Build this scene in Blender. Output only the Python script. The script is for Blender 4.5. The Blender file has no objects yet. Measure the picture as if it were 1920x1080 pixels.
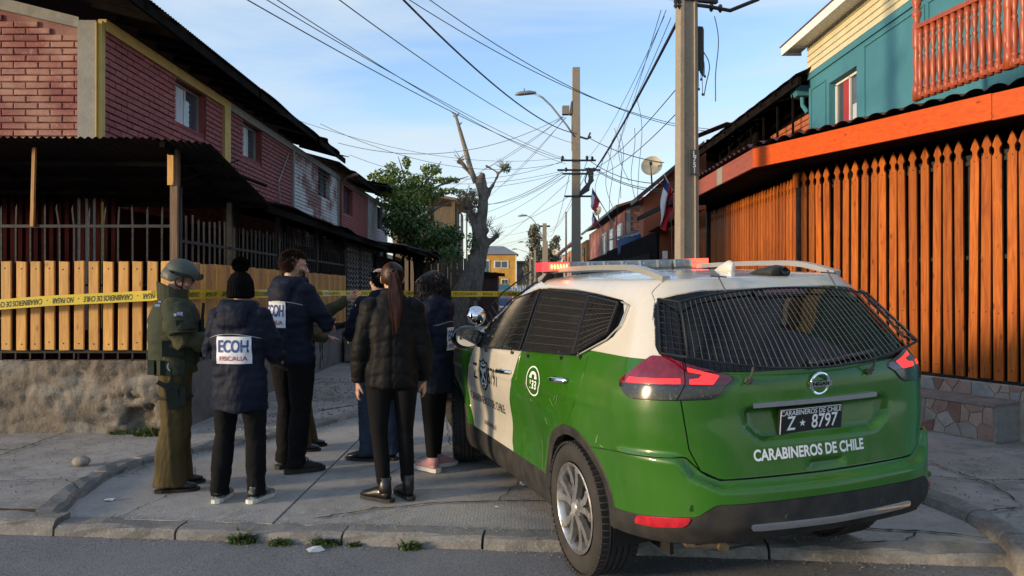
import bpy, bmesh, math, random
import numpy as np
from mathutils import Vector, Matrix, Euler
from mathutils.bvhtree import BVHTree

S = bpy.context.scene
C = S.collection
R = math.radians
PI = math.pi
rng = random.Random(11)

cam_d = bpy.data.cameras.new('camera')
cam = bpy.data.objects.new('camera', cam_d)
C.objects.link(cam)
cam.location = (0.0, 0.0, 1.57)
cam.rotation_euler = (R(90.16), 0, 0)
cam_d.sensor_width = 36.0
cam_d.lens = 36.0 * 1430 / 1920
cam_d.clip_start = 0.05
cam_d.clip_end = 3000
S.camera = cam

SUN_AZ = 68.0       # degrees from straight behind the camera towards the left
SUN_EL = 7.5
w = bpy.data.worlds.new('World')
S.world = w
w.use_nodes = True
nt = w.node_tree
nt.nodes.clear()
N = nt.nodes.new
L = nt.links.new
out = N('ShaderNodeOutputWorld')
bg = N('ShaderNodeBackground')
sky = N('ShaderNodeTexSky')
sky.sky_type = 'NISHITA'
sky.sun_disc = False
sky.sun_elevation = R(SUN_EL)
sun_dir = Vector((-math.sin(R(SUN_AZ)) * math.cos(R(SUN_EL)), -math.cos(R(SUN_AZ)) * math.cos(R(SUN_EL)), math.sin(R(SUN_EL))))
sky.sun_rotation = math.atan2(sun_dir.x, sun_dir.y)
sky.altitude = 500
sky.air_density = 1.0
sky.dust_density = 0.6
sky.ozone_density = 2.4
bg.inputs['Strength'].default_value = 0.15
tc = N('ShaderNodeTexCoord')
mp = N('ShaderNodeMapping')
mp.inputs['Scale'].default_value = (1.1, 1.6, 7.0)
mp.inputs['Rotation'].default_value = (R(6), R(-10), R(20))
L(tc.outputs['Generated'], mp.inputs['Vector'])
nz = N('ShaderNodeTexNoise')
nz.inputs['Scale'].default_value = 1.7
nz.inputs['Detail'].default_value = 7
nz.inputs['Roughness'].default_value = 0.55
nz.inputs['Distortion'].default_value = 0.5
L(mp.outputs['Vector'], nz.inputs['Vector'])
cr = N('ShaderNodeValToRGB')
cr.color_ramp.elements[0].position = 0.40
cr.color_ramp.elements[0].color = (0.12, 0.12, 0.12, 1)
cr.color_ramp.elements[1].position = 0.70
cr.color_ramp.elements[1].color = (0.85, 0.85, 0.85, 1)
L(nz.outputs['Fac'], cr.inputs['Fac'])
mx = N('ShaderNodeMix')
mx.data_type = 'RGBA'
L(cr.outputs['Color'], mx.inputs['Factor'])
hsv = N('ShaderNodeHueSaturation')
hsv.inputs['Saturation'].default_value = 1.0
hsv.inputs['Value'].default_value = 0.82
hsv.inputs['Hue'].default_value = 0.509
L(sky.outputs['Color'], hsv.inputs['Color'])
L(hsv.outputs['Color'], mx.inputs[6])
mx.inputs[7].default_value = (1.38, 1.60, 1.78, 1)
sx = N('ShaderNodeSeparateXYZ')
L(tc.outputs['Generated'], sx.inputs[0])
hz = N('ShaderNodeMapRange')
hz.inputs['From Min'].default_value = 0.0
hz.inputs['From Max'].default_value = 0.30
hz.inputs['To Min'].default_value = 0.72
hz.inputs['To Max'].default_value = 0.0
hz.interpolation_type = 'SMOOTHERSTEP'
L(sx.outputs['Z'], hz.inputs['Value'])
m2 = N('ShaderNodeMix')
m2.data_type = 'RGBA'
L(hz.outputs[0], m2.inputs['Factor'])
L(mx.outputs[2], m2.inputs[6])
m2.inputs[7].default_value = (1.62, 1.70, 1.62, 1)
L(m2.outputs[2], bg.inputs['Color'])
L(bg.outputs['Background'], out.inputs['Surface'])

sun_d = bpy.data.lights.new('sun', 'SUN')
sun_d.energy = 1.35
sun_d.angle = R(6.0)
sun_d.color = (1.0, 0.76, 0.48)
sun = bpy.data.objects.new('sun', sun_d)
C.objects.link(sun)
sun.location = (-20, -20, 20)
sun.rotation_euler = (-sun_dir).to_track_quat('-Z', 'Y').to_euler()

S.view_settings.view_transform = 'Standard'
S.view_settings.look = 'None'
S.view_settings.gamma = 1.0
S.view_settings.use_curve_mapping = False
S.view_settings.exposure = 1.80
S.cycles.max_bounces = 6
S.cycles.transparent_max_bounces = 12

def new_obj(name, me, parent=None, loc=None):
    o = bpy.data.objects.new(name, me)
    C.objects.link(o)
    if parent is not None:
        o.parent = parent
    if loc is not None:
        o.location = loc
    return o

def tag(o, label=None, cat=None, group=None, kind=None):
    if label: o['label'] = label
    if cat: o['category'] = cat
    if group: o['group'] = group
    if kind: o['kind'] = kind
    return o

def thing(name, label, cat, loc=(0, 0, 0), rz=0.0, group=None):
    o = new_obj(name, None)
    o.location = loc
    o.rotation_euler = (0, 0, rz)
    o.empty_display_size = 0.1
    return tag(o, label, cat, group)

def copy_tree(o, parent=None):
    kids = [k for k in bpy.data.objects if k.parent is o]
    c = o.copy()
    C.objects.link(c)
    if parent is not None:
        c.parent = parent
    for k in kids:
        copy_tree(k, c)
    return c

def pchip(xs, ys):
    xs = np.array(xs, float); ys = np.array(ys, float)
    h = np.diff(xs); d = np.diff(ys) / h
    m = np.zeros_like(ys)
    for i in range(1, len(xs) - 1):
        if d[i - 1] * d[i] > 0:
            w1 = 2 * h[i] + h[i - 1]; w2 = h[i] + 2 * h[i - 1]
            m[i] = (w1 + w2) / (w1 / d[i - 1] + w2 / d[i])
    m[0] = d[0]; m[-1] = d[-1]
    def f(x):
        x = np.clip(np.asarray(x, float), xs[0], xs[-1])
        i = np.clip(np.searchsorted(xs, x, side='right') - 1, 0, len(xs) - 2)
        t = (x - xs[i]) / h[i]
        t2 = t * t; t3 = t2 * t
        return (2*t3 - 3*t2 + 1) * ys[i] + (t3 - 2*t2 + t) * h[i] * m[i] + (-2*t3 + 3*t2) * ys[i+1] + (t3 - t2) * h[i] * m[i+1]
    return f

def frame_of(d, ref=None):
    d = d.normalized()
    if ref is None:
        ref = Vector((0, 0, 1)) if abs(d.z) < 0.93 else Vector((1, 0, 0))
    a = ref.cross(d)
    if a.length < 1e-6:
        a = Vector((1, 0, 0)).cross(d)
    a.normalize()
    return a, d.cross(a).normalized()

class MB:
    """collects geometry and links it as one mesh object"""
    def __init__(s):
        s.v = []; s.f = []; s.m = []
    def add(s, vs, fs, mi=0):
        b = len(s.v)
        s.v.extend(vs)
        s.f.extend([tuple(b + i for i in f) for f in fs])
        s.m.extend([mi] * len(fs))
        return s
    def box(s, c, d, rot=None, mi=0):
        x, y, z = d[0] / 2, d[1] / 2, d[2] / 2
        vs = [Vector(p) for p in ((-x,-y,-z),(x,-y,-z),(x,y,-z),(-x,y,-z),(-x,-y,z),(x,-y,z),(x,y,z),(-x,y,z))]
        if rot is not None:
            vs = [rot @ p for p in vs]
        c = Vector(c)
        return s.add([tuple(p + c) for p in vs], [(0,3,2,1),(4,5,6,7),(0,1,5,4),(1,2,6,5),(2,3,7,6),(3,0,4,7)], mi)
    def cbox(s, c, d, ch=0.006, rot=None, mi=0):
        """box with chamfered vertical and horizontal edges on the -Y face (front) only"""
        x, y, z = d[0] / 2, d[1] / 2, d[2] / 2
        k = ch
        vs = [(-x,y,-z),(x,y,-z),(x,y,z),(-x,y,z),(-x,-y+k,-z),(x,-y+k,-z),(x,-y+k,z),(-x,-y+k,z),
              (-x+k,-y,-z+k),(x-k,-y,-z+k),(x-k,-y,z-k),(-x+k,-y,z-k)]
        vs = [Vector(p) for p in vs]
        if rot is not None:
            vs = [rot @ p for p in vs]
        c = Vector(c)
        return s.add([tuple(p + c) for p in vs],
                     [(0,1,5,4),(1,2,6,5),(2,3,7,6),(3,0,4,7),(4,5,9,8),(5,6,10,9),(6,7,11,10),(7,4,8,11),(8,9,10,11),(3,2,1,0)], mi)
    def bar(s, p0, p1, w, h=None, ref=None, mi=0):
        p0 = Vector(p0); p1 = Vector(p1)
        h = w if h is None else h
        a, b = frame_of(p1 - p0, Vector(ref) if ref else None)
        a = a * w / 2; b = b * h / 2
        vs = []
        for p in (p0, p1):
            vs += [tuple(p - a - b), tuple(p + a - b), tuple(p + a + b), tuple(p - a + b)]
        return s.add(vs, [(3,2,1,0),(4,5,6,7),(0,1,5,4),(1,2,6,5),(2,3,7,6),(3,0,4,7)], mi)
    def tube(s, pts, r, n=8, cap=True, mi=0):
        pts = [Vector(p) for p in pts]
        k = len(pts)
        rr = r if hasattr(r, '__len__') else [r] * k
        vs = []; prev = None
        for i, p in enumerate(pts):
            d = (pts[min(i + 1, k - 1)] - pts[max(i - 1, 0)])
            if prev is None:
                a, b = frame_of(d)
            else:
                d = d.normalized()
                a = (prev - d * prev.dot(d))
                if a.length < 1e-6: a, b = frame_of(d)
                a.normalize(); b = d.cross(a)
            prev = a
            for j in range(n):
                t = 2 * PI * j / n
                vs.append(tuple(p + (a * math.cos(t) + b * math.sin(t)) * rr[i]))
        fs = []
        for i in range(k - 1):
            for j in range(n):
                j2 = (j + 1) % n
                fs.append((i*n + j, i*n + j2, (i+1)*n + j2, (i+1)*n + j))
        if cap:
            fs.append(tuple(range(n - 1, -1, -1)))
            fs.append(tuple((k-1)*n + j for j in range(n)))
        return s.add(vs, fs, mi)
    def loft(s, pts, rads, ref=(0, -1, 0), n=20, dome=0.6, mi=0):
        """elliptical rings (rx across, ry along ref) along pts, closed by domes"""
        pts = [Vector(p) for p in pts]; k = len(pts); ref = Vector(ref)
        vs = []; rings = []
        P = []; RR = []; D = []
        for i, p in enumerate(pts):
            d = (pts[min(i+1, k-1)] - pts[max(i-1, 0)]).normalized()
            P.append(p); RR.append(rads[i] if hasattr(rads[i], '__len__') else (rads[i], rads[i])); D.append(d)
        if dome:
            for end in (0, 1):
                i = 0 if end == 0 else -1
                sg = -1 if end == 0 else 1
                p, r, d = P[i], RR[i], D[i]
                m = min(r) * dome
                ex = [(p + d * sg * m * math.sin(t), (r[0]*math.cos(t), r[1]*math.cos(t)), d) for t in (0.5, 1.0, 1.4)]
                if end == 0:
                    for e in ex:
                        P.insert(0, e[0]); RR.insert(0, e[1]); D.insert(0, e[2])
                else:
                    for e in ex:
                        P.append(e[0]); RR.append(e[1]); D.append(e[2])
        for p, r, d in zip(P, RR, D):
            b = ref - d * ref.dot(d)
            if b.length < 1e-4: b = Vector((1, 0, 0)) - d * d.x
            b.normalize(); a = b.cross(d)
            for j in range(n):
                t = 2 * PI * j / n
                vs.append(tuple(p + a * r[0] * math.cos(t) + b * r[1] * math.sin(t)))
        fs = []
        K = len(P)
        for i in range(K - 1):
            for j in range(n):
                j2 = (j + 1) % n
                fs.append((i*n + j, (i+1)*n + j, (i+1)*n + j2, i*n + j2))
        fs.append(tuple(range(n))); fs.append(tuple((K-1)*n + j for j in range(n-1, -1, -1)))
        return s.add(vs, fs, mi)
    def ell(s, c, r, rot=None, n=16, mi=0):
        c = Vector(c); vs = []; fs = []
        m = n // 2
        for i in range(1, m):
            th = PI * i / m
            for j in range(n):
                ph = 2 * PI * j / n
                p = Vector((r[0]*math.sin(th)*math.cos(ph), r[1]*math.sin(th)*math.sin(ph), r[2]*math.cos(th)))
                if rot is not None: p = rot @ p
                vs.append(tuple(p + c))
        for i in range(m - 2):
            for j in range(n):
                j2 = (j+1) % n
                fs.append((i*n+j, (i+1)*n+j, (i+1)*n+j2, i*n+j2))
        t = Vector((0,0,r[2])); b = Vector((0,0,-r[2]))
        if rot is not None: t = rot @ t; b = rot @ b
        vs.append(tuple(t + c)); vs.append(tuple(b + c))
        T = len(vs) - 2
        for j in range(n):
            j2 = (j+1) % n
            fs.append((T, j, j2)); fs.append((T+1, (m-2)*n+j2, (m-2)*n+j))
        return s.add(vs, fs, mi)
    def lathe(s, prof, c=(0,0,0), axis='z', n=16, mi=0, rot=None, cap=True):
        """prof: list of (r, h)"""
        vs = []; c = Vector(c)
        for r, h in prof:
            for j in range(n):
                t = 2*PI*j/n
                x, y = r*math.cos(t), r*math.sin(t)
                p = Vector((x, y, h)) if axis == 'z' else (Vector((h, x, y)) if axis == 'x' else Vector((y, h, x)))
                if rot is not None: p = rot @ p
                vs.append(tuple(p + c))
        fs = []
        for i in range(len(prof)-1):
            for j in range(n):
                j2 = (j+1) % n
                fs.append((i*n+j, i*n+j2, (i+1)*n+j2, (i+1)*n+j))
        if cap:
            fs.append(tuple(range(n-1,-1,-1))); fs.append(tuple((len(prof)-1)*n+j for j in range(n)))
        return s.add(vs, fs, mi)
    def prism(s, poly, p0, ux, uy, depth, mi=0):
        """poly of (u,v) in the plane p0 + u*ux + v*uy, pushed back by depth (vector)"""
        p0 = Vector(p0); ux = Vector(ux); uy = Vector(uy); dv = Vector(depth)
        k = len(poly)
        a = [p0 + ux*u + uy*v for u, v in poly]
        vs = [tuple(p) for p in a] + [tuple(p + dv) for p in a]
        fs = [tuple(range(k)), tuple(range(2*k-1, k-1, -1))]
        for i in range(k):
            j = (i+1) % k
            fs.append((i, i+k, j+k, j))
        return s.add(vs, fs, mi)
    def grid(s, nu, nv, fn, mi=0):
        vs = [tuple(fn(i/nu, j/nv)) for i in range(nu+1) for j in range(nv+1)]
        fs = [(i*(nv+1)+j, (i+1)*(nv+1)+j, (i+1)*(nv+1)+j+1, i*(nv+1)+j+1) for i in range(nu) for j in range(nv)]
        return s.add(vs, fs, mi)
    def mesh(s, name, mats, smooth=False, fix=False):
        me = bpy.data.meshes.new(name)
        me.from_pydata([tuple(p) for p in s.v], [], s.f)
        mats = mats if isinstance(mats, (list, tuple)) else [mats]
        for m in mats: me.materials.append(m)
        if len(mats) > 1:
            me.polygons.foreach_set('material_index', s.m)
        if smooth:
            me.polygons.foreach_set('use_smooth', [True] * len(me.polygons))
        if fix:
            bm = bmesh.new(); bm.from_mesh(me)
            bmesh.ops.recalc_face_normals(bm, faces=bm.faces)
            bm.to_mesh(me); bm.free()
        me.update()
        return me
    def build(s, name, mats, parent=None, smooth=False, fix=True, label=None, loc=None):
        o = new_obj(name, s.mesh(name, mats, smooth, fix), parent, loc)
        if label: o['label'] = label
        return o

def smooth_angle(o, ang=35):
    me = o.data
    me.polygons.foreach_set('use_smooth', [True] * len(me.polygons))
    try:
        me.set_sharp_from_angle(angle=R(ang))
    except Exception:
        pass

def nodes_of(name):
    m = bpy.data.materials.new(name)
    m.use_nodes = True
    t = m.node_tree
    return m, t, t.nodes['Principled BSDF']

def mat(name, col, rough=0.6, metal=0.0, var=0.0, scale=6.0, bump=0.0, bscale=60.0, col2=None, spec=None, coat=0.0,
        coords='Object', stretch=None, objvar=0.0, rvar=0.0, emit=None, estr=0.0, lo=0.35, hi=0.65, detail=5, bdist=0.01):
    """principled material: two colours mixed by noise, fine bump, roughness variation"""
    m, t, p = nodes_of(name)
    n = t.nodes.new; l = t.links.new
    p.inputs['Base Color'].default_value = (*col, 1)
    p.inputs['Roughness'].default_value = rough
    p.inputs['Metallic'].default_value = metal
    if spec is not None: p.inputs['Specular IOR Level'].default_value = spec
    if coat:
        p.inputs['Coat Weight'].default_value = coat
        p.inputs['Coat Roughness'].default_value = 0.04
    if emit:
        p.inputs['Emission Color'].default_value = (*emit, 1)
        p.inputs['Emission Strength'].default_value = estr
    need = var or col2 or bump or rvar
    if need:
        tc = n('ShaderNodeTexCoord')
        vec = tc.outputs[coords]
        if coords == 'World':
            pass
        if stretch:
            mp = n('ShaderNodeMapping'); mp.inputs['Scale'].default_value = stretch
            l(vec, mp.inputs['Vector']); vec = mp.outputs['Vector']
        if objvar:
            oi = n('ShaderNodeObjectInfo')
            ad = n('ShaderNodeVectorMath'); ad.operation = 'MULTIPLY_ADD'
            cx = n('ShaderNodeCombineXYZ')
            for q in range(3): l(oi.outputs['Random'], cx.inputs[q])
            ad.inputs[1].default_value = (37.0, 61.0, 83.0)
            l(cx.outputs[0], ad.inputs[0]); l(vec, ad.inputs[2]); vec = ad.outputs[0]
    colsock = None
    if var or col2:
        nz = n('ShaderNodeTexNoise'); nz.inputs['Scale'].default_value = scale; nz.inputs['Detail'].default_value = detail
        l(vec, nz.inputs['Vector'])
        rp = n('ShaderNodeValToRGB')
        rp.color_ramp.elements[0].position = lo; rp.color_ramp.elements[1].position = hi
        c2 = col2 if col2 else tuple(min(1, c * (1 + var)) for c in col)
        c1 = col if col2 else tuple(c * (1 - var) for c in col)
        rp.color_ramp.elements[0].color = (*c1, 1); rp.color_ramp.elements[1].color = (*c2, 1)
        l(nz.outputs['Fac'], rp.inputs['Fac'])
        colsock = rp.outputs['Color']
    if objvar:
        oi2 = n('ShaderNodeObjectInfo')
        hs = n('ShaderNodeHueSaturation')
        mr = n('ShaderNodeMapRange'); mr.inputs['To Min'].default_value = 1 - objvar; mr.inputs['To Max'].default_value = 1 + objvar
        l(oi2.outputs['Random'], mr.inputs['Value']); l(mr.outputs[0], hs.inputs['Value'])
        if colsock is not None: l(colsock, hs.inputs['Color'])
        else: hs.inputs['Color'].default_value = (*col, 1)
        colsock = hs.outputs['Color']
    if colsock is not None:
        l(colsock, p.inputs['Base Color'])
    if bump:
        nb = n('ShaderNodeTexNoise'); nb.inputs['Scale'].default_value = bscale; nb.inputs['Detail'].default_value = 6
        l(vec, nb.inputs['Vector'])
        bp = n('ShaderNodeBump'); bp.inputs['Strength'].default_value = bump; bp.inputs['Distance'].default_value = bdist
        l(nb.outputs['Fac'], bp.inputs['Height']); l(bp.outputs['Normal'], p.inputs['Normal'])
    if rvar:
        nr = n('ShaderNodeTexNoise'); nr.inputs['Scale'].default_value = scale * 1.7; nr.inputs['Detail'].default_value = 4
        l(vec, nr.inputs['Vector'])
        mr2 = n('ShaderNodeMapRange'); mr2.inputs['From Min'].default_value = 0.3; mr2.inputs['From Max'].default_value = 0.7
        mr2.inputs['To Min'].default_value = max(0.02, rough - rvar); mr2.inputs['To Max'].default_value = min(1, rough + rvar)
        l(nr.outputs['Fac'], mr2.inputs['Value']); l(mr2.outputs[0], p.inputs['Roughness'])
    return m

def mat_layers(name, base, layers, rough=0.85, bump=0.3, bscale=50, bdist=0.01, coords='Object', objvar=0.0, extra=None):
    """base colour, then layers of (colour, noise scale, lo, hi, strength[, stretch]) mixed over it"""
    m, t, p = nodes_of(name)
    n = t.nodes.new; l = t.links.new
    tc = n('ShaderNodeTexCoord'); geo = n('ShaderNodeNewGeometry')
    vec0 = geo.outputs['Position'] if coords == 'World' else tc.outputs[coords]
    p.inputs['Roughness'].default_value = rough
    cur = None
    for i, la in enumerate(layers):
        col, sc, lo, hi, st = la[:5]
        vec = vec0
        mp = n('ShaderNodeMapping'); mp.inputs['Location'].default_value = (i*7.3, i*3.1, i*5.7)
        if len(la) > 5: mp.inputs['Scale'].default_value = la[5]
        l(vec, mp.inputs['Vector']); vec = mp.outputs['Vector']
        nz = n('ShaderNodeTexNoise'); nz.inputs['Scale'].default_value = sc; nz.inputs['Detail'].default_value = 6; nz.inputs['Roughness'].default_value = 0.6
        l(vec, nz.inputs['Vector'])
        mr = n('ShaderNodeMapRange'); mr.inputs['From Min'].default_value = lo; mr.inputs['From Max'].default_value = hi
        mr.inputs['To Max'].default_value = st
        l(nz.outputs['Fac'], mr.inputs['Value'])
        mx = n('ShaderNodeMix'); mx.data_type = 'RGBA'
        l(mr.outputs[0], mx.inputs['Factor'])
        if cur is None: mx.inputs[6].default_value = (*base, 1)
        else: l(cur, mx.inputs[6])
        mx.inputs[7].default_value = (*col, 1)
        cur = mx.outputs[2]
    if objvar:
        oi = n('ShaderNodeObjectInfo'); hs = n('ShaderNodeHueSaturation')
        mr = n('ShaderNodeMapRange'); mr.inputs['To Min'].default_value = 1-objvar; mr.inputs['To Max'].default_value = 1+objvar
        l(oi.outputs['Random'], mr.inputs['Value']); l(mr.outputs[0], hs.inputs['Value']); l(cur, hs.inputs['Color']); cur = hs.outputs['Color']
    l(cur, p.inputs['Base Color'])
    if bump:
        nb = n('ShaderNodeTexNoise'); nb.inputs['Scale'].default_value = bscale; nb.inputs['Detail'].default_value = 8; nb.inputs['Roughness'].default_value = 0.65
        l(vec0, nb.inputs['Vector'])
        bp = n('ShaderNodeBump'); bp.inputs['Strength'].default_value = bump; bp.inputs['Distance'].default_value = bdist
        l(nb.outputs['Fac'], bp.inputs['Height']); l(bp.outputs['Normal'], p.inputs['Normal'])
    return m

def wood(name, c1, c2, rough=0.5, objvar=0.18, axis='z', coat=0.0, sc=1.0):
    """long grain with knots; every board differs by its own random"""
    m, t, p = nodes_of(name)
    n = t.nodes.new; l = t.links.new
    tc = n('ShaderNodeTexCoord'); oi = n('ShaderNodeObjectInfo')
    cx = n('ShaderNodeCombineXYZ')
    for q in range(3): l(oi.outputs['Random'], cx.inputs[q])
    ad = n('ShaderNodeVectorMath'); ad.operation = 'MULTIPLY_ADD'; ad.inputs[1].default_value = (13, 29, 41)
    l(cx.outputs[0], ad.inputs[0]); l(tc.outputs['Object'], ad.inputs[2])
    mp = n('ShaderNodeMapping')
    st = {'z': (9, 9, 0.7), 'x': (0.7, 9, 9), 'y': (9, 0.7, 9)}[axis]
    mp.inputs['Scale'].default_value = tuple(a * sc for a in st)
    l(ad.outputs[0], mp.inputs['Vector'])
    nz = n('ShaderNodeTexNoise'); nz.inputs['Scale'].default_value = 3.0; nz.inputs['Detail'].default_value = 8; nz.inputs['Roughness'].default_value = 0.6; nz.inputs['Distortion'].default_value = 1.2
    l(mp.outputs[0], nz.inputs['Vector'])
    rp = n('ShaderNodeValToRGB'); rp.color_ramp.elements[0].position = 0.33; rp.color_ramp.elements[1].position = 0.66
    rp.color_ramp.elements[0].color = (*c2, 1); rp.color_ramp.elements[1].color = (*c1, 1)
    l(nz.outputs['Fac'], rp.inputs['Fac'])
    vo = n('ShaderNodeTexVoronoi'); vo.inputs['Scale'].default_value = 1.0
    mp2 = n('ShaderNodeMapping'); mp2.inputs['Scale'].default_value = {'z': (9, 9, 3.4), 'x': (3.4, 9, 9), 'y': (9, 3.4, 9)}[axis]
    l(ad.outputs[0], mp2.inputs['Vector']); l(mp2.outputs[0], vo.inputs['Vector'])
    mr = n('ShaderNodeMapRange'); mr.inputs['From Min'].default_value = 0.06; mr.inputs['From Max'].default_value = 0.16; mr.inputs['To Min'].default_value = 0.75; mr.inputs['To Max'].default_value = 0
    l(vo.outputs['Distance'], mr.inputs['Value'])
    mx = n('ShaderNodeMix'); mx.data_type = 'RGBA'
    l(mr.outputs[0], mx.inputs['Factor']); l(rp.outputs['Color'], mx.inputs[6]); mx.inputs[7].default_value = (c2[0]*0.35, c2[1]*0.3, c2[2]*0.3, 1)
    hs = n('ShaderNodeHueSaturation')
    m2 = n('ShaderNodeMapRange'); m2.inputs['To Min'].default_value = 1-objvar; m2.inputs['To Max'].default_value = 1+objvar
    l(oi.outputs['Random'], m2.inputs['Value']); l(m2.outputs[0], hs.inputs['Value']); l(mx.outputs[2], hs.inputs['Color'])
    l(hs.outputs['Color'], p.inputs['Base Color'])
    p.inputs['Roughness'].default_value = rough
    if coat:
        p.inputs['Coat Weight'].default_value = coat; p.inputs['Coat Roughness'].default_value = 0.25
    bp = n('ShaderNodeBump'); bp.inputs['Strength'].default_value = 0.25; bp.inputs['Distance'].default_value = 0.004
    l(nz.outputs['Fac'], bp.inputs['Height']); l(bp.outputs['Normal'], p.inputs['Normal'])
    return m

def text_mesh(txt, size, extrude=0.0, align='CENTER', sx=1.0, bold=0.0):
    """flat lettering as vertices and faces in XY"""
    cu = bpy.data.curves.new('lettering', 'FONT')
    cu.body = txt; cu.size = size; cu.align_x = align; cu.align_y = 'CENTER'; cu.offset = bold; cu.extrude = extrude
    cu.resolution_u = 4
    o = bpy.data.objects.new('lettering', cu)
    C.objects.link(o)
    dg = bpy.context.evaluated_depsgraph_get()
    dg.update()
    me = o.evaluated_get(dg).to_mesh()
    vs = [(v.co.x * sx, v.co.y, v.co.z) for v in me.vertices]
    fs = [tuple(p.vertices) for p in me.polygons]
    o.evaluated_get(dg).to_mesh_clear()
    bpy.data.objects.remove(o); bpy.data.curves.remove(cu)
    return vs, fs

def place2d(mb, vs, fs, p0, ux, uy, off=(0, 0, 0), mi=0):
    p0 = Vector(p0); ux = Vector(ux); uy = Vector(uy); off = Vector(off)
    mb.add([tuple(p0 + ux * v[0] + uy * v[1] + off) for v in vs], fs, mi)

M_wtext = mat('white_lettering', (0.78, 0.78, 0.76), rough=0.45)
M_black = mat('black_metal', (0.013, 0.013, 0.014), rough=0.45, metal=0.2, var=0.4, scale=9)
from mathutils import noise as mnoise
def fbm(x, y, z=0.0, o=4):
    return mnoise.fractal(Vector((x, y, z)), 1.0, 2.0, o)

M_asphalt = mat_layers('asphalt', (0.165, 0.165, 0.17), [((0.23, 0.23, 0.232), 3.0, .45, .75, .6), ((0.08, 0.081, 0.085), 75, .48, .62, .85), ((0.36, 0.36, 0.36), 95, .60, .70, .8), ((0.22, 0.215, 0.205), .9, .5, .7, .4)],
                       rough=0.9, bump=0.8, bscale=90, bdist=0.010, coords='World')
def concrete(name, base, groove=False, dark=(0.13, 0.13, 0.128), light=(0.30, 0.295, 0.285)):
    m = mat_layers(name, base, [(dark, .55, .46, .62, .45), (light, 1.3, .45, .7, .6), (dark, 2.6, .50, .68, .75), (dark, 11, .52, .70, .6), (light, 45, .54, .66, .5), ((.08, .076, .07), 85, .58, .68, .65)],
                   rough=0.92, bump=0.6, bscale=70, bdist=0.010, coords='World')
    if groove:
        t = m.node_tree; n = t.nodes.new; l = t.links.new
        geo = n('ShaderNodeNewGeometry'); wv = n('ShaderNodeTexWave'); wv.wave_type = 'BANDS'; wv.bands_direction = 'X'
        wv.inputs['Scale'].default_value = 14.0; wv.inputs['Distortion'].default_value = 1.2; wv.inputs['Detail'].default_value = 3; wv.inputs['Detail Scale'].default_value = 2
        mp = n('ShaderNodeMapping'); mp.inputs['Scale'].default_value = (1, .12, 1)
        l(geo.outputs['Position'], mp.inputs['Vector']); l(mp.outputs[0], wv.inputs['Vector'])
        old = [b for b in t.nodes if b.type == 'BUMP'][0]
        b2 = n('ShaderNodeBump'); b2.inputs['Strength'].default_value = 0.12; b2.inputs['Distance'].default_value = 0.003
        l(wv.outputs['Fac'], b2.inputs['Height']); l(old.outputs['Normal'], b2.inputs['Normal']); l(b2.outputs['Normal'], t.nodes['Principled BSDF'].inputs['Normal'])
    return m
M_slab = concrete('street_concrete', (0.36, 0.335, 0.30), True, dark=(0.235, 0.22, 0.20), light=(0.45, 0.42, 0.385))
M_pave = concrete('pavement_concrete', (0.32, 0.297, 0.265), False, dark=(0.15, 0.14, 0.126), light=(0.45, 0.42, 0.385))
M_kerb = concrete('kerb_concrete', (0.225, 0.212, 0.192), False, dark=(0.095, 0.089, 0.08), light=(0.34, 0.32, 0.29))
M_earth = mat_layers('bare_earth', (0.17, 0.145, 0.115), [((0.09, 0.08, 0.065), 5, .45, .65, .8), ((0.24, 0.21, 0.17), 30, .5, .65, .7)], rough=0.95, bump=0.7, bscale=40, coords='World')

g = MB().add([(-1500, -600, -.03), (1500, -600, -.03), (1500, 2600, -.03), (-1500, 2600, -.03)], [(0, 1, 2, 3)])
tag(g.build('ground', M_earth, fix=False), kind='structure')
kx = lambda x: 4.58 - .096 * (x - .13)          # front line of the kerb
g = MB().add([(-80, -14, 0), (80, -14, 0), (80, kx(80) - .0, 0), (2.5, kx(2.5), 0), (-80, kx(-80), 0)], [(0, 1, 2, 3, 4)])
tag(g.build('road', M_asphalt, fix=False), kind='structure')

street = tag(new_obj('street', None), kind='structure')
xj = [-3.6, -1.54, .72, 2.95]; yj = [None, 9.6, 14.0, 18.5, 23, 28, 34, 42, 55, 80, 140]
for i in range(3):
    for j in range(len(yj) - 1):
        x0, x1 = xj[i] + .006, xj[i+1] - .006
        y1 = yj[j+1] - .006
        mb = MB(); zt = .070 + rng.uniform(-.004, .004)
        if j == 0: a0, a1 = kx(x0) + .17, kx(x1) + .17
        else: a0 = a1 = yj[j] + .006
        if a0 > y1: continue
        mb.add([(x0, a0, zt), (x1, a1, zt), (x1, y1, zt), (x0, y1, zt), (x0, a0, -.02), (x1, a1, -.02), (x1, y1, -.02), (x0, y1, -.02)],
               [(0, 1, 2, 3), (0, 4, 5, 1), (1, 5, 6, 2), (2, 6, 7, 3), (3, 7, 4, 0)])
        mb.build('slab', M_slab, street, fix=False)
jb = MB().add([(-3.6, kx(-3.6) + .17, .052), (2.95, kx(2.95) + .17, .052), (2.95, 140, .052), (-3.6, 140, .052)], [(0, 1, 2, 3)])
jb.build('joint_fill', mat('joint_dirt', (0.035, 0.033, 0.03), rough=0.95), street, fix=False)
M_crack = mat('crack_dirt', (0.022, 0.021, 0.020), rough=0.95)
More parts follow.
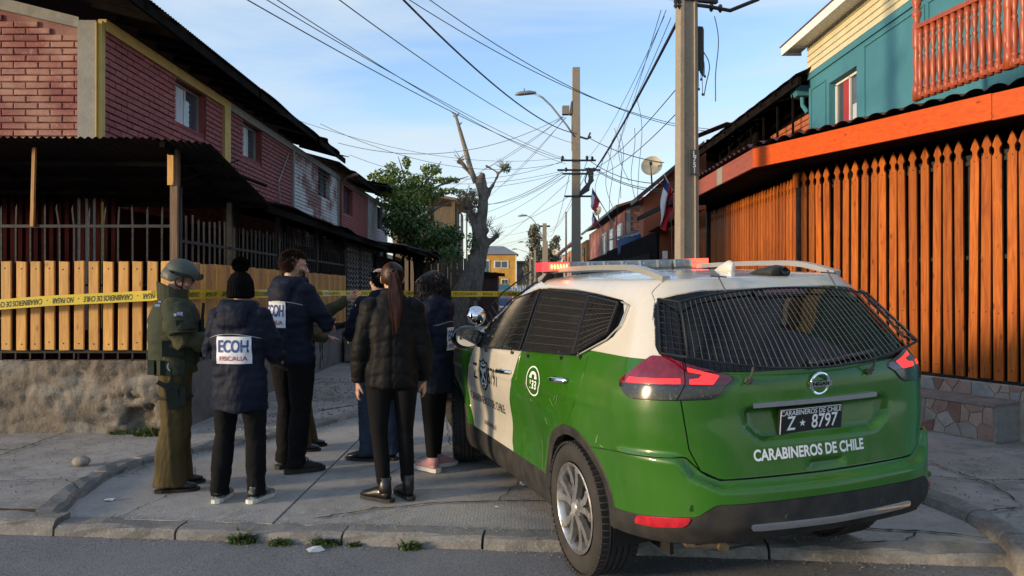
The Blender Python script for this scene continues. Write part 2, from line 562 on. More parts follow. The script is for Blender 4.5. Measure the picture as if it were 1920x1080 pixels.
def crack(name, pts, wd, z, parent, seed=0):
    r2 = random.Random(seed); mb = MB(); P = []
    for a, b in zip(pts[:-1], pts[1:]):
        n = max(2, int((Vector(b) - Vector(a)).length / .05))
        for k in range(n):
            t = k/n; P.append(Vector((a[0] + (b[0]-a[0])*t + r2.uniform(-.014, .014), a[1] + (b[1]-a[1])*t + r2.uniform(-.014, .014))))
    P.append(Vector(pts[-1]))
    vs = []
    for i, p in enumerate(P):
        d = (P[min(i+1, len(P)-1)] - P[max(i-1, 0)]).normalized(); nrm = Vector((-d.y, d.x))
        w_ = wd * (0.4 + r2.random()) * (1 if 0 < i < len(P)-1 else .1)
        vs += [(p.x + nrm.x*w_, p.y + nrm.y*w_, z), (p.x - nrm.x*w_, p.y - nrm.y*w_, z)]
    mb.add(vs, [(2*i, 2*i+1, 2*i+3, 2*i+2) for i in range(len(P)-1)])
    return mb.build(name, M_crack, parent, fix=False)
crack('crack', [(-1.30, 4.98), (-.95, 5.22), (-.45, 5.38), (.1, 5.42), (.55, 5.40), (1.2, 5.5)], .010, .0785, street, 3)
crack('crack', [(-.1, 5.42), (.05, 5.9), (.0, 6.6)], .005, .0785, street, 4)
crack('crack', [(1.75, 4.95), (2.2, 4.8), (2.55, 4.72), (2.9, 4.6)], .012, .0785, street, 5)
crack('crack', [(2.0, 4.5), (2.35, 4.55), (2.5, 4.72)], .006, .0785, street, 6)
kerb = tag(new_obj('kerb', None), kind='structure')
kc = [-14, -9, -6.2, -4.1, -2.93, -2.12, -1.05, -.18, .62, 1.5, 2.9, 5.0, 8, 14]
def kerb_piece(p, q, w_, h0, h1, parent, name='kerb_stone', m=None):
    """rounded kerb stone from p to q; w_ runs to the left of p->q"""
    p = Vector((p[0], p[1], 0)); q = Vector((q[0], q[1], 0)); d = (q - p).normalized(); nrm = Vector((-d.y, d.x, 0))
    prof = [(0, h0), (.004, h1*.55), (.022, h1*.86), (.05, h1), (w_, h1 + .004), (w_, h0)]
    mb = MB(); n = max(2, int((q-p).length/.12)); vs = []
    r2 = random.Random(int(p.x*1000) + int(p.y*77))
    for k in range(n + 1):
        c = p + (q-p)*(k/n)
        e = .026 if 0 < k < n else .0
        for a, b in prof:
            vs.append(tuple(c + nrm*(a + r2.uniform(-e, e)*.5) + Vector((0, 0, b + (r2.uniform(-e, e)*.35 if b > h0 else 0)))))
    K = len(prof)
    fs = [(i*K+j, (i+1)*K+j, (i+1)*K+j+1, i*K+j+1) for i in range(n) for j in range(K-1)]
    fs += [tuple(range(K)), tuple(n*K + j for j in range(K-1, -1, -1))]
    mb.add(vs, fs)
    return mb.build(name, m or M_kerb, parent)
for a, b in zip(kc[:-1], kc[1:]):
    kerb_piece((a + .008, kx(a + .008)), (b - .008, kx(b - .008)), .175, -.02, .070 + rng.uniform(-.006, .004) + (.028 if b < -2.9 else 0), kerb)
M_ywear = mat('worn_yellow', (0.36, 0.31, 0.08), rough=.9)
def wear_mat(name, col, sc, lo, hi):
    m = bpy.data.materials.new(name); m.use_nodes = True; t = m.node_tree; n = t.nodes.new; l = t.links.new; p = t.nodes['Principled BSDF']
    p.inputs['Base Color'].default_value = (*col, 1); p.inputs['Roughness'].default_value = .9
    geo = n('ShaderNodeNewGeometry'); nz = n('ShaderNodeTexNoise'); nz.inputs['Scale'].default_value = sc; nz.inputs['Detail'].default_value = 7
    mp = n('ShaderNodeMapping'); mp.inputs['Scale'].default_value = (1, .45, 1); l(geo.outputs['Position'], mp.inputs['Vector']); l(mp.outputs[0], nz.inputs['Vector'])
    mr = n('ShaderNodeMapRange'); mr.inputs['From Min'].default_value = lo; mr.inputs['From Max'].default_value = hi; l(nz.outputs['Fac'], mr.inputs['Value']); mr.inputs['To Max'].default_value = .38; l(mr.outputs[0], p.inputs['Alpha'])
    return m
M_yellow_worn = wear_mat('yellow_paint_traces', (0.42, 0.36, 0.09), 5, .50, .80)
M_white_worn = wear_mat('chalk_traces', (0.50, 0.49, 0.47), 14, .54, .68)
def patch(name, poly, z, m):
    mb = MB().add([(a, b, z) for a, b in poly], [tuple(range(len(poly)))]); o = mb.build(name, m, street, fix=False); return o
patch('yellow_trace', [(-2.0, 4.96), (-1.75, 4.94), (-1.55, 5.7), (-1.8, 5.8)], .0795, M_yellow_worn)
patch('yellow_trace', [(-1.15, 5.0), (-.75, 4.96), (-.55, 5.5), (-.95, 5.7)], .0795, M_yellow_worn)
patch('yellow_trace', [(2.45, 4.35), (2.75, 4.35), (2.75, 4.6), (2.45, 4.6)], .0795, M_yellow_worn)
patch('chalk_trace', [(-2.5, 5.02), (-.6, 4.84), (-.5, 5.25), (-2.4, 5.35)], .0800, M_white_worn)

EDGE = [(-2.97, 5.02), (-3.10, 5.45), (-3.20, 6.1), (-3.15, 6.55), (-2.92, 7.0), (-2.52, 7.5), (-2.11, 8.3), (-1.75, 9.2), (-1.62, 10.5), (-1.60, 13), (-1.60, 18), (-1.60, 25), (-1.60, 40), (-1.60, 140)]
pv = MB(); n_ = len(EDGE)
inner = [(x - .13, y) for x, y in EDGE]
gx, gy = 44, 46
def pav_pt(u, v):
    y = kx(-8) * 0 + 4.9 + v*14.1
    xs = [e[0] for e in inner]; ys = [e[1] for e in inner]
    xr = float(np.interp(y, ys, xs)); x = -12 + (xr + 12)*u**.6
    y2 = y if v > .02 else max(y, kx(x) + .175)
    z = .118 + .012*fbm(x*.9, y*.9, 1) + .004*fbm(x*6, y*6, 2)
    if v <= .021: y2 = kx(x) + .173
    return (x, y2, z)
pv.grid(gx, gy, pav_pt)
pvo = pv.build('pavement', M_pave, smooth=True); tag(pvo, kind='structure')
far = MB().add([(-12, 18.9, .122), (-1.73, 18.9, .122), (-1.73, 140, .122), (-12, 140, .122)], [(0, 1, 2, 3)])
tag(far.build('pavement', M_pave, fix=False), kind='structure')
lk = tag(new_obj('kerb', None), kind='structure')
for a, b in zip(EDGE[:-1], EDGE[1:]):
    d = Vector((b[0]-a[0], b[1]-a[1])); L_ = d.length; d.normalize()
    kerb_piece((a[0] + d.x*.004, a[1] + d.y*.004), (b[0] - d.x*.004, b[1] - d.y*.004), .15, .0, .122, lk)
crack('crack', [(-4.6, 6.05), (-4.45, 6.6), (-4.5, 7.7)], .011, .136, lk, 9)
crack('crack', [(-6.5, 6.9), (-5.4, 7.0), (-4.5, 6.85)], .008, .136, lk, 14)
crack('crack', [(-2.6, 5.0), (-2.45, 5.9), (-2.7, 6.5)], .004, .0785, street, 15)
crack('crack', [(-1.0, 6.2), (-.6, 7.4), (-.75, 8.8)], .005, .0785, street, 16)
crack('crack', [(-3.0, 5.4), (-3.4, 5.8), (-4.2, 5.7), (-5.2, 5.9)], .006, .136, lk, 17)
crack('crack', [(-2.9, 9.6), (-2.2, 10.3), (-1.8, 10.9)], .012, .132, lk, 10)
crack('crack', [(-3.1, 8.8), (-2.4, 9.0), (-1.9, 9.7)], .014, .132, lk, 12)
pr = MB()
REDGE = [(2.55, 3.4), (2.72, 4.12), (2.86, 4.5), (2.94, 4.95), (2.88, 5.35), (2.86, 5.9), (2.86, 140)]
def prp(u, v):
    y = 3.4 + v*12; x = float(np.interp(y, [e[1] for e in REDGE], [e[0] for e in REDGE])) + .14; x = x + (9 - x)*u**1.6
    return (x, y, .136 + .012*fbm(x*1.1, y*1.1, 5) + .004*fbm(x*7, y*7, 6))
pr.grid(36, 40, prp); tag(pr.build('pavement', M_pave, smooth=True), kind='structure')
far = MB().add([(3.0, 15.3, .14), (9, 15.3, .14), (9, 140, .14), (3.0, 140, .14)], [(0, 1, 2, 3)])
tag(far.build('pavement', M_pave, fix=False), kind='structure')
rk = tag(new_obj('kerb', None), kind='structure')
for a, b in zip(REDGE[:-1], REDGE[1:]):
    kerb_piece((b[0], b[1] - .004), (a[0], a[1] + .004), .15, .0, .142, rk)
crack('crack', [(3.0, 5.9), (3.5, 5.7), (4.3, 5.75)], .008, .152, rk, 20)
crack('crack', [(3.05, 4.9), (3.6, 5.1), (4.4, 5.0)], .009, .152, rk, 21)
crack('crack', [(3.4, 5.1), (3.5, 5.6), (3.45, 6.3)], .007, .152, rk, 22)

M_stone = mat('grey_pebble', (0.24, 0.21, 0.18), rough=.9, var=.25, scale=18, bump=.4, bscale=60)
def rock(name, c, r, label, cat, seed=0, group=None, m=None):
    mb = MB().ell((0, 0, 0), r, n=14)
    mb.v = [tuple(Vector(p) * (1 + .22*fbm(p[0]*9 + seed, p[1]*9, p[2]*9))) for p in mb.v]
    o = mb.build(name, m or M_stone, smooth=True, loc=c); return tag(o, label, cat, group)
rock('stone', (-3.56, 6.32, .158), (.075, .06, .045), 'rounded grey stone lying alone on the left pavement', 'stone', 1)
M_paper = mat('white_paper', (0.68, 0.67, 0.64), rough=.8)
def scrap(x, y, z, r, label, seed, col=None, group='scraps of litter on the concrete'):
    r2 = random.Random(seed); k = 7
    pts = [(r*(.6 + .5*r2.random())*math.cos(2*PI*i/k), r*(.6 + .5*r2.random())*math.sin(2*PI*i/k), r2.uniform(.0, .25)*r) for i in range(k)]
    mb = MB().add([(0, 0, .22*r)] + pts + [(p[0]*.98, p[1]*.98, p[2] - .002) for p in pts], [(0, 1+i, 1+(i+1) % k) for i in range(k)] + [(1+i, 1+k+i, 1+k+(i+1) % k, 1+(i+1) % k) for i in range(k)])
    o = mb.build('paper_scrap', col or M_paper, loc=(x, y, z)); tag(o, label, 'litter', group)
scrap(-2.86, 5.43, .078, .045, 'crumpled white paper scrap on the slab near the corner kerb', 1)
scrap(-1.19, 4.60, .004, .06, 'torn white paper lying on the asphalt against the kerb', 2)
scrap(-.10, 5.25, .081, .02, 'tiny white scrap beside the long crack', 3)
scrap(-3.07, 5.35, .128, .022, 'small red wrapper on the corner kerb', 4, mat('red_wrapper', (0.40, 0.05, 0.05), rough=.5))
scrap(-1.95, 3.95, .004, .03, 'thin pale scrap out on the asphalt', 6)
cb_ = MB().box((0, 0, 0), (.088, .056, .024)); cbo = cb_.build('cigarette_box', M_paper, loc=(.115, 5.86, .092)); cbo.rotation_euler = (0, 0, .3)
tag(cbo, 'small white cigarette box lying flat beside the police car sill', 'box')
MB().box((0, .002, 0), (.0895, .012, .0255)).build('box_band', mat('grey_band', (0.25, 0.25, 0.26)), cbo)
M_weed = mat('weed_green', (0.085, 0.125, 0.030), rough=.75, var=.45, scale=25, objvar=.15)
def weed(x, y, z, r, h, n, label, seed, parent=None, group='weed tufts growing out of the kerb joint'):
    r2 = random.Random(seed); mb = MB()
    for i in range(n):
        a = r2.uniform(0, 2*PI); rr = r*math.sqrt(r2.random()); b = r2.uniform(0, 2*PI); L_ = h*(.4 + .8*r2.random())*(1.15 - .6*rr/r)
        p = Vector((math.cos(a)*rr*1.35, math.sin(a)*rr*.7, 0)); d = Vector((math.cos(b)*.6, math.sin(b)*.6, 1.0)).normalized()
        s = Vector((-math.sin(b), math.cos(b), 0))*(.0035 + .004*r2.random()); q = p + d*L_*.55; t = p + d*L_ + Vector((math.cos(b), math.sin(b), -.35))*L_*.35
        mb.add([tuple(p - s), tuple(p + s), tuple(q + s), tuple(q - s), tuple(t)], [(0, 1, 2, 3), (3, 2, 4)])
    o = mb.build('weed_tuft', M_weed, fix=False, loc=(x, y, z)); return tag(o, label, 'weed', group)
def onkerb(px, py): z = 1430*1.54/(py-544); return (px-960)/1430*z, z
for i, (px, py, r, h, n, lab) in enumerate(((455, 1008, .085, .13, 260, 'leftmost weed tuft on the kerb, taller and straggly'), (525, 1012, .075, .07, 240, 'low rounded weed tuft second from left on the kerb'),
                                    (612, 1012, .09, .10, 280, 'broad weed tuft beside the torn paper at the kerb'), (665, 1014, .045, .05, 130, 'smallest weed tuft on the kerb, right of the torn paper'), (768, 1020, .065, .09, 170, 'lone thin weed tuft on the kerb in front of the ponytail woman'))):
    X, Y = onkerb(px, py); weed(X, Y, .0, r*.72, h*.8, n, lab, i)
weed(-3.62, 7.62, .118, .12, .14, 260, 'weed clump at the foot of the broken plaster wall', 31, group=None)
weed(-3.95, 7.70, .118, .10, .08, 120, 'small weed patch left of the broken plaster at the wall foot', 32, group=None)
weed(-1.75, 16.5, .118, .22, .20, 200, 'grass clump at the foot of the plank fence under the bare tree', 33, group=None)
gv = MB(); r2 = random.Random(5)
for i in range(700):
    y = r2.uniform(7.9, 12.5); x = r2.uniform(-3.2, float(np.interp(y, [e[1] for e in EDGE], [e[0] for e in EDGE])) - .2)
    s = r2.uniform(.004, .017); gv.box((x, y, .121 + s*.3), (s*1.3, s, s*.8), Matrix.Rotation(r2.uniform(0, 3), 3, 'Z') @ Matrix.Rotation(r2.uniform(0, .6), 3, 'X'))
for i in range(600):
    x = r2.uniform(-7, -3.4); y = r2.uniform(5.4, 7.7); s = r2.uniform(.003, .010); gv.box((x, y, .121 + s*.3), (s*1.3, s, s*.8), Matrix.Rotation(r2.uniform(0, 3), 3, 'Z'))
for i in range(300):
    x = r2.uniform(3.1, 4.4); y = r2.uniform(4.2, 6.6); s = r2.uniform(.003, .010); gv.box((x, y, .142 + s*.3), (s*1.3, s, s*.8), Matrix.Rotation(r2.uniform(0, 3), 3, 'Z'))
for i in range(900):
    x = r2.uniform(-3.0, 2.4); off = r2.gauss(.17, .035) if r2.random() < .6 else -abs(r2.gauss(0, .05)); s = r2.uniform(.002, .007); gv.box((x, kx(x) + off, (.079 if off > 0 else .003) + s*.2), (s*1.5, s, s*.6), Matrix.Rotation(r2.uniform(0, 3), 3, 'Z'))
for i in range(700):
    k = r2.randrange(2, 9); a = Vector(EDGE[k]); b = Vector(EDGE[k+1]); p = a.lerp(b, r2.random()); s = r2.uniform(.003, .010); gv.box((p.x + abs(r2.gauss(0, .06)) + .01, p.y, .079 + s*.2), (s*1.5, s, s*.6), Matrix.Rotation(r2.uniform(0, 3), 3, 'Z'))
tag(gv.build('gravel', M_stone), kind='stuff')
def brick_paint(name, base, worn, dark, lo, hi, st=.9, sc=2.2):
    return mat_layers(name, base, [(dark, 1.2, .45, .7, .6), (worn, sc, lo, hi, st), (worn, 22, .60, .68, .75), ((base[0]*.6, base[1]*.6, base[2]*.6), 45, .55, .7, .5)],
                      rough=.75, bump=.35, bscale=70, bdist=.006, coords='World', objvar=.12)
M_brick_front = brick_paint('worn_red_brick_paint', (0.26, 0.075, 0.06), (0.46, 0.24, 0.17), (0.20, 0.05, 0.045), .42, .60, .85, 1.6)
M_brick_side = brick_paint('dark_red_brick_paint', (0.31, 0.076, 0.066), (0.40, 0.20, 0.17), (0.15, 0.035, 0.035), .60, .78, .5, 1.4)
M_brick_two = brick_paint('maroon_brick_paint', (0.26, 0.066, 0.060), (0.32, 0.16, 0.14), (0.12, 0.03, 0.03), .64, .8, .4, 1.4)
M_brick_white = brick_paint('flaking_white_brick_paint', (0.60, 0.58, 0.56), (0.22, 0.075, 0.065), (0.52, 0.50, 0.48), .455, .56, .95, 1.0)
M_brick_pink = brick_paint('pink_red_brick_paint', (0.30, 0.085, 0.075), (0.40, 0.2, 0.17), (0.25, 0.07, 0.06), .62, .8, .4, 1.2)
M_brick_grey = brick_paint('pale_grey_brick_paint', (0.42, 0.42, 0.41), (0.25, 0.24, 0.23), (0.36, 0.35, 0.34), .5, .7, .5, 1.6)
M_mort_front = brick_paint('painted_mortar', (0.20, 0.06, 0.05), (0.36, 0.19, 0.14), (0.16, 0.045, 0.04), .45, .62, .7, 1.6)
M_mort_dark = mat('dark_mortar', (0.20, 0.042, 0.038), rough=.9, var=.3, scale=8)
M_mort_white = mat('pale_mortar', (0.42, 0.38, 0.36), rough=.9, var=.25, scale=3)
M_conc = mat_layers('bare_concrete', (0.30, 0.28, 0.24), [((0.20, 0.19, 0.165), 3, .45, .7, .8), ((0.38, 0.36, 0.31), 9, .5, .7, .6), ((0.13, 0.12, 0.11), 50, .6, .7, .5)], rough=.9, bump=.5, bscale=45, bdist=.012, coords='World')
M_yel = mat_layers('yellow_beam_paint', (0.52, 0.34, 0.085), [((0.38, 0.26, 0.08), 5, .5, .7, .7), ((0.24, 0.2, 0.12), 40, .58, .7, .6)], rough=.7, bump=.2, coords='World')
M_greybeam = mat_layers('grey_beam_paint', (0.26, 0.25, 0.22), [((0.18, 0.17, 0.15), 5, .5, .7, .7)], rough=.8, bump=.3, coords='World')
M_tin = mat_layers('weathered_dark_tin', (0.014, 0.011, 0.010), [((0.030, 0.020, 0.016), 1.5, .45, .65, .8), ((0.007, 0.006, 0.006), 7, .5, .7, .6), ((0.045, 0.035, 0.028), 30, .64, .72, .4)], rough=.75, bump=.2, coords='World')
M_tin.node_tree.nodes['Principled BSDF'].inputs['Specular IOR Level'].default_value = .15
M_tim = mat('dark_timber', (0.009, 0.007, 0.006), spec=.05, rough=.95, var=.4, scale=4, bump=.2)  # timber tone also holds the shade under the porch roof
M_win = mat('window_glass', (0.055, 0.065, 0.075), rough=.05, spec=.7)
M_curt = mat('white_curtain', (0.52, 0.53, 0.53), rough=.75, var=.2, scale=7, stretch=(30, 30, 1))
M_frame = mat('aluminium_frame', (0.34, 0.33, 0.31), rough=.4, metal=.5, var=.15)
M_dframe = mat('dark_frame', (0.05, 0.028, 0.024), rough=.6, var=.3)
M_porch = mat('shaded_porch_red', (0.030, 0.006, 0.006), spec=.05, rough=.95, var=.35, scale=2)  # red cut near black: the porch's deep shade is put into the colour
M_iron = mat('black_iron', (0.016, 0.015, 0.014), rough=.5, metal=.3, var=.5, scale=12, bump=.1)
M_ironlit = mat('sunlit_iron_bars', (0.030, 0.025, 0.020), rough=.40, metal=.5, var=.5, scale=25)  # lighter copy of the black iron: sun on the bars put into colour
M_pine = wood('varnished_pine', (0.74, 0.39, 0.085), (0.52, 0.23, 0.042), rough=.5, objvar=.16, coat=.08)
M_pine2 = wood('aged_pine', (0.56, 0.28, 0.075), (0.36, 0.16, 0.045), rough=.6, objvar=.2)
M_post = wood('old_post', (0.22, 0.13, 0.07), (0.11, 0.065, 0.04), rough=.75)
M_plaster = mat_layers('old_rendered_wall', (0.185, 0.15, 0.112), [((0.10, 0.08, 0.058), 1.6, .45, .60, .9), ((0.27, 0.245, 0.205), 2.2, .50, .62, .85, (.6, 1, 1.6)), ((0.06, 0.05, 0.038), 7, .56, .68, .8), ((0.34, 0.32, 0.28), 30, .61, .70, .6)], rough=.95, bump=.7, bscale=32, bdist=.02, coords='World')
M_greywall = mat_layers('grey_rendered_wall', (0.155, 0.15, 0.14), [((0.09, 0.087, 0.08), 2, .45, .65, .8), ((0.23, 0.225, 0.21), 5, .52, .7, .6)], rough=.95, bump=.5, bscale=30, bdist=.015, coords='World')

def brick_mesh(name, l, h, d, m, seed):
    r2 = random.Random(seed); mb = MB().cbox((0, 0, 0), (l, d, h), .007)
    mb.v = [(p[0] + r2.uniform(-.003, .003), p[1] + r2.uniform(-.0015, .0015), p[2] + r2.uniform(-.003, .003)) for p in mb.v]
    return mb.mesh(name, m)
def lay_bricks(parent, m, origin, ux, rz, L_, z0, z1, holes=(), pitch=.300, rowh=.084, joint=.013, limit=99999, seed=0, mrest=None, topfn=None):
    """bricks on a wall plane; origin (x,y) at u=0; bricks beyond the limit are joined"""
    r2 = random.Random(seed)
    d = .022; full = [brick_mesh('brick', pitch - joint, rowh - joint, d, m, seed*10 + i) for i in range(5)]
    cut = {}
    rest = MB(); cnt = 0; rows = int(round((z1 - z0)/rowh))
    spots = []
    for r_ in range(rows):
        z = z0 + (r_ + .5)*rowh; u = -(pitch/2 if r_ % 2 else 0)
        while u < L_ - .02:
            a, b = max(u + joint/2, .0), min(u + pitch - joint/2, L_)
            segs = [(a, b)]
            for (h0, h1, hz0, hz1) in holes:
                if z + rowh/2 > hz0 and z - rowh/2 < hz1:
                    ns = []
                    for s0, s1 in segs:
                        if s1 <= h0 or s0 >= h1: ns.append((s0, s1)); continue
                        if s0 < h0: ns.append((s0, h0))
                        if s1 > h1: ns.append((h1, s1))
                    segs = ns
            for s0, s1 in segs:
                if s1 - s0 > .03 and (topfn is None or z + rowh/2 < topfn((s0+s1)/2)):
                    spots.append(((s0+s1)/2, z, s1 - s0))
            u += pitch
    spots.sort(key=lambda q: q[0])
    rm = Matrix.Rotation(rz, 3, 'Z')
    for (u, z, l) in spots:
        c = Vector((origin[0] + ux[0]*u, origin[1] + ux[1]*u, z)) + rm @ Vector((0, -.004 + r2.uniform(-.002, .002), 0))
        if cnt < limit:
            if abs(l - (pitch - joint)) < .004: me = r2.choice(full)
            else:
                k = round(l, 2)
                if k not in cut: cut[k] = brick_mesh('brick', l, rowh - joint, d, m, int(k*100))
                me = cut[k]
            o = new_obj('brick', me, parent, c); o.rotation_euler = (0, 0, rz); cnt += 1
        else:
            rest.cbox(c, (l, d, rowh - joint), .007, rm)
    if rest.v:
        o = rest.build('brickwork', mrest or m, parent, fix=False); o['kind'] = 'stuff'
    return cnt

XF = -5.07     # street side of the brick row
YF = 9.40      # gable front
def window(parent, y0, y1, z0, z1, X, curtain=True, bars=False, frame=M_frame, sgn=1, depth=.13):
    """sliding window set back in a wall that faces +x (sgn 1) or -x"""
    f = MB(); xx = X - sgn*depth; t = .035
    f.box((xx, (y0+y1)/2, z1 - t/2), (.05, y1 - y0, t)); f.box((xx, (y0+y1)/2, z0 + t/2), (.05, y1 - y0, t))
    f.box((xx, y0 + t/2, (z0+z1)/2), (.05, t, z1 - z0 - 2*t)); f.box((xx, y1 - t/2, (z0+z1)/2), (.05, t, z1 - z0 - 2*t)); f.box((xx + sgn*.004, (y0+y1)/2, (z0+z1)/2), (.04, .03, z1 - z0 - 2*t))
    w_ = f.build('window', frame, parent)
    for a, b in ((y0 + t, (y0+y1)/2 - .015), ((y0+y1)/2 + .015, y1 - t)):
        MB().box((xx - sgn*.004, (a+b)/2, (z0+z1)/2), (.006, b - a, z1 - z0 - 2*t)).build('pane', M_win, w_)
    if curtain:
        c = MB(); xb = xx + sgn*.0042
        def cp(u, v): return (xb + sgn*(.010 + .006*math.sin(u*40)), y0 + .06 + (y1 - y0 - .12)*(u*.56), z0 + .05 + (z1 - z0 - .1)*v)
        c.grid(24, 1, cp); c.build('curtain', M_curt, w_, smooth=True)
    if bars:
        b = MB()
        for k in range(1, 7): z = z0 + (z1-z0)*k/7; b.bar((X - sgn*.02, y0, z), (X - sgn*.02, y1, z), .012)
        for yy in (y0 + .3*(y1-y0), y0 + .7*(y1-y0)): b.bar((X - sgn*.02, yy, z0), (X - sgn*.02, yy, z1), .012)
        b.build('window_bars', M_iron, w_)
    return w_

def wall_with_hole(mb, X, y0, y1, z0, z1, hole, thick=.16, sgn=1):
    """wall slab whose face is at X; hole (ya,yb,za,zb)"""
    xc = X - sgn*thick/2
    def bx(ya, yb, za, zb):
        if yb - ya > .001 and zb - za > .001: mb.box((xc, (ya+yb)/2, (za+zb)/2), (thick, yb - ya, zb - za))
    if hole is None: bx(y0, y1, z0, z1); return
    ya, yb, za, zb = hole
    bx(y0, ya, z0, z1); bx(yb, y1, z0, z1); bx(ya, yb, z0, za); bx(ya, yb, zb, z1)

ZB = 2.62      # where the upper brickwork starts showing
def row_house(name, label, y0, y1, mortar, brickm, win, beam, pil, group='terraced brick houses on the left', limit=0, curtain=True, bars=False, wframe=M_frame, seed=1):
    h = thing(name, label, 'house', (XF, y0, .14), group=group)
    def L_(o):                                 # children keep world coordinates
        o.matrix_parent_inverse = Matrix.Translation(-Vector((XF, y0, .14))); return o
    mb = MB(); wall_with_hole(mb, XF - .014, y0, y1, .14, 4.80, (win[0], win[1], win[2], win[3]))
    L_(mb.build('wall', mortar, h))
    rv = MB()                                  # painted reveal of the opening
    a, b, c, d = win
    rv.box((XF - .08, b - .006, (c+d)/2), (.13, .012, d - c)); rv.box((XF - .08, (a+b)/2, c + .004), (.13, b - a, .008))
    L_(rv.build('window_reveal', brickm, h))
    pr_ = new_obj('brick_facing', None, h); L_(pr_)
    if limit: lay_bricks(h, brickm, (XF, y0), (0, 1), R(90), y1 - y0 - pil, ZB, 4.78, [(win[0]-y0, win[1]-y0, win[2], win[3])], limit=limit, seed=seed)
    else: lay_bricks(h, brickm, (XF, y0), (0, 1), R(90), y1 - y0 - pil, ZB, 4.78, [(win[0]-y0, win[1]-y0, win[2], win[3])], limit=0, seed=seed)
    bpy.data.objects.remove(pr_)
    w_ = window(h, a, b, c, d, XF, curtain, bars, wframe); L_(w_)
    bm_ = MB(); bm_.box((XF + .004, (y0+y1)/2, 4.85), (.10, y1 - y0, .14)); L_(bm_.build('ring_beam', beam, h))
    if pil > 0:
        p = MB(); p.box((XF + .010, y1 - pil/2, 3.46), (.09, pil, 2.64)); L_(p.build('pillar', beam, h))
    return h, L_
def settle(h):
    """bricks were placed in world coordinates: bring them under the thing's own origin"""
    off = Vector(h.location)
    for o in bpy.data.objects:
        if o.parent is h and o.name.startswith(('brick', 'brickwork')) and o.matrix_parent_inverse == Matrix.Identity(4):
            o.matrix_parent_inverse = Matrix.Translation(-off)

h1, L1 = row_house('brick_house', 'dark red painted brick house with yellow beams and bare concrete corner at the crossing', YF + .02, 13.6, M_mort_dark, M_brick_side, (11.47, 12.6, 4.12, 4.77), M_yel, .27, limit=205, seed=1)
mb = MB(); gz = lambda x: 4.86 + (XF - x)*.235
mb.add([(-13, YF + .03, .14), (XF - .02, YF + .03, .14), (XF - .02, YF + .03, 4.8), (-13, YF + .03, 4.8 + 7.9*.235), (-13, YF + .19, .14), (XF - .18, YF + .19, .14), (XF - .18, YF + .19, 4.8), (-13, YF + .19, 6.6)],
       [(0, 1, 2, 3), (7, 6, 5, 4), (3, 2, 6, 7), (0, 3, 7, 4), (1, 5, 6, 2)])
L1(mb.build('front_wall', M_mort_front, h1))
lay_bricks(h1, M_brick_front, (-6.9, YF + .02), (1, 0), 0, 1.56, 2.88, 5.6, limit=999, seed=3, topfn=lambda u: 4.74 + (XF + 6.9 - u - .0)*.235 - .06)
lay_bricks(h1, M_brick_front, (-11.4, YF + .02), (1, 0), 0, 4.5, 2.88, 6.3, limit=0, seed=4, topfn=lambda u: 4.74 + (XF + 11.4 - u)*.235 - .06)
mb = MB(); mb.box((-5.215, YF - .01, 2.52), (.225, .10, 4.72)); L1(mb.build('corner_pillar', M_conc, h1))
mb = MB(); mb.box((-5.065, YF - .012, 2.52), (.07, .075, 4.72)); mb.bar((-5.095, YF - .065, 2.9), (-5.095, YF - .065, 4.85), .018); L1(mb.build('yellow_corner_strip', M_yel, h1))
mb = MB(); mb.add([(-13, YF - .03, 6.60), (-5.33, YF - .03, 4.80), (-5.33, YF - .03, 4.93), (-13, YF - .03, 6.86), (-13, YF + .05, 6.60), (-5.33, YF + .05, 4.80), (-5.33, YF + .05, 4.93), (-13, YF + .05, 6.86)],
                  [(0, 1, 2, 3), (7, 6, 5, 4), (0, 4, 5, 1), (2, 6, 7, 3)]); L1(mb.build('sloping_beam', M_conc, h1))
h2, L2 = row_house('brick_house', 'maroon brick house with grey beam, second of the left row, window with white curtain', 13.6, 17.62, M_mort_dark, M_brick_two, (14.36, 15.4, 4.12, 4.77), M_greybeam, .10, seed=5)
h3, L3 = row_house('brick_house', 'brick house in flaking white paint with a barred window, third of the left row', 17.62, 22.15, M_mort_white, M_brick_white, (19.9, 21.2, 4.06, 4.80), M_greybeam, .06, curtain=False, bars=True, wframe=M_dframe, seed=6)
h4, L4 = row_house('brick_house', 'pink red brick house with a drainpipe and brown shutter, fourth of the left row', 22.15, 26.6, M_mort_dark, M_brick_pink, (22.9, 24.2, 3.9, 4.72), M_greybeam, .05, curtain=False, wframe=M_dframe, seed=7)
h5, L5 = row_house('brick_house', 'pale grey house at the far end of the left row beside the green tree', 26.6, 31.0, M_mort_white, M_brick_grey, (28.6, 29.8, 3.9, 4.8), M_greybeam, .0, curtain=False, wframe=M_dframe, seed=8)
for h in (h1, h2, h3, h4, h5): settle(h)
pp = MB().tube([(XF + .06, 22.22, 2.6), (XF + .06, 22.22, 4.7), (XF + .25, 22.20, 4.86), (-4.5, 22.2, 4.95)], .05, 8)
L4(pp.build('drainpipe', mat('brown_pipe', (0.16, 0.07, 0.06), rough=.5), h4, smooth=True))

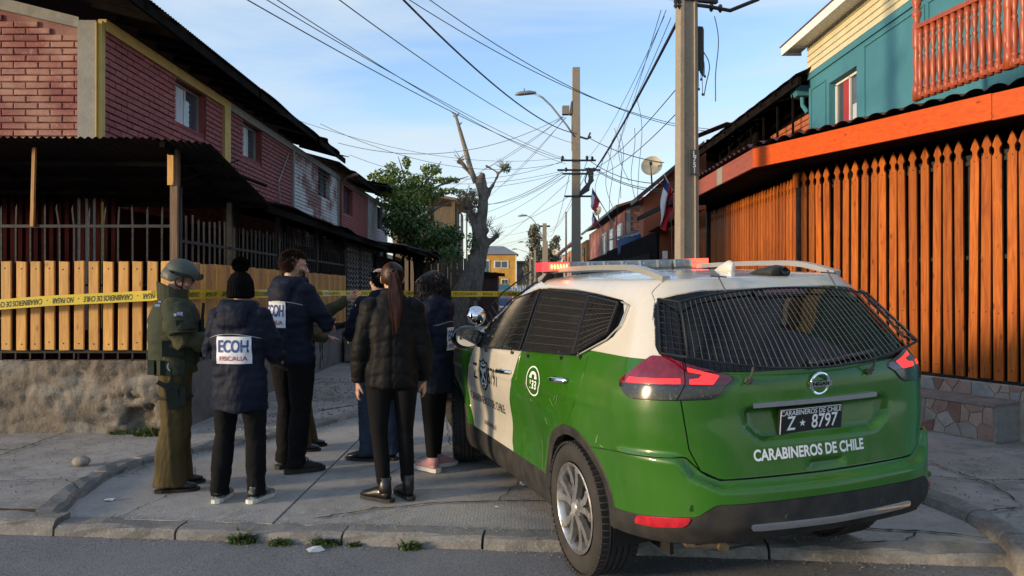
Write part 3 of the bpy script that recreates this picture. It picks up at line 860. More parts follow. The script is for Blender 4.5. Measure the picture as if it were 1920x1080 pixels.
def corr_roof(name, y0, y1, x_e, z_e, x_r, z_r, m, parent, amp=.011, per=.076, sag=None, seed=0, thick=.004):
    r2 = random.Random(seed); ny = int((y1 - y0)/per*6); mb = MB()
    def pt(u, v):
        y = y0 + (y1-y0)*u; x = x_e + (x_r - x_e)*v; z = z_e + (z_r - z_e)*v + amp*math.cos(2*PI*y/per)
        if sag: dx, dz = sag(u, v); x += dx; z += dz
        return (x, y, z)
    mb.grid(ny, 4, pt); top = len(mb.v)
    return mb.build(name, m, parent, fix=False)
def roof_set(h, L_, y0, y1, xe=-4.45, ze=5.14, xr=-8.6, zr=6.15, seed=0, sag=None):
    o = L_(corr_roof('roof', y0, y1, xe, ze, xr, zr, M_tin, h, seed=seed, sag=sag))
    L_(corr_roof('roof', y0, y1, xr, zr, xr - 4.6, zr - 1.2, M_tin, h, per=.15))
    mb = MB(); mb.box((xe - .06, (y0+y1)/2, ze - .085), (.035, y1 - y0 - .1, .13)); 
    k = int((y1-y0)/.6)
    for i in range(k):
        y = y0 + .2 + i*.6; mb.bar((xe - .05, y, ze - .075), (XF - .4, y, ze - .07 + (XF - .4 - xe)*(zr-ze)/(xr-xe)), .05, .10)
    L_(mb.build('eaves_timber', M_tim, h))
roof_set(h1, L1, 8.55, 13.6); roof_set(h2, L2, 13.6, 17.62, ze=5.15, sag=lambda u, v: (.02*math.sin(u*9), -.03*u*(1-v)))
roof_set(h3, L3, 17.62, 20.4, ze=5.10, xe=-4.40, sag=lambda u, v: (.05*math.sin(u*14), .05*math.sin(u*7)*(1-v)))
L3(corr_roof('roof', 20.42, 22.15, -4.62, 5.0, -8.6, 6.1, M_tin, h3))
roof_set(h4, L4, 22.15, 26.6, ze=5.02, xe=-4.55); roof_set(h5, L5, 26.6, 31.2, ze=5.25, xe=-4.35)
mb = MB(); mb.bar((-4.46, 8.58, 5.06), (-9.5, 8.58, 6.30), .03, .16, ref=(0, 1, 0)); mb.bar((-4.48, 9.38, 5.05), (-9.5, 9.38, 6.26), .03, .12, ref=(0, 1, 0)); L1(mb.build('barge_board', M_tim, h1))
cbm = MB().tube([(XF + .03, 17.2, 4.65), (XF + .05, 16.4, 3.9), (XF + .04, 16.6, 3.3), (XF + .06, 16.2, 2.9)], .012, 5); L2(cbm.build('loose_cable', mat('pale_cable', (0.3, 0.29, 0.28)), h2))

YW = 7.80; XS = -3.44
porch = thing('porch_roof', 'dark corrugated tin porch roof sagging over the left corner yard', 'porch roof', (-4.0, 8.5, 2.9))
def LP(o, h=porch): o.matrix_parent_inverse = Matrix.Translation(-Vector(h.location)); return o
mb = MB()
def prf(u, v):
    x = -12 + 9.02*u; y = 7.52 + 2.0*v; z = 3.115 - .045*u - .42*v + .011*math.cos(2*PI*x/.076)
    if x > -3.6: z -= .05*(x + 3.6)/.6
    return (x, y, z)
mb.grid(700, 3, prf); LP(mb.build('roof_sheet', M_tin, porch, fix=False))
mb = MB()
for k in range(1, 5): mb.bar((-12, 7.62 + k*.45, 3.04 - .095*k), (-3.06, 7.62 + k*.45, 2.995 - .095*k), .04, .05)
for x in (-9, -7.2, -5.55, -3.47): mb.bar((x, 7.56, 3.02), (x, 9.38, 2.66), .05, .07)
LP(mb.build('roof_joists', M_tim, porch))
mb = MB(); mb.box((-3.455, YW + .02, 2.45), (.075, .075, 1.20)); mb.box((-3.455, YW + .02, 1.33), (.075, .075, 1.05)); LP(mb.build('post', M_post, porch))
mb = MB(); mb.box((-3.478, YW - .03, 2.82), (.06, .025, .36)); LP(mb.build('post_splint', M_pine, porch))
mb = MB(); mb.bar((-4.90, YW - .01, 2.22), (-4.88, YW - .01, 3.03), .032); LP(mb.build('post', M_pine2, porch))
mb = MB(); mb.bar((-3.42, 7.9, 2.99), (-2.9, 9.0, 2.80), .03); mb.bar((-3.4, YW + .05, 2.7), (-2.95, YW + .45, 2.98), .012); LP(mb.build('bracket', M_tim, porch))
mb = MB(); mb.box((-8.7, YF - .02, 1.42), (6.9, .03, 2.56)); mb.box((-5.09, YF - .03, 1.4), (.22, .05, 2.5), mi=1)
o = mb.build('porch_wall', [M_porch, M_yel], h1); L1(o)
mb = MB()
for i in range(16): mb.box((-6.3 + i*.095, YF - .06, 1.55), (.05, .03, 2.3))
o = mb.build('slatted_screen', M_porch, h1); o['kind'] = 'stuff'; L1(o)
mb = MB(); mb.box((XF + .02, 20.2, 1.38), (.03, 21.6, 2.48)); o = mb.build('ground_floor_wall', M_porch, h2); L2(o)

lw = MB()
def lwp(u, v):
    x = -12 + (XS - .01 + 12)*u; z = .10 + .75*v
    d = .034*fbm(x*1.6, z*2.6, 3) + .022*fbm(x*6, z*8, 4) + .008*fbm(x*19, z*19, 6)
    course = abs(((z - .14)/.22) % 1 - .5)
    d -= .012*max(0, .12 - course)/.12 * (1 if fbm(x*.7, 5, 2) > -.15 else .3)
    if -5.0 < x < -3.8: d -= .02*max(0, fbm(x*5, z*5, 9))
    hole = max(0, 1 - math.hypot((x + 3.80)/.17, (z - .25)/.21)*(1 + .7*fbm(x*9, z*9, 2)))
    d -= .10*min(1, hole*2.2)
    foot = max(0, .3 - v)*.06
    return (x, YW - .025 - d - foot, z if v < .999 else .855 + .008*fbm(x*5, 1, 1))
lw.grid(340, 26, lwp)
b = len(lw.v); lw.add([(-12, YW - .03, .855), (XS - .01, YW - .03, .855), (XS - .01, YW + .13, .85), (-12, YW + .13, .85)], [(0, 1, 2, 3)])
lwo = lw.build('low_wall', M_plaster, smooth=True, fix=False); tag(lwo, 'low brown rendered wall with broken plaster under the light pine fence', 'wall')
sw = MB()
def swp(u, v):
    y = YW - .03 + (15.7 - YW)*u; z = .10 + .70*v - .0*u
    return (XS + .005 + .015*fbm(y*2, z*2, 7) + .008*fbm(y*8, z*8, 8), y, z)
sw.grid(120, 12, swp); sw.add([(XS - .16, YW, .80), (XS + .01, YW, .80), (XS + .01, 15.7, .80), (XS - .16, 15.7, .80)], [(0, 1, 2, 3)])
sw.add([(XS - .16, YW + 7.9, .1), (XS + .01, YW + 7.9, .1), (XS + .01, YW + 7.9, .8), (XS - .16, YW + 7.9, .8)], [(0, 1, 2, 3)])
tag(sw.build('low_wall', M_greywall, smooth=True, fix=False), 'grey rendered wall running up the street under the close-boarded pine fence', 'wall')
stp = MB().cbox((-3.05, 15.6, .38), (.62, .75, .50), .03); stp.box((-2.7, 15.2, .22), (.5, .5, .18)); tag(stp.build('step', M_greywall), 'crumbling grey concrete step at the end of the left fence', 'step')

ff = thing('picket_fence', 'light pine picket fence on black iron bars at the left corner', 'fence', (-7.0, YW, .85))
def LF(o, h=ff): o.matrix_parent_inverse = Matrix.Translation(-Vector(h.location)); return o
def picket_mesh(name, w_, t, h, m, seed, screws=True):
    r2 = random.Random(seed); mb = MB().cbox((0, 0, h/2), (w_, t, h), .004)
    mb.v = [(p[0] + r2.uniform(-.0015, .0015), p[1], p[2] + (r2.uniform(-.006, .006) if p[2] > h*.5 else r2.uniform(-.004, .004))) for p in mb.v]
    if screws:
        for zz in (.07, h - .075): mb.ell((r2.uniform(-.01, .01), -t/2, zz + r2.uniform(-.01, .01)), (.008, .004, .008), n=8, mi=1)
    return mb.mesh(name, [m, M_iron])
pm = [picket_mesh('picket', .098, .022, .90, M_pine, i) for i in range(6)]
pxs = [-.0] ; x = (316 - 960)/1430*YW
k = 0
while x > -10.5:
    if x < XS - .06:
        o = LF(new_obj('picket', pm[k % 6], ff, (x + rng.uniform(-.004, .004), YW - .045, .962 + rng.uniform(-.004, .004)))); o.rotation_euler = (0, rng.uniform(-.006, .006), 0)
    x -= .1475; k += 1
for i in range(44):
    x = (303 - 960)/1430*YW - i*.1495
    mb = MB(); tl = rng.uniform(-.05, .05) if rng.random() < .3 else rng.uniform(-.008, .008); ht = 2.44 + rng.uniform(-.03, .02)
    mb.bar((x, YW + .01, .84), (x, YW + .01, 2.2), .017); mb.bar((x, YW + .01, 2.2), (x + tl, YW + .01, ht - .05), .017); mb.add([(x + tl - .0085, YW + .0015, ht - .05), (x + tl + .0085, YW + .0015, ht - .05), (x + tl + .0085, YW + .0185, ht - .05), (x + tl - .0085, YW + .0185, ht - .05), (x + tl, YW + .01, ht)], [(0, 1, 4), (1, 2, 4), (2, 3, 4), (3, 0, 4)])
    LF(mb.build('bar', M_ironlit, ff))
for z, w_ in ((2.225, .03), (1.62, .022), (.945, .035)):
    mb = MB(); mb.bar((-12, YW + .012, z), (XS - .02, YW + .012, z), .03, w_); LF(mb.build('rail', M_iron, ff))
sf_ = thing('picket_fence', 'close-boarded pine fence with black iron bars along the left pavement', 'fence', (XS, 11.6, .8))
def LS(o, h=sf_): o.matrix_parent_inverse = Matrix.Translation(-Vector(h.location)); return o
pm2 = [picket_mesh('picket', .135, .022, .93, M_pine2 if i % 3 else M_pine, 20 + i) for i in range(6)]
y = YW + .12; k = 0
while y < 15.55:
    o = LS(new_obj('picket', pm2[k % 6], sf_, (XS + .045, y, .93 + rng.uniform(-.006, .006)))); o.rotation_euler = (0, 0, R(90)); y += .148; k += 1
n = 0; y = YW + .1
while y < 11.1:
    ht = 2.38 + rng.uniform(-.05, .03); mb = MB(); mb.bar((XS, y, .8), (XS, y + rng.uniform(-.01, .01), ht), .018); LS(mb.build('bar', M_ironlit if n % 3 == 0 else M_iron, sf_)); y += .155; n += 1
while y < 15.6:
    mb = MB(); mb.bar((XS, y, .8), (XS, y, 2.46), .016); LS(mb.build('bar', M_iron, sf_)); y += .13
for z in (2.08, 1.5, .9):
    mb = MB(); mb.bar((XS, YW, z), (XS, 15.6, z), .03); LS(mb.build('rail', M_iron, sf_))
for yy in (YW + .06, 9.3, 11.2, 13.4, 15.6):
    mb = MB(); mb.box((XS, yy, 1.72), (.06, .06, 1.84)); LS(mb.build('post', M_iron, sf_))
gt = thing('iron_gate', 'dark iron gate with pale lattice panels beyond the pine fence', 'gate', (XS, 17.4, .15))
def LG(o, h=gt): o.matrix_parent_inverse = Matrix.Translation(-Vector(h.location)); return o
M_lat = mat('pale_lattice', (0.40, 0.39, 0.37), rough=.5, metal=.3)
for y0, y1 in ((15.85, 17.0), (17.3, 18.6)):
    mb = MB()
    for i in range(9):
        yy = y0 + (y1-y0)*i/8
        pts = [(XS + .01 + (.02 if (q + i) % 2 else 0), yy + (.035 if q % 2 else -.035), .25 + q*.05) for q in range(46)]
        mb.tube(pts, .009, 4)
    LG(mb.build('lattice', M_lat, gt))
mb = MB()
for yy in (15.75, 17.1, 17.2, 18.7, 19.6): mb.box((XS, yy, 1.35), (.06, .06, 2.5))
for z in (.25, 1.25, 2.1, 2.55): mb.bar((XS, 15.75, z), (XS, 19.6, z), .04)
for i in range(10): mb.bar((XS, 18.8 + i*.09, .2), (XS, 18.8 + i*.09, 2.5), .014)
LG(mb.build('gate_frame', M_iron, gt))
mb = MB(); mb.bar((XS + .06, 16.0, .62), (XS + .06, 18.4, .62), .045); LG(mb.build('pale_bar', M_lat, gt))
M_tin2 = mat_layers('dull_grey_tin', (0.06, 0.06, 0.062), [((0.13, 0.13, 0.135), 2, .5, .7, .7), ((0.03, 0.03, 0.03), 9, .5, .7, .6)], rough=.5, bump=.15, coords='World')
def porch_row(name, label, y0, y1, xe, ze, zb, m, seed=0):
    t = thing(name, label, 'porch roof', (xe, y0, ze), group='porch roofs along the left pavement')
    def L_(o): o.matrix_parent_inverse = Matrix.Translation(-Vector(t.location)); return o
    L_(corr_roof('roof_sheet', y0, y1, xe, ze, XF, zb, m, t, sag=lambda u, v: (.04*math.sin(u*11 + seed), .03*math.sin(u*5 + seed)*(1-v))))
    mb = MB(); mb.bar((xe - .08, y0, ze - .07), (xe - .08, y1, ze - .07), .05, .09)
    k = int((y1-y0)/1.4)
    for i in range(k + 1):
        y = y0 + .05 + (y1-y0-.1)*i/max(1, k); mb.bar((xe - .1, y, ze - .05), (XF, y, zb - .05), .05, .07); mb.box((XS - .02, y, 1.4), (.06, .06, 2.5))
    L_(mb.build('porch_frame', M_tim, t)); return t, L_
porch_row('porch_roof', 'dark rusty tin roof over the second left yard, behind the taller bars', 9.5, 13.7, -2.98, 2.66, 3.05, M_tin, 0)
porch_row('porch_roof', 'dark tin roof over the lattice gate on the left', 13.75, 18.9, -3.0, 2.66, 3.1, M_tin, 2)
t_, Lx = porch_row('porch_roof', 'pale grey tin awning further up the left pavement, before the tree', 18.95, 24.2, -2.55, 2.70, 3.05, M_tin2, 4)
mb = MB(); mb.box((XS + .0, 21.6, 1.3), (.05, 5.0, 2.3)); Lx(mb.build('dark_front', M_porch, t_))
mb = MB()
for i in range(38): y = 19.1 + i*.133; mb.bar((XS + .05, y, .2), (XS + .05, y, 2.55), .016)
for k in range(4):
    for q in range(3):
        c = (XS + .06, 19.8 + k*1.2, .9 + q*.6); mb.tube([(c[0], c[1] + .22*math.cos(a), c[2] + .22*math.sin(a)) for a in [2*PI*i/16 for i in range(17)]], .012, 4, cap=False)
Lx(mb.build('scroll_grille', M_iron, t_))
t_, Lx = porch_row('porch_roof', 'last dark awning of the left row, next to the bare tree', 24.25, 28.6, -2.5, 2.80, 3.1, M_tin, 6)
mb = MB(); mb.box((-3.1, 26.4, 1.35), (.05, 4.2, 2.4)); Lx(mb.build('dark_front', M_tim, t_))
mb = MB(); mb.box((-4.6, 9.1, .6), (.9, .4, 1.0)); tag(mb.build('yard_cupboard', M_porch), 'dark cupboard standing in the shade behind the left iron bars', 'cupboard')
mb = MB(); mb.tube([(-3.95, 9.05, 1.95), (-3.93, 9.05, 1.5)], [.03, .07], 8); tag(mb.build('hanging_bag', mat('dim_cloth', (0.16, 0.14, 0.13), rough=.9), smooth=True), 'pale bag hanging in the dark porch near the corner post', 'bag')
def at(px, py, Y):
    """point at distance Y seen at a place of the 1920 x 1080 photograph"""
    return Vector(((px - 960)/1430*Y, Y, 1.57 + (544 - py)/1430*Y))
def keep(o, h):
    o.matrix_parent_inverse = Matrix.Translation(-Vector(h.location)); return o

M_cedar = wood('varnished_red_pine', (0.44, 0.120, 0.016), (0.235, 0.050, 0.008), rough=.5, objvar=.24, coat=.06)
M_fascia = wood('orange_fascia', (0.62, 0.090, 0.004), (0.48, 0.058, 0.003), rough=.5, objvar=.08, coat=.06, axis='y')
M_pinkfascia = wood('faded_fascia', (0.34, 0.085, 0.045), (0.25, 0.06, 0.034), rough=.6, objvar=.05, axis='y')
M_tile = mat_layers('maroon_roof_sheet', (0.085, 0.035, 0.032), [((0.13, 0.06, 0.055), 2, .5, .7, .7), ((0.045, 0.02, 0.02), 8, .52, .7, .6)], rough=.5, bump=.1, coords='World')
M_teal = mat_layers('turquoise_render', (0.045, 0.185, 0.230), [((0.06, 0.23, 0.275), 1.4, .45, .7, .6), ((0.04, 0.165, 0.185), 4, .55, .72, .5)], rough=.75, bump=.7, bscale=110, bdist=.008, coords='World')
M_siding = mat('cream_siding', (0.60, 0.54, 0.34), rough=.55, var=.06, scale=3)
M_soffit = mat('white_soffit', (0.72, 0.71, 0.66), rough=.6, var=.05)
M_balu = wood('red_turned_wood', (0.40, 0.075, 0.020), (0.26, 0.045, 0.013), rough=.45, objvar=.16, coat=.15)
M_step = mat('step_cement', (0.23, 0.19, 0.165), rough=.85, var=.2, scale=9, bump=.3)
M_orange = mat_layers('orange_house_paint', (0.46, 0.13, 0.055), [((0.36, 0.10, 0.045), 2, .5, .7, .7)], rough=.8, bump=.4, bscale=30, coords='World')
M_pole = mat_layers('pole_concrete', (0.28, 0.235, 0.175), [((0.24, 0.20, 0.145), 6, .5, .7, .8), ((0.35, 0.31, 0.245), 22, .55, .7, .7), ((0.14, 0.115, 0.085), 38, .60, .70, .7)], rough=.9, bump=.5, bscale=70, bdist=.008, coords='World')
M_polew = mat_layers('whitewashed_concrete', (0.46, 0.42, 0.36), [((0.30, 0.25, 0.19), 7, .48, .62, .9), ((0.55, 0.52, 0.47), 20, .5, .7, .6)], rough=.9, bump=.4, bscale=60, coords='World')
M_cable = mat('cable_sheath', (0.028, 0.030, 0.034), rough=.6)

for q_ in (M_cedar, M_fascia): q_.node_tree.nodes['Principled BSDF'].inputs['Specular IOR Level'].default_value = .22
FA, FB = Vector((4.86, 7.30, 0)), Vector((3.76, 9.92, 0))
fd = (FB - FA).normalized(); fn = Vector((-fd.y, fd.x, 0)); fn = -fn if fn.x > 0 else fn
frz = math.atan2(fn.x, -fn.y)              # turns a board that faces -Y towards the street
def spade(name, w_, h, t, m, seed):
    r2 = random.Random(seed); k = h - .215; a = w_/2
    half = [(a, 0), (a, k), (a*.78, k + .012), (a*.56, k + .034), (a*.52, k + .058), (a*.64, k + .080), (a, k + .100), (a*.98, k + .112), (a*.5, k + .168), (0, h)]
    poly = half + [(-x, z) for x, z in reversed(half[:-1])]
    mb = MB().prism(poly, (0, -t/2, 0), (1, 0, 0), (0, 0, 1), (0, t, 0))
    for zz in (k - .02, .66, .10):
        mb.ell((r2.uniform(-.008, .008), -t/2, zz), (.007, .004, .009), n=8, mi=1)
    return mb.mesh(name, [m, M_iron], fix=True)
sp1 = [spade('picket', .090 + .004*(i % 3), 2.42, .022, M_cedar, i) for i in range(6)]
fr = thing('picket_fence', 'tall red-orange picket fence with spade tips beside the patrol car, on the stone-clad base', 'fence', (4.3, 8.6, .68))
Lf = (FB - FA).length; nP = 21
for i in range(-9, nP):
    u = (i + .35)/nP*Lf; p = FA + fd*u
    o = keep(new_obj('picket', sp1[i % 6], fr, p + fn*.03 + Vector((0, 0, .690 + rng.uniform(-.008, .008)))), fr)
    o.rotation_euler = (rng.uniform(-.004, .004), rng.uniform(-.012, .012), frz)
mb = MB(); E0 = FA - fd*1.4
mb.bar(E0 + Vector((0, 0, .672)), FB + Vector((0, 0, .672)), .05, .035); mb.bar(E0 + Vector((0, 0, 1.9)) - fn*.015, FB + Vector((0, 0, 1.9)) - fn*.015, .03, .04); mb.bar(E0 + Vector((0, 0, 2.86)) - fn*.015, FB + Vector((0, 0, 2.86)) - fn*.015, .03, .04)
keep(mb.build('rail', M_iron, fr), fr)
for u in (1.02, 2.02): p = FA + fd*u; mb = MB(); mb.bar(p + Vector((0, 0, .66)) + fn*.005, p + Vector((0, 0, 3.02)) + fn*.005, .035); keep(mb.build('post', M_iron, fr), fr)
mb = MB(); q0, q1 = E0 - fn*.035, FB - fn*.035; mb.add([tuple(q0 + Vector((0, 0, .68))), tuple(q1 + Vector((0, 0, .68))), tuple(q1 + Vector((0, 0, 2.95))), tuple(q0 + Vector((0, 0, 2.95)))], [(0, 1, 2, 3)])
keep(mb.build('backing_sheet', M_iron, fr), fr)
mb = MB(); mb.box((FB.x - .0, FB.y + .0, 1.85), (.085, .085, 2.42), Matrix.Rotation(.2, 3, 'Z')); keep(mb.build('corner_post', M_iron, fr), fr)
mb = MB().box((FB.x - .01, FB.y + .04, 3.0), (.11, .11, .20), Matrix.Rotation(.2, 3, 'Z')); keep(mb.build('post_cap', M_cedar, fr), fr)
sp2 = [spade('picket', .100, 2.36, .022, M_cedar, 40 + i) for i in range(5)]
f2 = thing('picket_fence', 'red-orange picket fence running up the street behind the concrete pole', 'fence', (3.76, 12.2, .68))
for i in range(33):
    o = keep(new_obj('picket', sp2[i % 5], f2, (3.735, 10.06 + i*.131, .69 + rng.uniform(-.008, .008))), f2); o.rotation_euler = (0, rng.uniform(-.006, .006), R(-90))
mb = MB(); mb.box((3.80, 12.2, 1.85), (.02, 4.4, 2.2)); keep(mb.build('backing_sheet', M_iron, f2), f2)
mb = MB(); mb.box((3.72, 14.42, 1.7), (.09, .09, 2.7)); keep(mb.build('post', M_iron, f2), f2)
f3 = thing('picket_fence', 'shaded red pickets past the black gatepost, just right of the concrete pole', 'fence', (3.76, 15.2, .68))
for i in range(10):
    o = keep(new_obj('picket', sp2[i % 5], f3, (3.735, 14.6 + i*.131, .45 + rng.uniform(-.008, .008))), f3); o.rotation_euler = (0, 0, R(-90))

def cells(w_, h, n, seed):
    """convex cells of random points in a w x h rectangle"""
    r2 = random.Random(seed); pts = []
    tries = 0
    while len(pts) < n and tries < 4000:
        p = (r2.uniform(0, w_), r2.uniform(0, h)); tries += 1
        if all((p[0]-q[0])**2 + ((p[1]-q[1])*1.1)**2 > (.62*math.sqrt(w_*h/n))**2 for q in pts): pts.append(p)
    outc = []
    for i, p in enumerate(pts):
        poly = [(0, 0), (w_, 0), (w_, h), (0, h)]
        for j, q in enumerate(pts):
            if i == j: continue
            mx_, my = (p[0]+q[0])/2, (p[1]+q[1])/2; nx, ny = q[0]-p[0], q[1]-p[1]
            if nx*nx + ny*ny > 1.2: continue
            new = []
            for k in range(len(poly)):
                a, b = poly[k], poly[(k+1) % len(poly)]
                da = (a[0]-mx_)*nx + (a[1]-my)*ny; db = (b[0]-mx_)*nx + (b[1]-my)*ny
                if da <= 0: new.append(a)
                if da*db < 0:
                    t = da/(da-db); new.append((a[0]+(b[0]-a[0])*t, a[1]+(b[1]-a[1])*t))
            poly = new
            if len(poly) < 3: break
        if len(poly) < 3: continue
        cx = sum(a[0] for a in poly)/len(poly); cy = sum(a[1] for a in poly)/len(poly)
        sh = []
        for a in poly:
            d = math.hypot(a[0]-cx, a[1]-cy); k = max(0, 1 - .0075/max(d, .01)); sh.append((cx + (a[0]-cx)*k, cy + (a[1]-cy)*k))
        outc.append(sh)
    return outc
stone_cols = [(0.29, 0.175, 0.13), (0.36, 0.25, 0.185), (0.23, 0.12, 0.085), (0.33, 0.285, 0.24), (0.28, 0.27, 0.25), (0.31, 0.21, 0.16)]
M_st = [mat_layers('clad_stone', c, [((c[0]*.6, c[1]*.6, c[2]*.6), 9, .45, .7, .7), ((min(1, c[0]*1.4), min(1, c[1]*1.4), min(1, c[2]*1.4)), 25, .55, .7, .6)], rough=.7, bump=.35, bscale=50, coords='World', objvar=.12) for c in stone_cols]
M_grout = mat('pale_grout', (0.36, 0.30, 0.245), rough=.9, var=.15, scale=12)
wallb = thing('stone_wall', 'stone-clad base with a cement step under the red-orange fence', 'wall', (4.3, 8.4, .14))
W0 = FA - fd*1.5
def clad(p0, L_, z0, h, n, seed):
    rs = random.Random(seed)
    for poly in cells(L_, h, n, seed):
        mb = MB().prism(poly, p0 + Vector((0, 0, z0)) + fn*.012, fd, (0, 0, 1), -fn*.012)
        o = keep(mb.build('stone', rs.choice(M_st), wallb), wallb)
mb = MB()
def slab(mb, p0, p1, z0, z1, depth):
    a = p0; b = p1; c = p1 - fn*depth; d = p0 - fn*depth
    mb.add([tuple(v + Vector((0, 0, z0))) for v in (a, b, c, d)] + [tuple(v + Vector((0, 0, z1))) for v in (a, b, c, d)], [(0, 3, 2, 1), (4, 5, 6, 7), (0, 1, 5, 4), (1, 2, 6, 5), (2, 3, 7, 6), (3, 0, 4, 7)])
Uw = W0 + fn*.055
slab(mb, Uw, FB + fn*.055 + fd*.1, .08, .655, .2)
keep(mb.build('wall_core', M_grout, wallb), wallb); clad(Uw, Lf + 1.6, .515, .135, 46, 5)
mb = MB(); s0 = FA + fn*.40 - fd*.02; s1 = FB + fn*.40 + fd*.05
slab(mb, s0, s1, .06, .478, .345); keep(mb.build('step_core', M_grout, wallb), wallb); clad(s0, (s1 - s0).length, .150, .325, 62, 8)
mb = MB(); slab(mb, s0 + fn*.018 - fd*.02, s1 + fn*.018, .478, .508, .362); keep(mb.build('step_top', M_step, wallb), wallb)
mb = MB(); e = s0 - fd*.004; slab(mb, e + fd*.0 - fn*.01, e - fd*.012 - fn*.01, .15, .476, .32); keep(mb.build('end_tile', M_st[4], wallb), wallb)
rv_ = MB()
slab(rv_, W0 + fn*.02 + fd*.0, FA + fn*.02, .06, .50, .2); keep(rv_.build('wall_core', M_grout, wallb), wallb)

XT = 5.20
th = thing('turquoise_house', 'turquoise rendered house with cream siding under white eaves', 'house', (XT, 9.5, .14))
mb = MB(); hole = (11.5, 12.5, 4.00, 4.96)
wall_with_hole(mb, XT, 3.5, 13.35, .14, 5.34, hole, .2, -1)
mb.box((XT + 4, 13.25, 3.0), (8 - .4, .2, 5.7))
keep(mb.build('wall', M_teal, th), th)
mb = MB()
for a, b, c, d in ((9.6, 11.22, 4.0, 5.16), (7.6, 9.5, 4.0, 5.16), (12.62, 13.22, 4.0, 5.05)):
    for bx in (((a+b)/2, d, b - a, .025), ((a+b)/2, c, b - a, .025)): mb.box((XT - .008, bx[0], bx[1]), (.016, bx[2], bx[3]))
    for yy in (a, b): mb.box((XT - .008, yy, (c+d)/2), (.016, .025, d - c))
mb.box((XT - .012, 8.5, 5.29), (.03, 9.7, .10))
keep(mb.build('relief_frame', M_teal, th), th)
w_ = MB(); xx = XT + .13
w_.box((xx, 12.0, 4.93), (.05, 1.0, .04)); w_.box((xx, 11.52, 4.48), (.05, .04, .9)); w_.box((xx, 12.48, 4.48), (.05, .04, .9)); w_.box((xx, 11.98, 4.48), (.05, .03, .9))
wo = keep(w_.build('window', M_soffit, th), th)
for a, b in ((11.54, 11.965), (11.995, 12.46)): keep(MB().box((xx + .005, (a+b)/2, 4.48), (.006, b - a, .87)).build('pane', M_win, wo), Matrix and th) if False else MB().box((xx + .005, (a+b)/2, 4.48), (.006, b - a, .87)).build('pane', M_win, wo)
c = MB(); c.grid(16, 1, lambda u, v: (xx - .002 + .004*math.sin(u*30), 11.98 + .26*u, 4.05 + .86*v)); c.build('curtain', mat('red_curtain', (0.34, 0.03, 0.035), rough=.8), wo)
c = MB(); c.grid(12, 1, lambda u, v: (xx - .002 + .004*math.sin(u*24), 11.58 + .33*u, 4.05 + .42*v)); c.build('curtain', M_curt, wo)
mb = MB()
for i in range(5):
    z0 = 5.345 + i*.105
    mb.add([(XT - .03, 3.5, z0), (XT - .03, 13.37, z0), (XT - .008, 13.37, z0 + .105), (XT - .008, 3.5, z0 + .105), (XT, 3.5, z0), (XT, 13.37, z0)], [(0, 3, 2, 1), (0, 1, 5, 4)])
    keep(mb.build('siding_board', M_siding, th), th); mb = MB()
for i in range(6): mb.box((5.07, 8.6, 5.842 + .0001*i), (.0, 0, 0))
mb = MB()
for i in range(96): mb.box((XT - .15, 3.6 + i*.106, 5.85), (.30, .098, .012))
keep(mb.build('soffit', M_soffit, th), th)['kind'] = 'stuff'
mb = MB(); mb.box((XT - .31, 8.65, 5.90), (.025, 10.3, .17)); mb.box((XT - .14, 13.80, 5.90), (.36, .025, .17)); keep(mb.build('eaves_board', M_soffit, th), th)
mb = MB().add([(XT - .34, 3.4, 5.985), (XT - .34, 13.85, 5.985), (XT + 3.4, 13.85, 7.2), (XT + 3.4, 3.4, 7.2), (XT - .34, 3.4, 5.965), (XT - .34, 13.85, 5.965), (XT + 3.4, 13.85, 7.18), (XT + 3.4, 3.4, 7.18)], [(0, 1, 2, 3), (7, 6, 5, 4), (0, 4, 5, 1), (1, 5, 6, 2)])
keep(mb.build('roof', M_tile, th), th)
mb = MB().add([(XT, 13.3, 5.3), (XT + 3.4, 13.3, 5.3), (XT + 3.4, 13.3, 7.1)], [(0, 1, 2)]); keep(mb.build('gable', M_siding, th, fix=False), th)
mb = MB(); mb.prism([(-.12, 0), (.10, 0), (.16, .18), (-.18, .18)], (XT - .02, 13.50, 5.02), (1, 0, 0), (0, 0, 1), (0, .28, 0)); mb.tube([(XT - .02, 13.6, 5.02), (XT - .02, 13.58, 4.86), (XT + .02, 13.45, 4.7)], .04, 8); keep(mb.build('rain_head', M_teal, th), th)
bal = thing('balcony_railing', 'red turned wooden balcony railing above the orange fascia', 'railing', (4.3, 7.6, 3.55))
prof = [(.031, 0), (.031, .09), (.022, .10), (.033, .12), (.020, .14), (.030, .24), (.034, .30), (.024, .40), (.017, .43), (.028, .45), (.017, .48), (.025, .54), (.031, .60), (.019, .63), (.030, .65), (.030, .74)]
bmesh_ = MB().lathe(prof, n=12).mesh('baluster', M_balu, True)
npf = [(.042, 0), (.042, .16), (.030, .18), (.038, .21), (.028, .26), (.040, .40), (.030, .52), (.038, .55), (.042, .57), (.042, .78), (.036, .80), (.024, .83), (.044, .88), (.048, .92), (.030, .96), (.040, .99), (.048, 1.04), (.034, 1.10), (.016, 1.15)]
BA, BB = Vector((4.25, 8.0, 3.56)), Vector((4.47, 6.9, 3.56))
for i in range(20):
    p = BA.lerp(BB, (i + .6)/12.5)
    keep(new_obj('baluster', bmesh_, bal, p), bal)
for u in (0, 1.03):
    p = BA.lerp(BB, u); o = keep(MB().lathe(npf, n=14).build('newel_post', M_balu, bal, True, loc=p), bal)
mb = MB(); d_ = (BB - BA)
for z0, w_ in ((.76, .07), (.04, .05)): mb.bar(BA + Vector((0, 0, z0)), BA + d_*1.6 + Vector((0, 0, z0)), w_, .045)
keep(mb.build('handrail', M_balu, bal), bal)
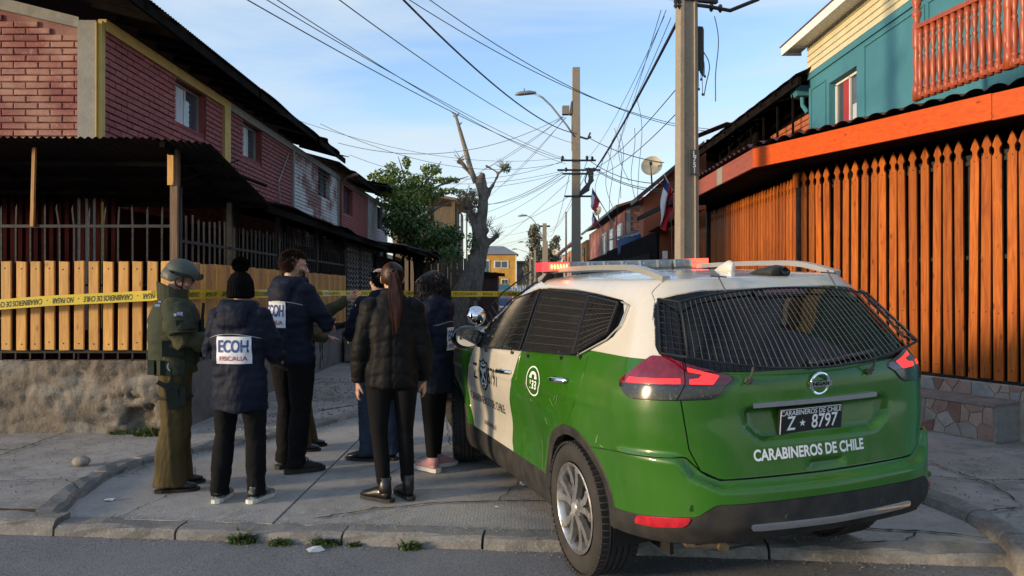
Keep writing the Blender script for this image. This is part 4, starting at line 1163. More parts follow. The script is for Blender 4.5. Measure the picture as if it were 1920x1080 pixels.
mb = MB(); mb.box((XT - .02, 6.9, 4.75), (.03, 1.6, 1.7)); mb.box((XT - .05, 6.55, 4.7), (.05, .9, 1.9), mi=1); o = keep(mb.build('siding_panel', [M_siding, M_soffit], th), th)
mb = MB().box((XT - .08, 6.55, 4.7), (.01, .74, 1.7)); keep(mb.build('upper_window', M_win, th), th)
mb = MB(); mb.bar((XT - .09, 6.55, 3.9), (XT - .09, 6.55, 5.55), .04); mb.bar((XT - .09, 6.1, 4.75), (XT - .09, 7.0, 4.75), .05); keep(mb.build('window_bar', M_soffit, th), th)
lr = thing('lean_to_roof', 'maroon wavy roof sheet with broad orange fascia over the picket fence', 'roof', (3.6, 9, 3.2))
G0 = Vector((3.09, 9.78, 0)); G1 = Vector((4.43, 7.0, 0)); gd_ = (G1 - G0).normalized(); G2 = G0 + gd_*5.2; G3 = Vector((3.085, 14.6, 0))
def fascia(p, q, z0, z1, m, t=.035, nm='fascia_board'):
    mb = MB(); d = (q - p).normalized(); nn = Vector((d.y, -d.x, 0)); nn = nn if nn.x > 0 else -nn
    a, b = p, q; mb.add([tuple(v + Vector((0, 0, z))) for z in (z0, z1) for v in (a, b, b + nn*t, a + nn*t)], [(0, 3, 2, 1), (4, 5, 6, 7), (0, 1, 5, 4), (1, 2, 6, 5), (2, 3, 7, 6), (3, 0, 4, 7)])
    return keep(mb.build(nm, m, lr), lr)
fascia(G0, G0 + gd_*3.06, 3.14, 3.385, M_fascia); fascia(G0 + gd_*3.066, G2, 3.135, 3.38, M_fascia)
fascia(G3, Vector((3.085, 11.5, 0)), 3.14, 3.385, M_pinkfascia); fascia(Vector((3.085, 11.49, 0)), Vector((3.085, 11.2, 0)), 3.14, 3.385, M_greybeam); fascia(Vector((3.085, 11.19, 0)), G0, 3.14, 3.385, M_pinkfascia)
mb = MB(); LL = (G0 - G2).length
def sheet(p0, p1, top0, top1, nu, amp=.03, per=.215):
    """wavy sheet from the eave line p0-p1 up to the wall line top0-top1"""
    L_ = (p1 - p0).length
    def f(u, v):
        e = p0.lerp(p1, u); w_ = top0.lerp(top1, u); p = e.lerp(w_, v)
        ph = (u*L_/per) % 1; wv = amp*(abs(math.sin(PI*ph))**.6*2 - 1)
        return p + Vector((0, 0, wv + (.012 if (v*6) % 1 < .02 else 0)))
    return f
nu = int(LL/.215*10)
pE0 = G2 - Vector((.05, .0, 0)) + Vector((0, 0, 3.41)); pE1 = G0 - Vector((.05, 0, 0)) + Vector((0, 0, 3.41))
mb.grid(nu, 6, sheet(pE0, pE1, Vector((XT + .0, G2.y + 1.2, 3.60)), Vector((XT, 10.4, 3.74))  , nu))
keep(mb.build('roof_sheet', M_tile, lr, smooth=True, fix=False), lr)
mb = MB(); nu = int(4.9/.215*10)
mb.grid(nu, 6, sheet(pE1, G3 - Vector((.05, 0, 0)) + Vector((0, 0, 3.41)), Vector((XT, 10.4, 3.74)), Vector((XT, 14.7, 4.45)), nu))
keep(mb.build('roof_sheet', M_tile, lr, smooth=True, fix=False), lr)
mb = MB().add([tuple(v) for v in (G2 + Vector((.05, 0, 3.16)), G0 + Vector((.05, 0, 3.16)), G3 + Vector((.05, 0, 3.16)), Vector((XT - .05, 14.6, 3.3)), Vector((XT - .05, 5, 3.3)))], [(4, 3, 2, 1, 0)])
keep(mb.build('ceiling_board', M_tim, lr, fix=False), lr)
mb = MB(); mb.bar((3.16, 9.85, .2), (3.16, 9.85, .3), .01); 
mb = MB(); mb.box((4.6, 12.2, 2.0), (.05, 4.6, 2.3)); mb.box((5.1, 8.6, 2.0), (.05, 4.6, 2.6)); keep(mb.build('yard_wall', M_tim, lr), lr)

pole = thing('utility_pole', 'thick rough concrete utility pole behind the car, plate reading L751', 'utility pole', (2.11, 9.2, .14), R(14))
def tap(z): return .128 - .0035*z
mb = MB(); vs = []
lv = [0, 1.1, 1.75, 3.0, 4.5, 6.0, 8.5]
pr_ = [(-1, -.55), (-.62, -.62), (-.55, -.48), (.55, -.48), (.62, -.62), (1, -.55), (1, .6), (-1, .6)]
for z in lv:
    for a, b in pr_: vs.append((a*tap(z), b*tap(z)*1.1, z))
k = len(pr_); fs = []; ms = []
for i in range(len(lv)-1):
    for j in range(k): fs.append((i*k+j, i*k+(j+1) % k, (i+1)*k+(j+1) % k, (i+1)*k+j)); ms.append(1 if i < 2 and lv[i+1] <= 1.8 else 0)
fs += [tuple(range(k-1, -1, -1)), tuple((len(lv)-1)*k + j for j in range(k))]; ms += [0, 0]
mb.v = vs; mb.f = fs; mb.m = ms
mb.build('shaft', [M_pole, M_polew], pole)
mb = MB(); mb.box((.052, -.088, 2.96), (.125, .014, .30)); o = mb.build('number_plate', mat('dark_plate', (0.07, 0.07, 0.065), rough=.6, var=.3), pole)
pt = MB()
for i, ch in enumerate('L751'):
    vs, fs = text_mesh(ch, .084, bold=.003); place2d(pt, vs, fs, Vector((.052, -.0965, 3.062 - i*.068)), (1, 0, 0), (0, 0, 1))
pt.build('plate_lettering', M_wtext, o, fix=False)
mb = MB(); mb.box((.17, .02, 4.45), (.10, .07, .30)); 
for i in range(6): mb.tube([(.13 + .014*i, -.02 + .01*(i % 2), 4.62), (.13 + .014*i, -.03, 4.3), (.13 + .015*i, -.02, 4.12 - .02*i)], .012, 6)
mb.build('splice_bundle', M_cable, pole)
mb = MB()
for i, (x, z0, z1) in enumerate(((.14, 4.15, 3.86), (.19, 4.15, 3.80), (.17, 4.15, 3.98), (.22, 4.2, 4.02))): mb.tube([(x, -.02, z0), (x + .01, -.02, z1)], .004, 5); mb.ell((x + .01, -.02, z1), (.016, .012, .018), n=8)
mb.build('hanging_connectors', M_cable, pole)
mb = MB(); mb.box((0, -.05, 4.93), (.75, .06, .05)); mb.tube([(.10, -.06, 4.86), (.22, -.1, 4.84), (.50, -.14, 4.80), (.85, -.2, 4.95)], .024, 8); mb.build('cross_arm', M_black, pole)
for x in (-.17, -.12, .3, .42): MB().lathe([(.012, 4.90), (.028, 4.88), (.016, 4.85), (.028, 4.83), (.010, 4.80)], (x, -.05, 0), n=10).build('insulator', M_cable, pole)

dh = thing('orange_house', 'orange brick house under a dark overhanging roof, beyond the turquoise house', 'house', (5.6, 16.5, .14))
mb = MB(); mb.box((5.75, 16.6, 2.5), (.3, 6.1, 4.7)); keep(mb.build('wall', M_orange, dh), dh)
mb = MB(); mb.box((5.70, 16.5, 5.05), (.2, 6.4, .75)); mb.box((5.4, 19.4, 4.3), (.9, .1, 2.2)); mb.box((5.25, 17.9, 4.75), (.06, 3.2, .9)); keep(mb.build('upper_boards', M_tim, dh), dh)
lay = MB()
for r_ in range(12):
    for c_ in range(9): lay.cbox((5.59, 13.75 + c_*.31 + (.15 if r_ % 2 else 0), 3.75 + r_*.10), (.286, .02, .086), .006, Matrix.Rotation(R(-90), 3, 'Z'))
o = keep(lay.build('brickwork', M_orange, dh, fix=False), dh); o['kind'] = 'stuff'
mb = MB(); mb.box((5.56, 15.15, 4.15), (.04, 1.1, .9)); w_ = keep(mb.build('window', M_curt, dh), dh)
mb = MB(); mb.bar((5.53, 14.6, 4.62), (5.53, 15.7, 4.62), .05); mb.bar((5.53, 15.15, 3.7), (5.53, 15.15, 4.6), .03); mb.build('frame', M_dframe, w_)
mb = MB(); mb.prism([(0, 0), (.9, .0), (.9, .9), (0, .9)], (5.2, 16.2, 3.75), (0, 1, 0), (0, 0, 1), (.4, 0, 0)); keep(mb.build('bay', M_orange, dh), dh)
e0, e1 = Vector((4.9, 13.2, 5.30)), Vector((4.55, 19.6, 5.05)); r0, r1 = Vector((6.6, 13.2, 6.05)), Vector((6.6, 19.6, 5.9))
mb = MB(); mb.grid(180, 4, lambda u, v: e0.lerp(e1, u).lerp(r0.lerp(r1, u), v) + Vector((0, 0, .012*math.cos(u*6.4/.076*2*PI)))); keep(mb.build('roof', M_tin, dh, fix=False), dh)
mb = MB(); mb.bar(e0 - Vector((-.08, 0, .10)), e1 - Vector((-.08, 0, .10)), .06, .14)
for i in range(9): a = e0.lerp(e1, (i + .3)/9); mb.bar(a - Vector((0, 0, .06)), Vector((5.6, a.y, a.z + .2)), .05, .09)
for i in range(7): y = 13.7 + i*.8; mb.bar((5.05, y, 4.1), (5.05, y, 5.15), .035)
mb.bar((5.05, 13.6, 4.35), (5.05, 19, 4.25), .04)
keep(mb.build('eaves_timber', M_tim, dh), dh)
mb = MB(); mb.add([tuple(v) for v in (Vector((3.3, 14.75, 3.42)), Vector((3.2, 19.4, 3.42)), Vector((5.5, 19.4, 4.15)), Vector((5.5, 14.75, 4.15)))], [(0, 1, 2, 3)]); mb.bar((3.3, 14.75, 3.38), (3.2, 19.4, 3.38), .04, .1); keep(mb.build('lower_roof', M_tin, dh, fix=False), dh)
mb = MB(); p_ = at(1290, 262, 17); q_ = at(1370, 230, 16); mb.bar(p_, q_, .25, .012); keep(mb.build('loose_sheet', M_tin2, dh), dh)
og = thing('orange_house', 'orange house front with a tiled gable behind the big flag', 'house', (3.6, 20, .14))
mb = MB(); mb.prism([(3.45, .14), (7.5, .14), (7.5, 5.6), (4.8, 5.2), (3.45, 3.98)], (0, 20.0, 0), (1, 0, 0), (0, 0, 1), (0, .6, 0)); keep(mb.build('wall', M_orange, og), og)
mb = MB(); a, b = Vector((3.22, 19.6, 3.98)), Vector((4.95, 19.6, 5.42))
mb.add([tuple(a), tuple(b), tuple(b + Vector((0, 1.1, 0))), tuple(a + Vector((0, 1.1, 0))), tuple(a - Vector((0, 0, .12))), tuple(b - Vector((0, 0, .12))), tuple(b + Vector((0, 1.1, -.12))), tuple(a + Vector((0, 1.1, -.12)))], [(0, 3, 2, 1), (4, 5, 6, 7), (0, 1, 5, 4), (1, 2, 6, 5), (2, 3, 7, 6), (3, 0, 4, 7)])
keep(mb.build('roof', M_tile, og), og)
bh_ = thing('brick_house', 'brick house with red barge boards on the right, far up the street', 'house', (4.1, 29, .14))
mb = MB(); mb.prism([(4.15, .14), (9, .14), (9, 5.3), (5.9, 5.05), (4.15, 4.55)], (0, 28.0, 0), (1, 0, 0), (0, 0, 1), (0, 13.0, 0)); keep(mb.build('wall', M_mort_front, bh_), bh_)
bk = MB()
for r_ in range(24):
    for c_ in range(7): bk.cbox((4.45 + c_*.31 + (.15 if r_ % 2 else 0), 27.99, 2.3 + r_*.10), (.285, .02, .085), .006)
o = keep(bk.build('brickwork', mat('sunlit_brick', (0.33, 0.14, 0.085), rough=.85, var=.25, scale=3), bh_, fix=False), bh_); o['kind'] = 'stuff'
mb = MB(); mb.box((4.27, 27.97, 3.1), (.14, .06, 2.9)); keep(mb.build('corner_pillar', M_greybeam, bh_), bh_)
mb = MB(); mb.bar((3.85, 27.6, 4.62), (6.2, 27.6, 5.32), .05, .16, ref=(0, 1, 0)); keep(mb.build('barge_board', mat('red_barge', (0.24, 0.06, 0.04), rough=.6), bh_), bh_)
mb = MB(); a, b = Vector((3.80, 27.6, 4.66)), Vector((6.3, 27.6, 5.42)); dY = Vector((0, 14, 0)); mb.add([tuple(v) for v in (a, b, b + dY, a + dY)], [(0, 1, 2, 3)]); mb.bar(a - Vector((0, 0, .05)), a + dY - Vector((0, 0, .05)), .06, .10); keep(mb.build('roof', M_tin2, bh_, fix=False), bh_)
for y, mcol in ((29.2, M_win), (31.5, M_win), (34, M_win)):
    w_ = keep(MB().box((4.13, y, 3.6), (.06, 1.1, 1.0)).build('window', M_soffit, bh_), bh_); MB().box((4.10, y, 3.6), (.02, .95, .85)).build('pane', mcol, w_)
mb = MB(); mb.box((4.12, 30.4, 3.5), (.05, .7, 1.6)); keep(mb.build('pink_panel', mat('pink_render', (0.42, 0.14, 0.11), rough=.8), bh_), bh_)
for i, (y, col, lab) in enumerate(((43, (0.45, 0.22, 0.07), 'ochre house far up the right side, beyond the brick house'), (54, (0.36, 0.17, 0.10), 'small brick-red house at the far right end of the street'))):
    t = thing('far_house', lab, 'house', (4.3, y, .14))
    keep(MB().prism([(4.2, .14), (9, .14), (9, 5.2), (4.2, 4.4)], (0, y, 0), (1, 0, 0), (0, 0, 1), (0, 9.5, 0)).build('wall', mat('far_wall', col, rough=.85, var=.2), t), t)
    keep(MB().bar((3.8, y - .3, 4.5), (3.8, y + 9.7, 4.5), .3, .12).build('eaves', M_tile, t), t)
    for k in range(3): keep(MB().box((4.17, y + 1.5 + k*3, 3.5), (.06, 1.1, 1.0)).build('window', M_win, t), t)
sh = thing('dark_shed', 'row of dark sheet-metal yard fronts with awnings behind the light bar', 'shed', (3.05, 20, .14))
mb = MB(); mb.box((3.12, 20.6, 1.45), (.06, 8.6, 2.75)); mb.box((3.20, 30.8, 1.45), (.06, 11.5, 2.7)); mb.box((3.6, 36.6, 1.4), (.9, .06, 2.6)); keep(mb.build('front', M_tim, sh), sh)
mb = MB()
for i in range(30): mb.bar((3.06, 17 + i*.14, .3), (3.06, 17 + i*.14, 2.4), .018)
for k in range(4): mb.tube([(3.05, 18 + k*.8 + .25*math.cos(a), 1.9 + .25*math.sin(a)) for a in [2*PI*i/14 for i in range(15)]], .014, 4, cap=False)
keep(mb.build('grille', M_iron, sh), sh)
mb = MB(); P1, P2, P3, P4 = at(1212, 436, 20.5), at(1270, 408, 15.4), Vector((3.9, 15.4, 3.2)), Vector((4.1, 20.5, 3.2))
mb.grid(40, 2, lambda u, v: P1.lerp(P2, u).lerp(P4.lerp(P3, u), v) + Vector((0, 0, .02*math.sin(u*60)))); keep(mb.build('awning_sheet', M_tin2, sh, fix=False), sh)
mb = MB(); P1, P2 = at(1135, 452, 29), at(1214, 437, 20.6); mb.grid(40, 2, lambda u, v: P1.lerp(P2, u) + Vector((1.1*v, 0, .35*v + .02*math.sin(u*60)))); keep(mb.build('awning_sheet', M_tin2, sh, fix=False), sh)
mb = MB(); P1, P2 = at(1158, 452, 22), at(1202, 440, 19.6); mb.grid(10, 4, lambda u, v: P1.lerp(P2, u) + Vector((-.03 + .05*v, 0, .02 - v*(.42 - .34*u) + .02*math.sin(u*7)))); tag(mb.build('tarpaulin', mat('blue_tarp', (0.02, 0.085, 0.23), rough=.5), fix=False), 'blue tarpaulin hanging from the awning of the dark shed', 'tarpaulin')
mb = MB(); mb.box(at(1247, 478, 15.3), (.10, .02, .16)); tag(mb.build('notice', M_paper), 'small white notice on the dark shed front near the pole', 'notice')
def dish(c, r, label, aim=(-.35, -1, .35)):
    d = Vector(aim).normalized(); q = d.to_track_quat('Z', 'Y').to_matrix()
    t = thing('satellite_dish', label, 'satellite dish', c, group='satellite dishes on the right roofs')
    mb = MB(); prof = [(r*k/8, .28*r*(k/8)**2) for k in range(1, 9)]
    mb.lathe(prof, n=28, rot=q, cap=False); mb.add([tuple(q @ Vector((r/8*math.cos(2*PI*j/28), r/8*math.sin(2*PI*j/28), .0044*r))) for j in range(28)], [tuple(range(28))])
    mb.build('reflector', mat('dish_cream', (0.50, 0.44, 0.30), rough=.5, var=.1), t, smooth=True)
    mb = MB(); mb.tube([q @ Vector((0, -r, .25*r)), q @ Vector((0, -.1*r, .85*r))], .012, 6); mb.box(q @ Vector((0, -.06*r, .85*r)), (.06, .06, .1), q); mb.build('feed_arm', M_cable, t)
    mb = MB(); mb.tube([(0, .02, -.02), (0.02, .25, -.1), (.05, .3, -r*1.5)], .02, 6); mb.build('mast', M_iron, t)
dish(at(1223, 313, 19.3), .27, 'large cream satellite dish on the tiled gable by the big flag')
dish(at(1122, 396, 27.5), .18, 'small satellite dish beside the far flags, over the brick house roof', (-.8, -.8, .3))
dish(at(1041, 473, 50), .22, 'tiny satellite dish on the farthest right roof above the light bar', (-.2, -1, .3))
M_fr = mat('flag_red', (0.42, 0.012, 0.025), rough=.75); M_fw = mat('flag_white', (0.62, 0.61, 0.60), rough=.75); M_fb = mat('flag_blue', (0.012, 0.02, 0.11), rough=.75)
def flag(label, top, foot, hoist, fly, label2=None, fold=.05, grp='flags on the right houses'):
    """cloth hanging from a slanted staff; top canton blue, rest white beside red"""
    t = thing('flag', label, 'flag', top, group=grp)
    mb = MB().tube([Vector((0, 0, 0)), Vector(foot) - Vector(top)], .014, 6); mb.build('staff', mat('pale_staff', (0.5, 0.44, 0.34), rough=.6), t)
    d = (Vector(foot) - Vector(top)); dn = d.normalized()
    mb = MB(); nu, nv = 14, 22
    def f(u, v):
        base = dn*(.02 + u*hoist); drop = Vector((-.10*v*fly - (1-u)*.0, 0, -fly*v*(1 - .10*u)))
        g_ = base*(1 - .35*v) + drop
        return g_ + Vector((.03*math.sin(v*9 + u*5)*v*fold*20, fold*math.sin(u*9 + v*4), 0))
    vs = [tuple(f(i/nu, j/nv)) for i in range(nu+1) for j in range(nv+1)]
    for i in range(nu):
        for j in range(nv):
            u, v = (i+.5)/nu, (j+.5)/nv
            mi = 0 if u > .43 else (2 if v < .25 else 1)
            mb.add([vs[i*(nv+1)+j], vs[(i+1)*(nv+1)+j], vs[(i+1)*(nv+1)+j+1], vs[i*(nv+1)+j+1]], [(0, 1, 2, 3)], mi)
    mb.build('cloth', [M_fr, M_fw, M_fb], t, smooth=True, fix=False)
flag('large white, red and blue flag hanging beside the concrete pole', at(1245, 326, 16), at(1268, 372, 16), .50, 1.05)
flag('small red, white and blue flag, upper one near the middle pole', at(1110, 352, 26), at(1150, 420, 27), .62, .62, fold=.03)
flag('small red and white flag, lower one near the middle pole', at(1111, 398, 26.5), at(1134, 440, 27.5), .55, .40, fold=.03)
def leaf_mat(name, c1, c2, rough=.55):
    m = mat(name, c1, rough=rough, col2=c2, scale=3.5, lo=.35, hi=.68, coords='Object')
    p = m.node_tree.nodes['Principled BSDF']; p.inputs['Subsurface Weight'].default_value = 0.0
    return m
M_leaf = leaf_mat('sunlit_leaves', (0.085, 0.150, 0.020), (0.22, 0.26, 0.040))  # sun on the upper crown put into a lighter, yellower leaf colour
M_leafd = leaf_mat('dark_leaves', (0.045, 0.090, 0.018), (0.10, 0.155, 0.030))  # lower crown's shade put into a darker leaf colour; sprouts share it
M_dead = leaf_mat('dry_leaves', (0.20, 0.135, 0.065), (0.32, 0.24, 0.13), .8)
M_bark = mat_layers('grey_bark', (0.20, 0.17, 0.138), [((0.11, 0.092, 0.075), 7, .42, .6, .9, (1, 1, .35)), ((0.30, 0.265, 0.215), 13, .52, .68, .7, (1, 1, .4)), ((0.075, 0.062, 0.05), 40, .58, .68, .8, (1, 1, .5))], rough=.95, bump=1.0, bscale=26, bdist=.05, coords='World')
M_limb = mat_layers('pale_limb', (0.22, 0.19, 0.145), [((0.12, 0.10, 0.08), 14, .5, .68, .8), ((0.30, 0.26, 0.20), 30, .55, .7, .6)], rough=.9, bump=.6, bscale=40, coords='World')

def leaves(mb, c, r, n, size, seed, hollow=.35, droop=0.0):
    r2 = random.Random(seed)
    for i in range(n):
        while True:
            p = Vector((r2.uniform(-1, 1), r2.uniform(-1, 1), r2.uniform(-1, 1)))
            if hollow < p.length < 1: break
        q = Vector((c[0] + p.x*r[0], c[1] + p.y*r[1], c[2] + p.z*r[2] - droop*r2.random()))
        nrm = (p*.6 + Vector((r2.uniform(-1, 1), r2.uniform(-1, 1), r2.uniform(-.4, 1)))).normalized()
        a, b = frame_of(nrm); s = size*r2.uniform(.6, 1.25); t = r2.uniform(0, 6.28)
        u = a*math.cos(t) + b*math.sin(t); v = nrm.cross(u)
        mb.add([tuple(q - u*s), tuple(q + v*s*.42 - u*s*.1), tuple(q + u*s), tuple(q - v*s*.42 - u*s*.1)], [(0, 1, 2, 3)])

tr = thing('leafy_tree', 'green leafy tree spilling over the awnings, left of the bare pollarded trunk', 'tree', (-3.5, 28.2, .14))
def KT(o, h=tr): return keep(o, h)
mb = MB().tube([(-3.5, 28.2, .1), (-3.45, 28.1, 2), (-3.6, 28.2, 3.6), (-3.7, 28.4, 5.6)], [.20, .16, .13, .05], 10)
bl = [((-3.6, 28.2, 3.4), (-4.6, 27.8, 5.7)), ((-3.6, 28.2, 3.6), (-2.5, 28.0, 5.0)), ((-3.7, 28.3, 4.6), (-2.6, 28.0, 6.3)), ((-3.7, 28.3, 4.9), (-1.6, 28.0, 5.75)), ((-3.6, 28.2, 3.0), (-2.2, 27.6, 3.4)), ((-3.7, 28.3, 4.6), (-4.2, 28.1, 6.5)), ((-3.6, 28.2, 4.0), (-1.9, 28.0, 4.95))]
for a, b in bl: a = Vector(a); b = Vector(b); mb.tube([a, a.lerp(b, .5) + Vector((0, 0, .12)), b], [.07, .04, .012], 6)
KT(mb.build('trunk', M_bark, tr, smooth=True))
mb = MB(); md = MB()
S_ = 28.2
def tc_(px, py, rx, ry, n, seed, dark=False, Y=28.2, size=.085):
    c = at(px, py, Y); k = Y/1430
    leaves(md if dark else mb, c, (rx*k, rx*k*1.0, ry*k), n, size, seed)
spec = [(715, 335, 26, 18, 420), (735, 318, 14, 14, 130), (762, 305, 9, 12, 90), (752, 345, 36, 26, 800), (808, 318, 22, 11, 240), (790, 342, 26, 18, 420), (832, 338, 24, 6, 150), (852, 338, 10, 5, 60), (846, 358, 24, 5, 130), (815, 360, 22, 12, 240), (770, 375, 46, 26, 1000), (735, 372, 30, 24, 520)]
for i, (a, b, c, d, n) in enumerate(spec): tc_(a, b, c, d, n, i)
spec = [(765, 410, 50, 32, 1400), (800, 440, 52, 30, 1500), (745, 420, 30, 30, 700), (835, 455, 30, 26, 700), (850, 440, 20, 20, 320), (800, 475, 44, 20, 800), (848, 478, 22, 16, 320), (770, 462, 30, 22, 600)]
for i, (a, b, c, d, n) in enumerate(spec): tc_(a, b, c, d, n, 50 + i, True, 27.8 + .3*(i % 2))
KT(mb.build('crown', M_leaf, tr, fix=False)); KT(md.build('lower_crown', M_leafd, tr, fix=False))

def voxel(mb, name, m, parent, vox, disp=None, smooth_it=2, loc=None):
    """joins overlapping pieces into one continuous skin"""
    me = mb.mesh(name + '_raw', m, fix=True); o = bpy.data.objects.new(name, me); C.objects.link(o)
    md_ = o.modifiers.new('r', 'REMESH'); md_.mode = 'VOXEL'; md_.voxel_size = vox; md_.use_smooth_shade = True
    sm = o.modifiers.new('s', 'SMOOTH'); sm.iterations = smooth_it; sm.factor = .5
    dg = bpy.context.evaluated_depsgraph_get(); dg.update()
    ev = o.evaluated_get(dg); me2 = bpy.data.meshes.new_from_object(ev, depsgraph=dg)
    bpy.data.objects.remove(o); bpy.data.meshes.remove(me)
    me2.name = name
    if disp is not None:
        n = len(me2.vertices); co = np.empty(n*3); me2.vertices.foreach_get('co', co); co = co.reshape(-1, 3)
        no = np.empty(n*3); me2.vertices.foreach_get('normal', no); no = no.reshape(-1, 3)
        co = disp(co, no); me2.vertices.foreach_set('co', co.ravel()); me2.update()
    me2.polygons.foreach_set('use_smooth', [True]*len(me2.polygons))
    if m and not me2.materials: me2.materials.append(m)
    return new_obj(name, me2, parent, loc)
def np_noise(P, sc, seed=0):
    """cheap smooth noise from sines"""
    r2 = np.random.RandomState(seed); outp = np.zeros(len(P))
    for k in range(5):
        w_ = r2.normal(size=(3, 3)); f = sc*(1.6**k); ph = r2.uniform(0, 6.28, 3)
        q = P @ w_ * f + ph
        outp += np.sin(q[:, 0] + 1.3*np.sin(q[:, 1]) + .7*np.sin(q[:, 2]))*(.6**k)
    return outp/2.2
pt_ = thing('pollarded_tree', 'bare pollarded tree with a thick knobbly leaning trunk at the kerb', 'tree', (-1.8, 24, .15))
def lim(mb, pts, Y=24):
    P = []; Rr = []
    for px, py, w_ in pts: P.append(at(px, py, Y)); Rr.append(w_*Y/1430/2*.86)
    for a, b in zip(range(len(P)-1), range(1, len(P))):
        pass
    mb.loft(P, [(r, r) for r in Rr], ref=(0, -1, 0), n=14, dome=.8)
mb = MB()
lim(mb, [(846, 622, 66), (856, 590, 54), (866, 555, 49), (880, 520, 43), (890, 490, 38), (897, 455, 33), (903, 420, 29), (906, 385, 27), (905, 355, 23), (902, 332, 21)])
lim(mb, [(905, 372, 17), (893, 340, 14), (876, 318, 13), (864, 303, 12)]); lim(mb, [(906, 385, 14), (918, 360, 13), (929, 338, 12), (936, 322, 11)]); lim(mb, [(936, 326, 11), (925, 318, 9), (911, 311, 8)]); lim(mb, [(934, 326, 10), (943, 318, 11)])
lim(mb, [(893, 560, 24), (899, 520, 21), (906, 480, 18), (914, 458, 17), (928, 444, 17)]); lim(mb, [(898, 470, 16), (888, 420, 18), (880, 395, 17)]); lim(mb, [(902, 470, 14), (910, 440, 14), (914, 432, 12)])
for px, py, r in ((880, 388, 22), (903, 330, 18), (860, 303, 12), (945, 317, 12), (931, 442, 16), (914, 433, 14), (893, 455, 24), (884, 500, 34)): mb.ell(at(px, py, 24), [r*24/1430*.50]*3, n=10)
def bark_disp(co, no):
    d = (.038*np_noise(co*np.array([1, 1, .35]), 4.0, 3) - .03) + .018*np_noise(co*np.array([1, 1, .4]), 13, 5)
    return co + no*d[:, None]
keep(voxel(mb, 'trunk', M_bark, pt_, .032, bark_disp, 1), pt_)
mb = MB()
mb.tube([at(892, 342, 24), at(882, 316, 24), at(874, 285, 24), at(864, 250, 24), at(856, 222, 24), at(852, 212, 24)], [.09, .085, .075, .06, .045, .03], 8)
for px, py, qx, qy in ((856, 222, 849, 216), (856, 218, 861, 211), (854, 215, 847, 211), (860, 235, 866, 229)): mb.tube([at(px, py, 24), at(qx, qy, 24)], [.03, .015], 5)
keep(mb.build('limb', M_limb, pt_, smooth=True), pt_)
mb = MB(); r2 = random.Random(8)
for cx, cy, n, rr in ((880, 375, 90, 22), (885, 410, 50, 16), (945, 315, 26, 9), (930, 440, 22, 9), (866, 300, 14, 8), (916, 425, 20, 8)):
    for i in range(n):
        a = r2.uniform(0, 6.28); p = at(cx + r2.uniform(-rr, rr)*.5, cy + r2.uniform(-rr, rr)*.6, 24 + r2.uniform(-.3, .3)); q = p + Vector((math.cos(a)*.22, r2.uniform(-.2, .2), r2.uniform(.0, .38))); mb.tube([p, q], [.011, .004], 4, cap=False)
keep(mb.build('twigs', M_limb, pt_, fix=False), pt_)['kind'] = 'stuff'
mb = MB(); leaves(mb, at(878, 372, 24), (.40, .35, .34), 420, .06, 5, 0); leaves(mb, at(884, 405, 24), (.22, .25, .3), 160, .05, 6, 0); keep(mb.build('dry_leaves', M_dead, pt_, fix=False), pt_)
mb = MB(); leaves(mb, at(948, 316, 24), (.18, .2, .16), 120, .05, 7, 0); leaves(mb, at(886, 455, 23.8), (.2, .2, .35), 260, .05, 9, 0); leaves(mb, at(845, 480, 24.5), (.4, .3, .4), 300, .06, 10, 0); keep(mb.build('sprouts', M_leafd, pt_, fix=False), pt_)['kind'] = 'stuff'
M_plank = wood('grey_planks', (0.20, 0.155, 0.11), (0.10, 0.078, 0.058), rough=.9, objvar=.28)
pf = thing('plank_fence', 'tall fence of weathered brown and grey planks behind the bare trunk', 'fence', (-2.2, 27.5, .15))
r2 = random.Random(4)
for i in range(18):
    x = -3.3 + i*.112; h = 2.5 + r2.uniform(-.12, .18) - (.0 if i > 5 else .2)
    keep(MB().box((x, 26.5 + .02*(i % 2), .15 + h/2), (.10, .025, h), Matrix.Rotation(r2.uniform(-.015, .015), 3, 'Y')).build('plank', M_plank, pf), pf)
for i in range(12):
    y = 26.6 + i*.24; h = 2.7 + r2.uniform(-.1, .25)
    keep(MB().box((-1.34, y, .15 + h/2), (.025, .21, h)).build('plank', M_tin2 if i % 3 == 0 else M_plank, pf), pf)
shk = thing('tin_shack', 'small dark red-brown shack with a black sagging roof beyond the bare tree', 'shack', (-1.4, 33, .15))
M_rust = mat('rust_red_sheet', (0.085, 0.035, 0.028), rough=.7, var=.3, scale=3)
keep(MB().box((-1.5, 33.5, 1.2), (1.8, 3.0, 2.1)).build('wall', M_rust, shk), shk)
mb = MB(); mb.grid(20, 3, lambda u, v: (-2.6 + 2.3*u, 31.8 + 3.6*v, 2.42 - .18*u + .05*math.sin(u*17))); mb.bar((-2.6, 31.8, 2.38), (-.3, 31.8, 2.2), .04, .14); keep(mb.build('roof', M_tin, shk, fix=False), shk)
mb = MB()
for i in range(13): mb.bar((-2.38 + i*.145, 31.96, .2), (-2.38 + i*.145, 31.96, 2.2), .03)
keep(mb.build('ribs', M_rust, shk), shk)
wh = thing('timber_house', 'raw timber upper storey with a low roof showing above the green tree', 'house', (-3.5, 38, .15))
M_rawt = wood('raw_timber', (0.20, 0.145, 0.085), (0.11, 0.08, 0.05), rough=.85)
keep(MB().box((-4.3, 40.0, 2.9), (3.2, 4.6, 5.6)).build('wall', M_rawt, wh), wh)
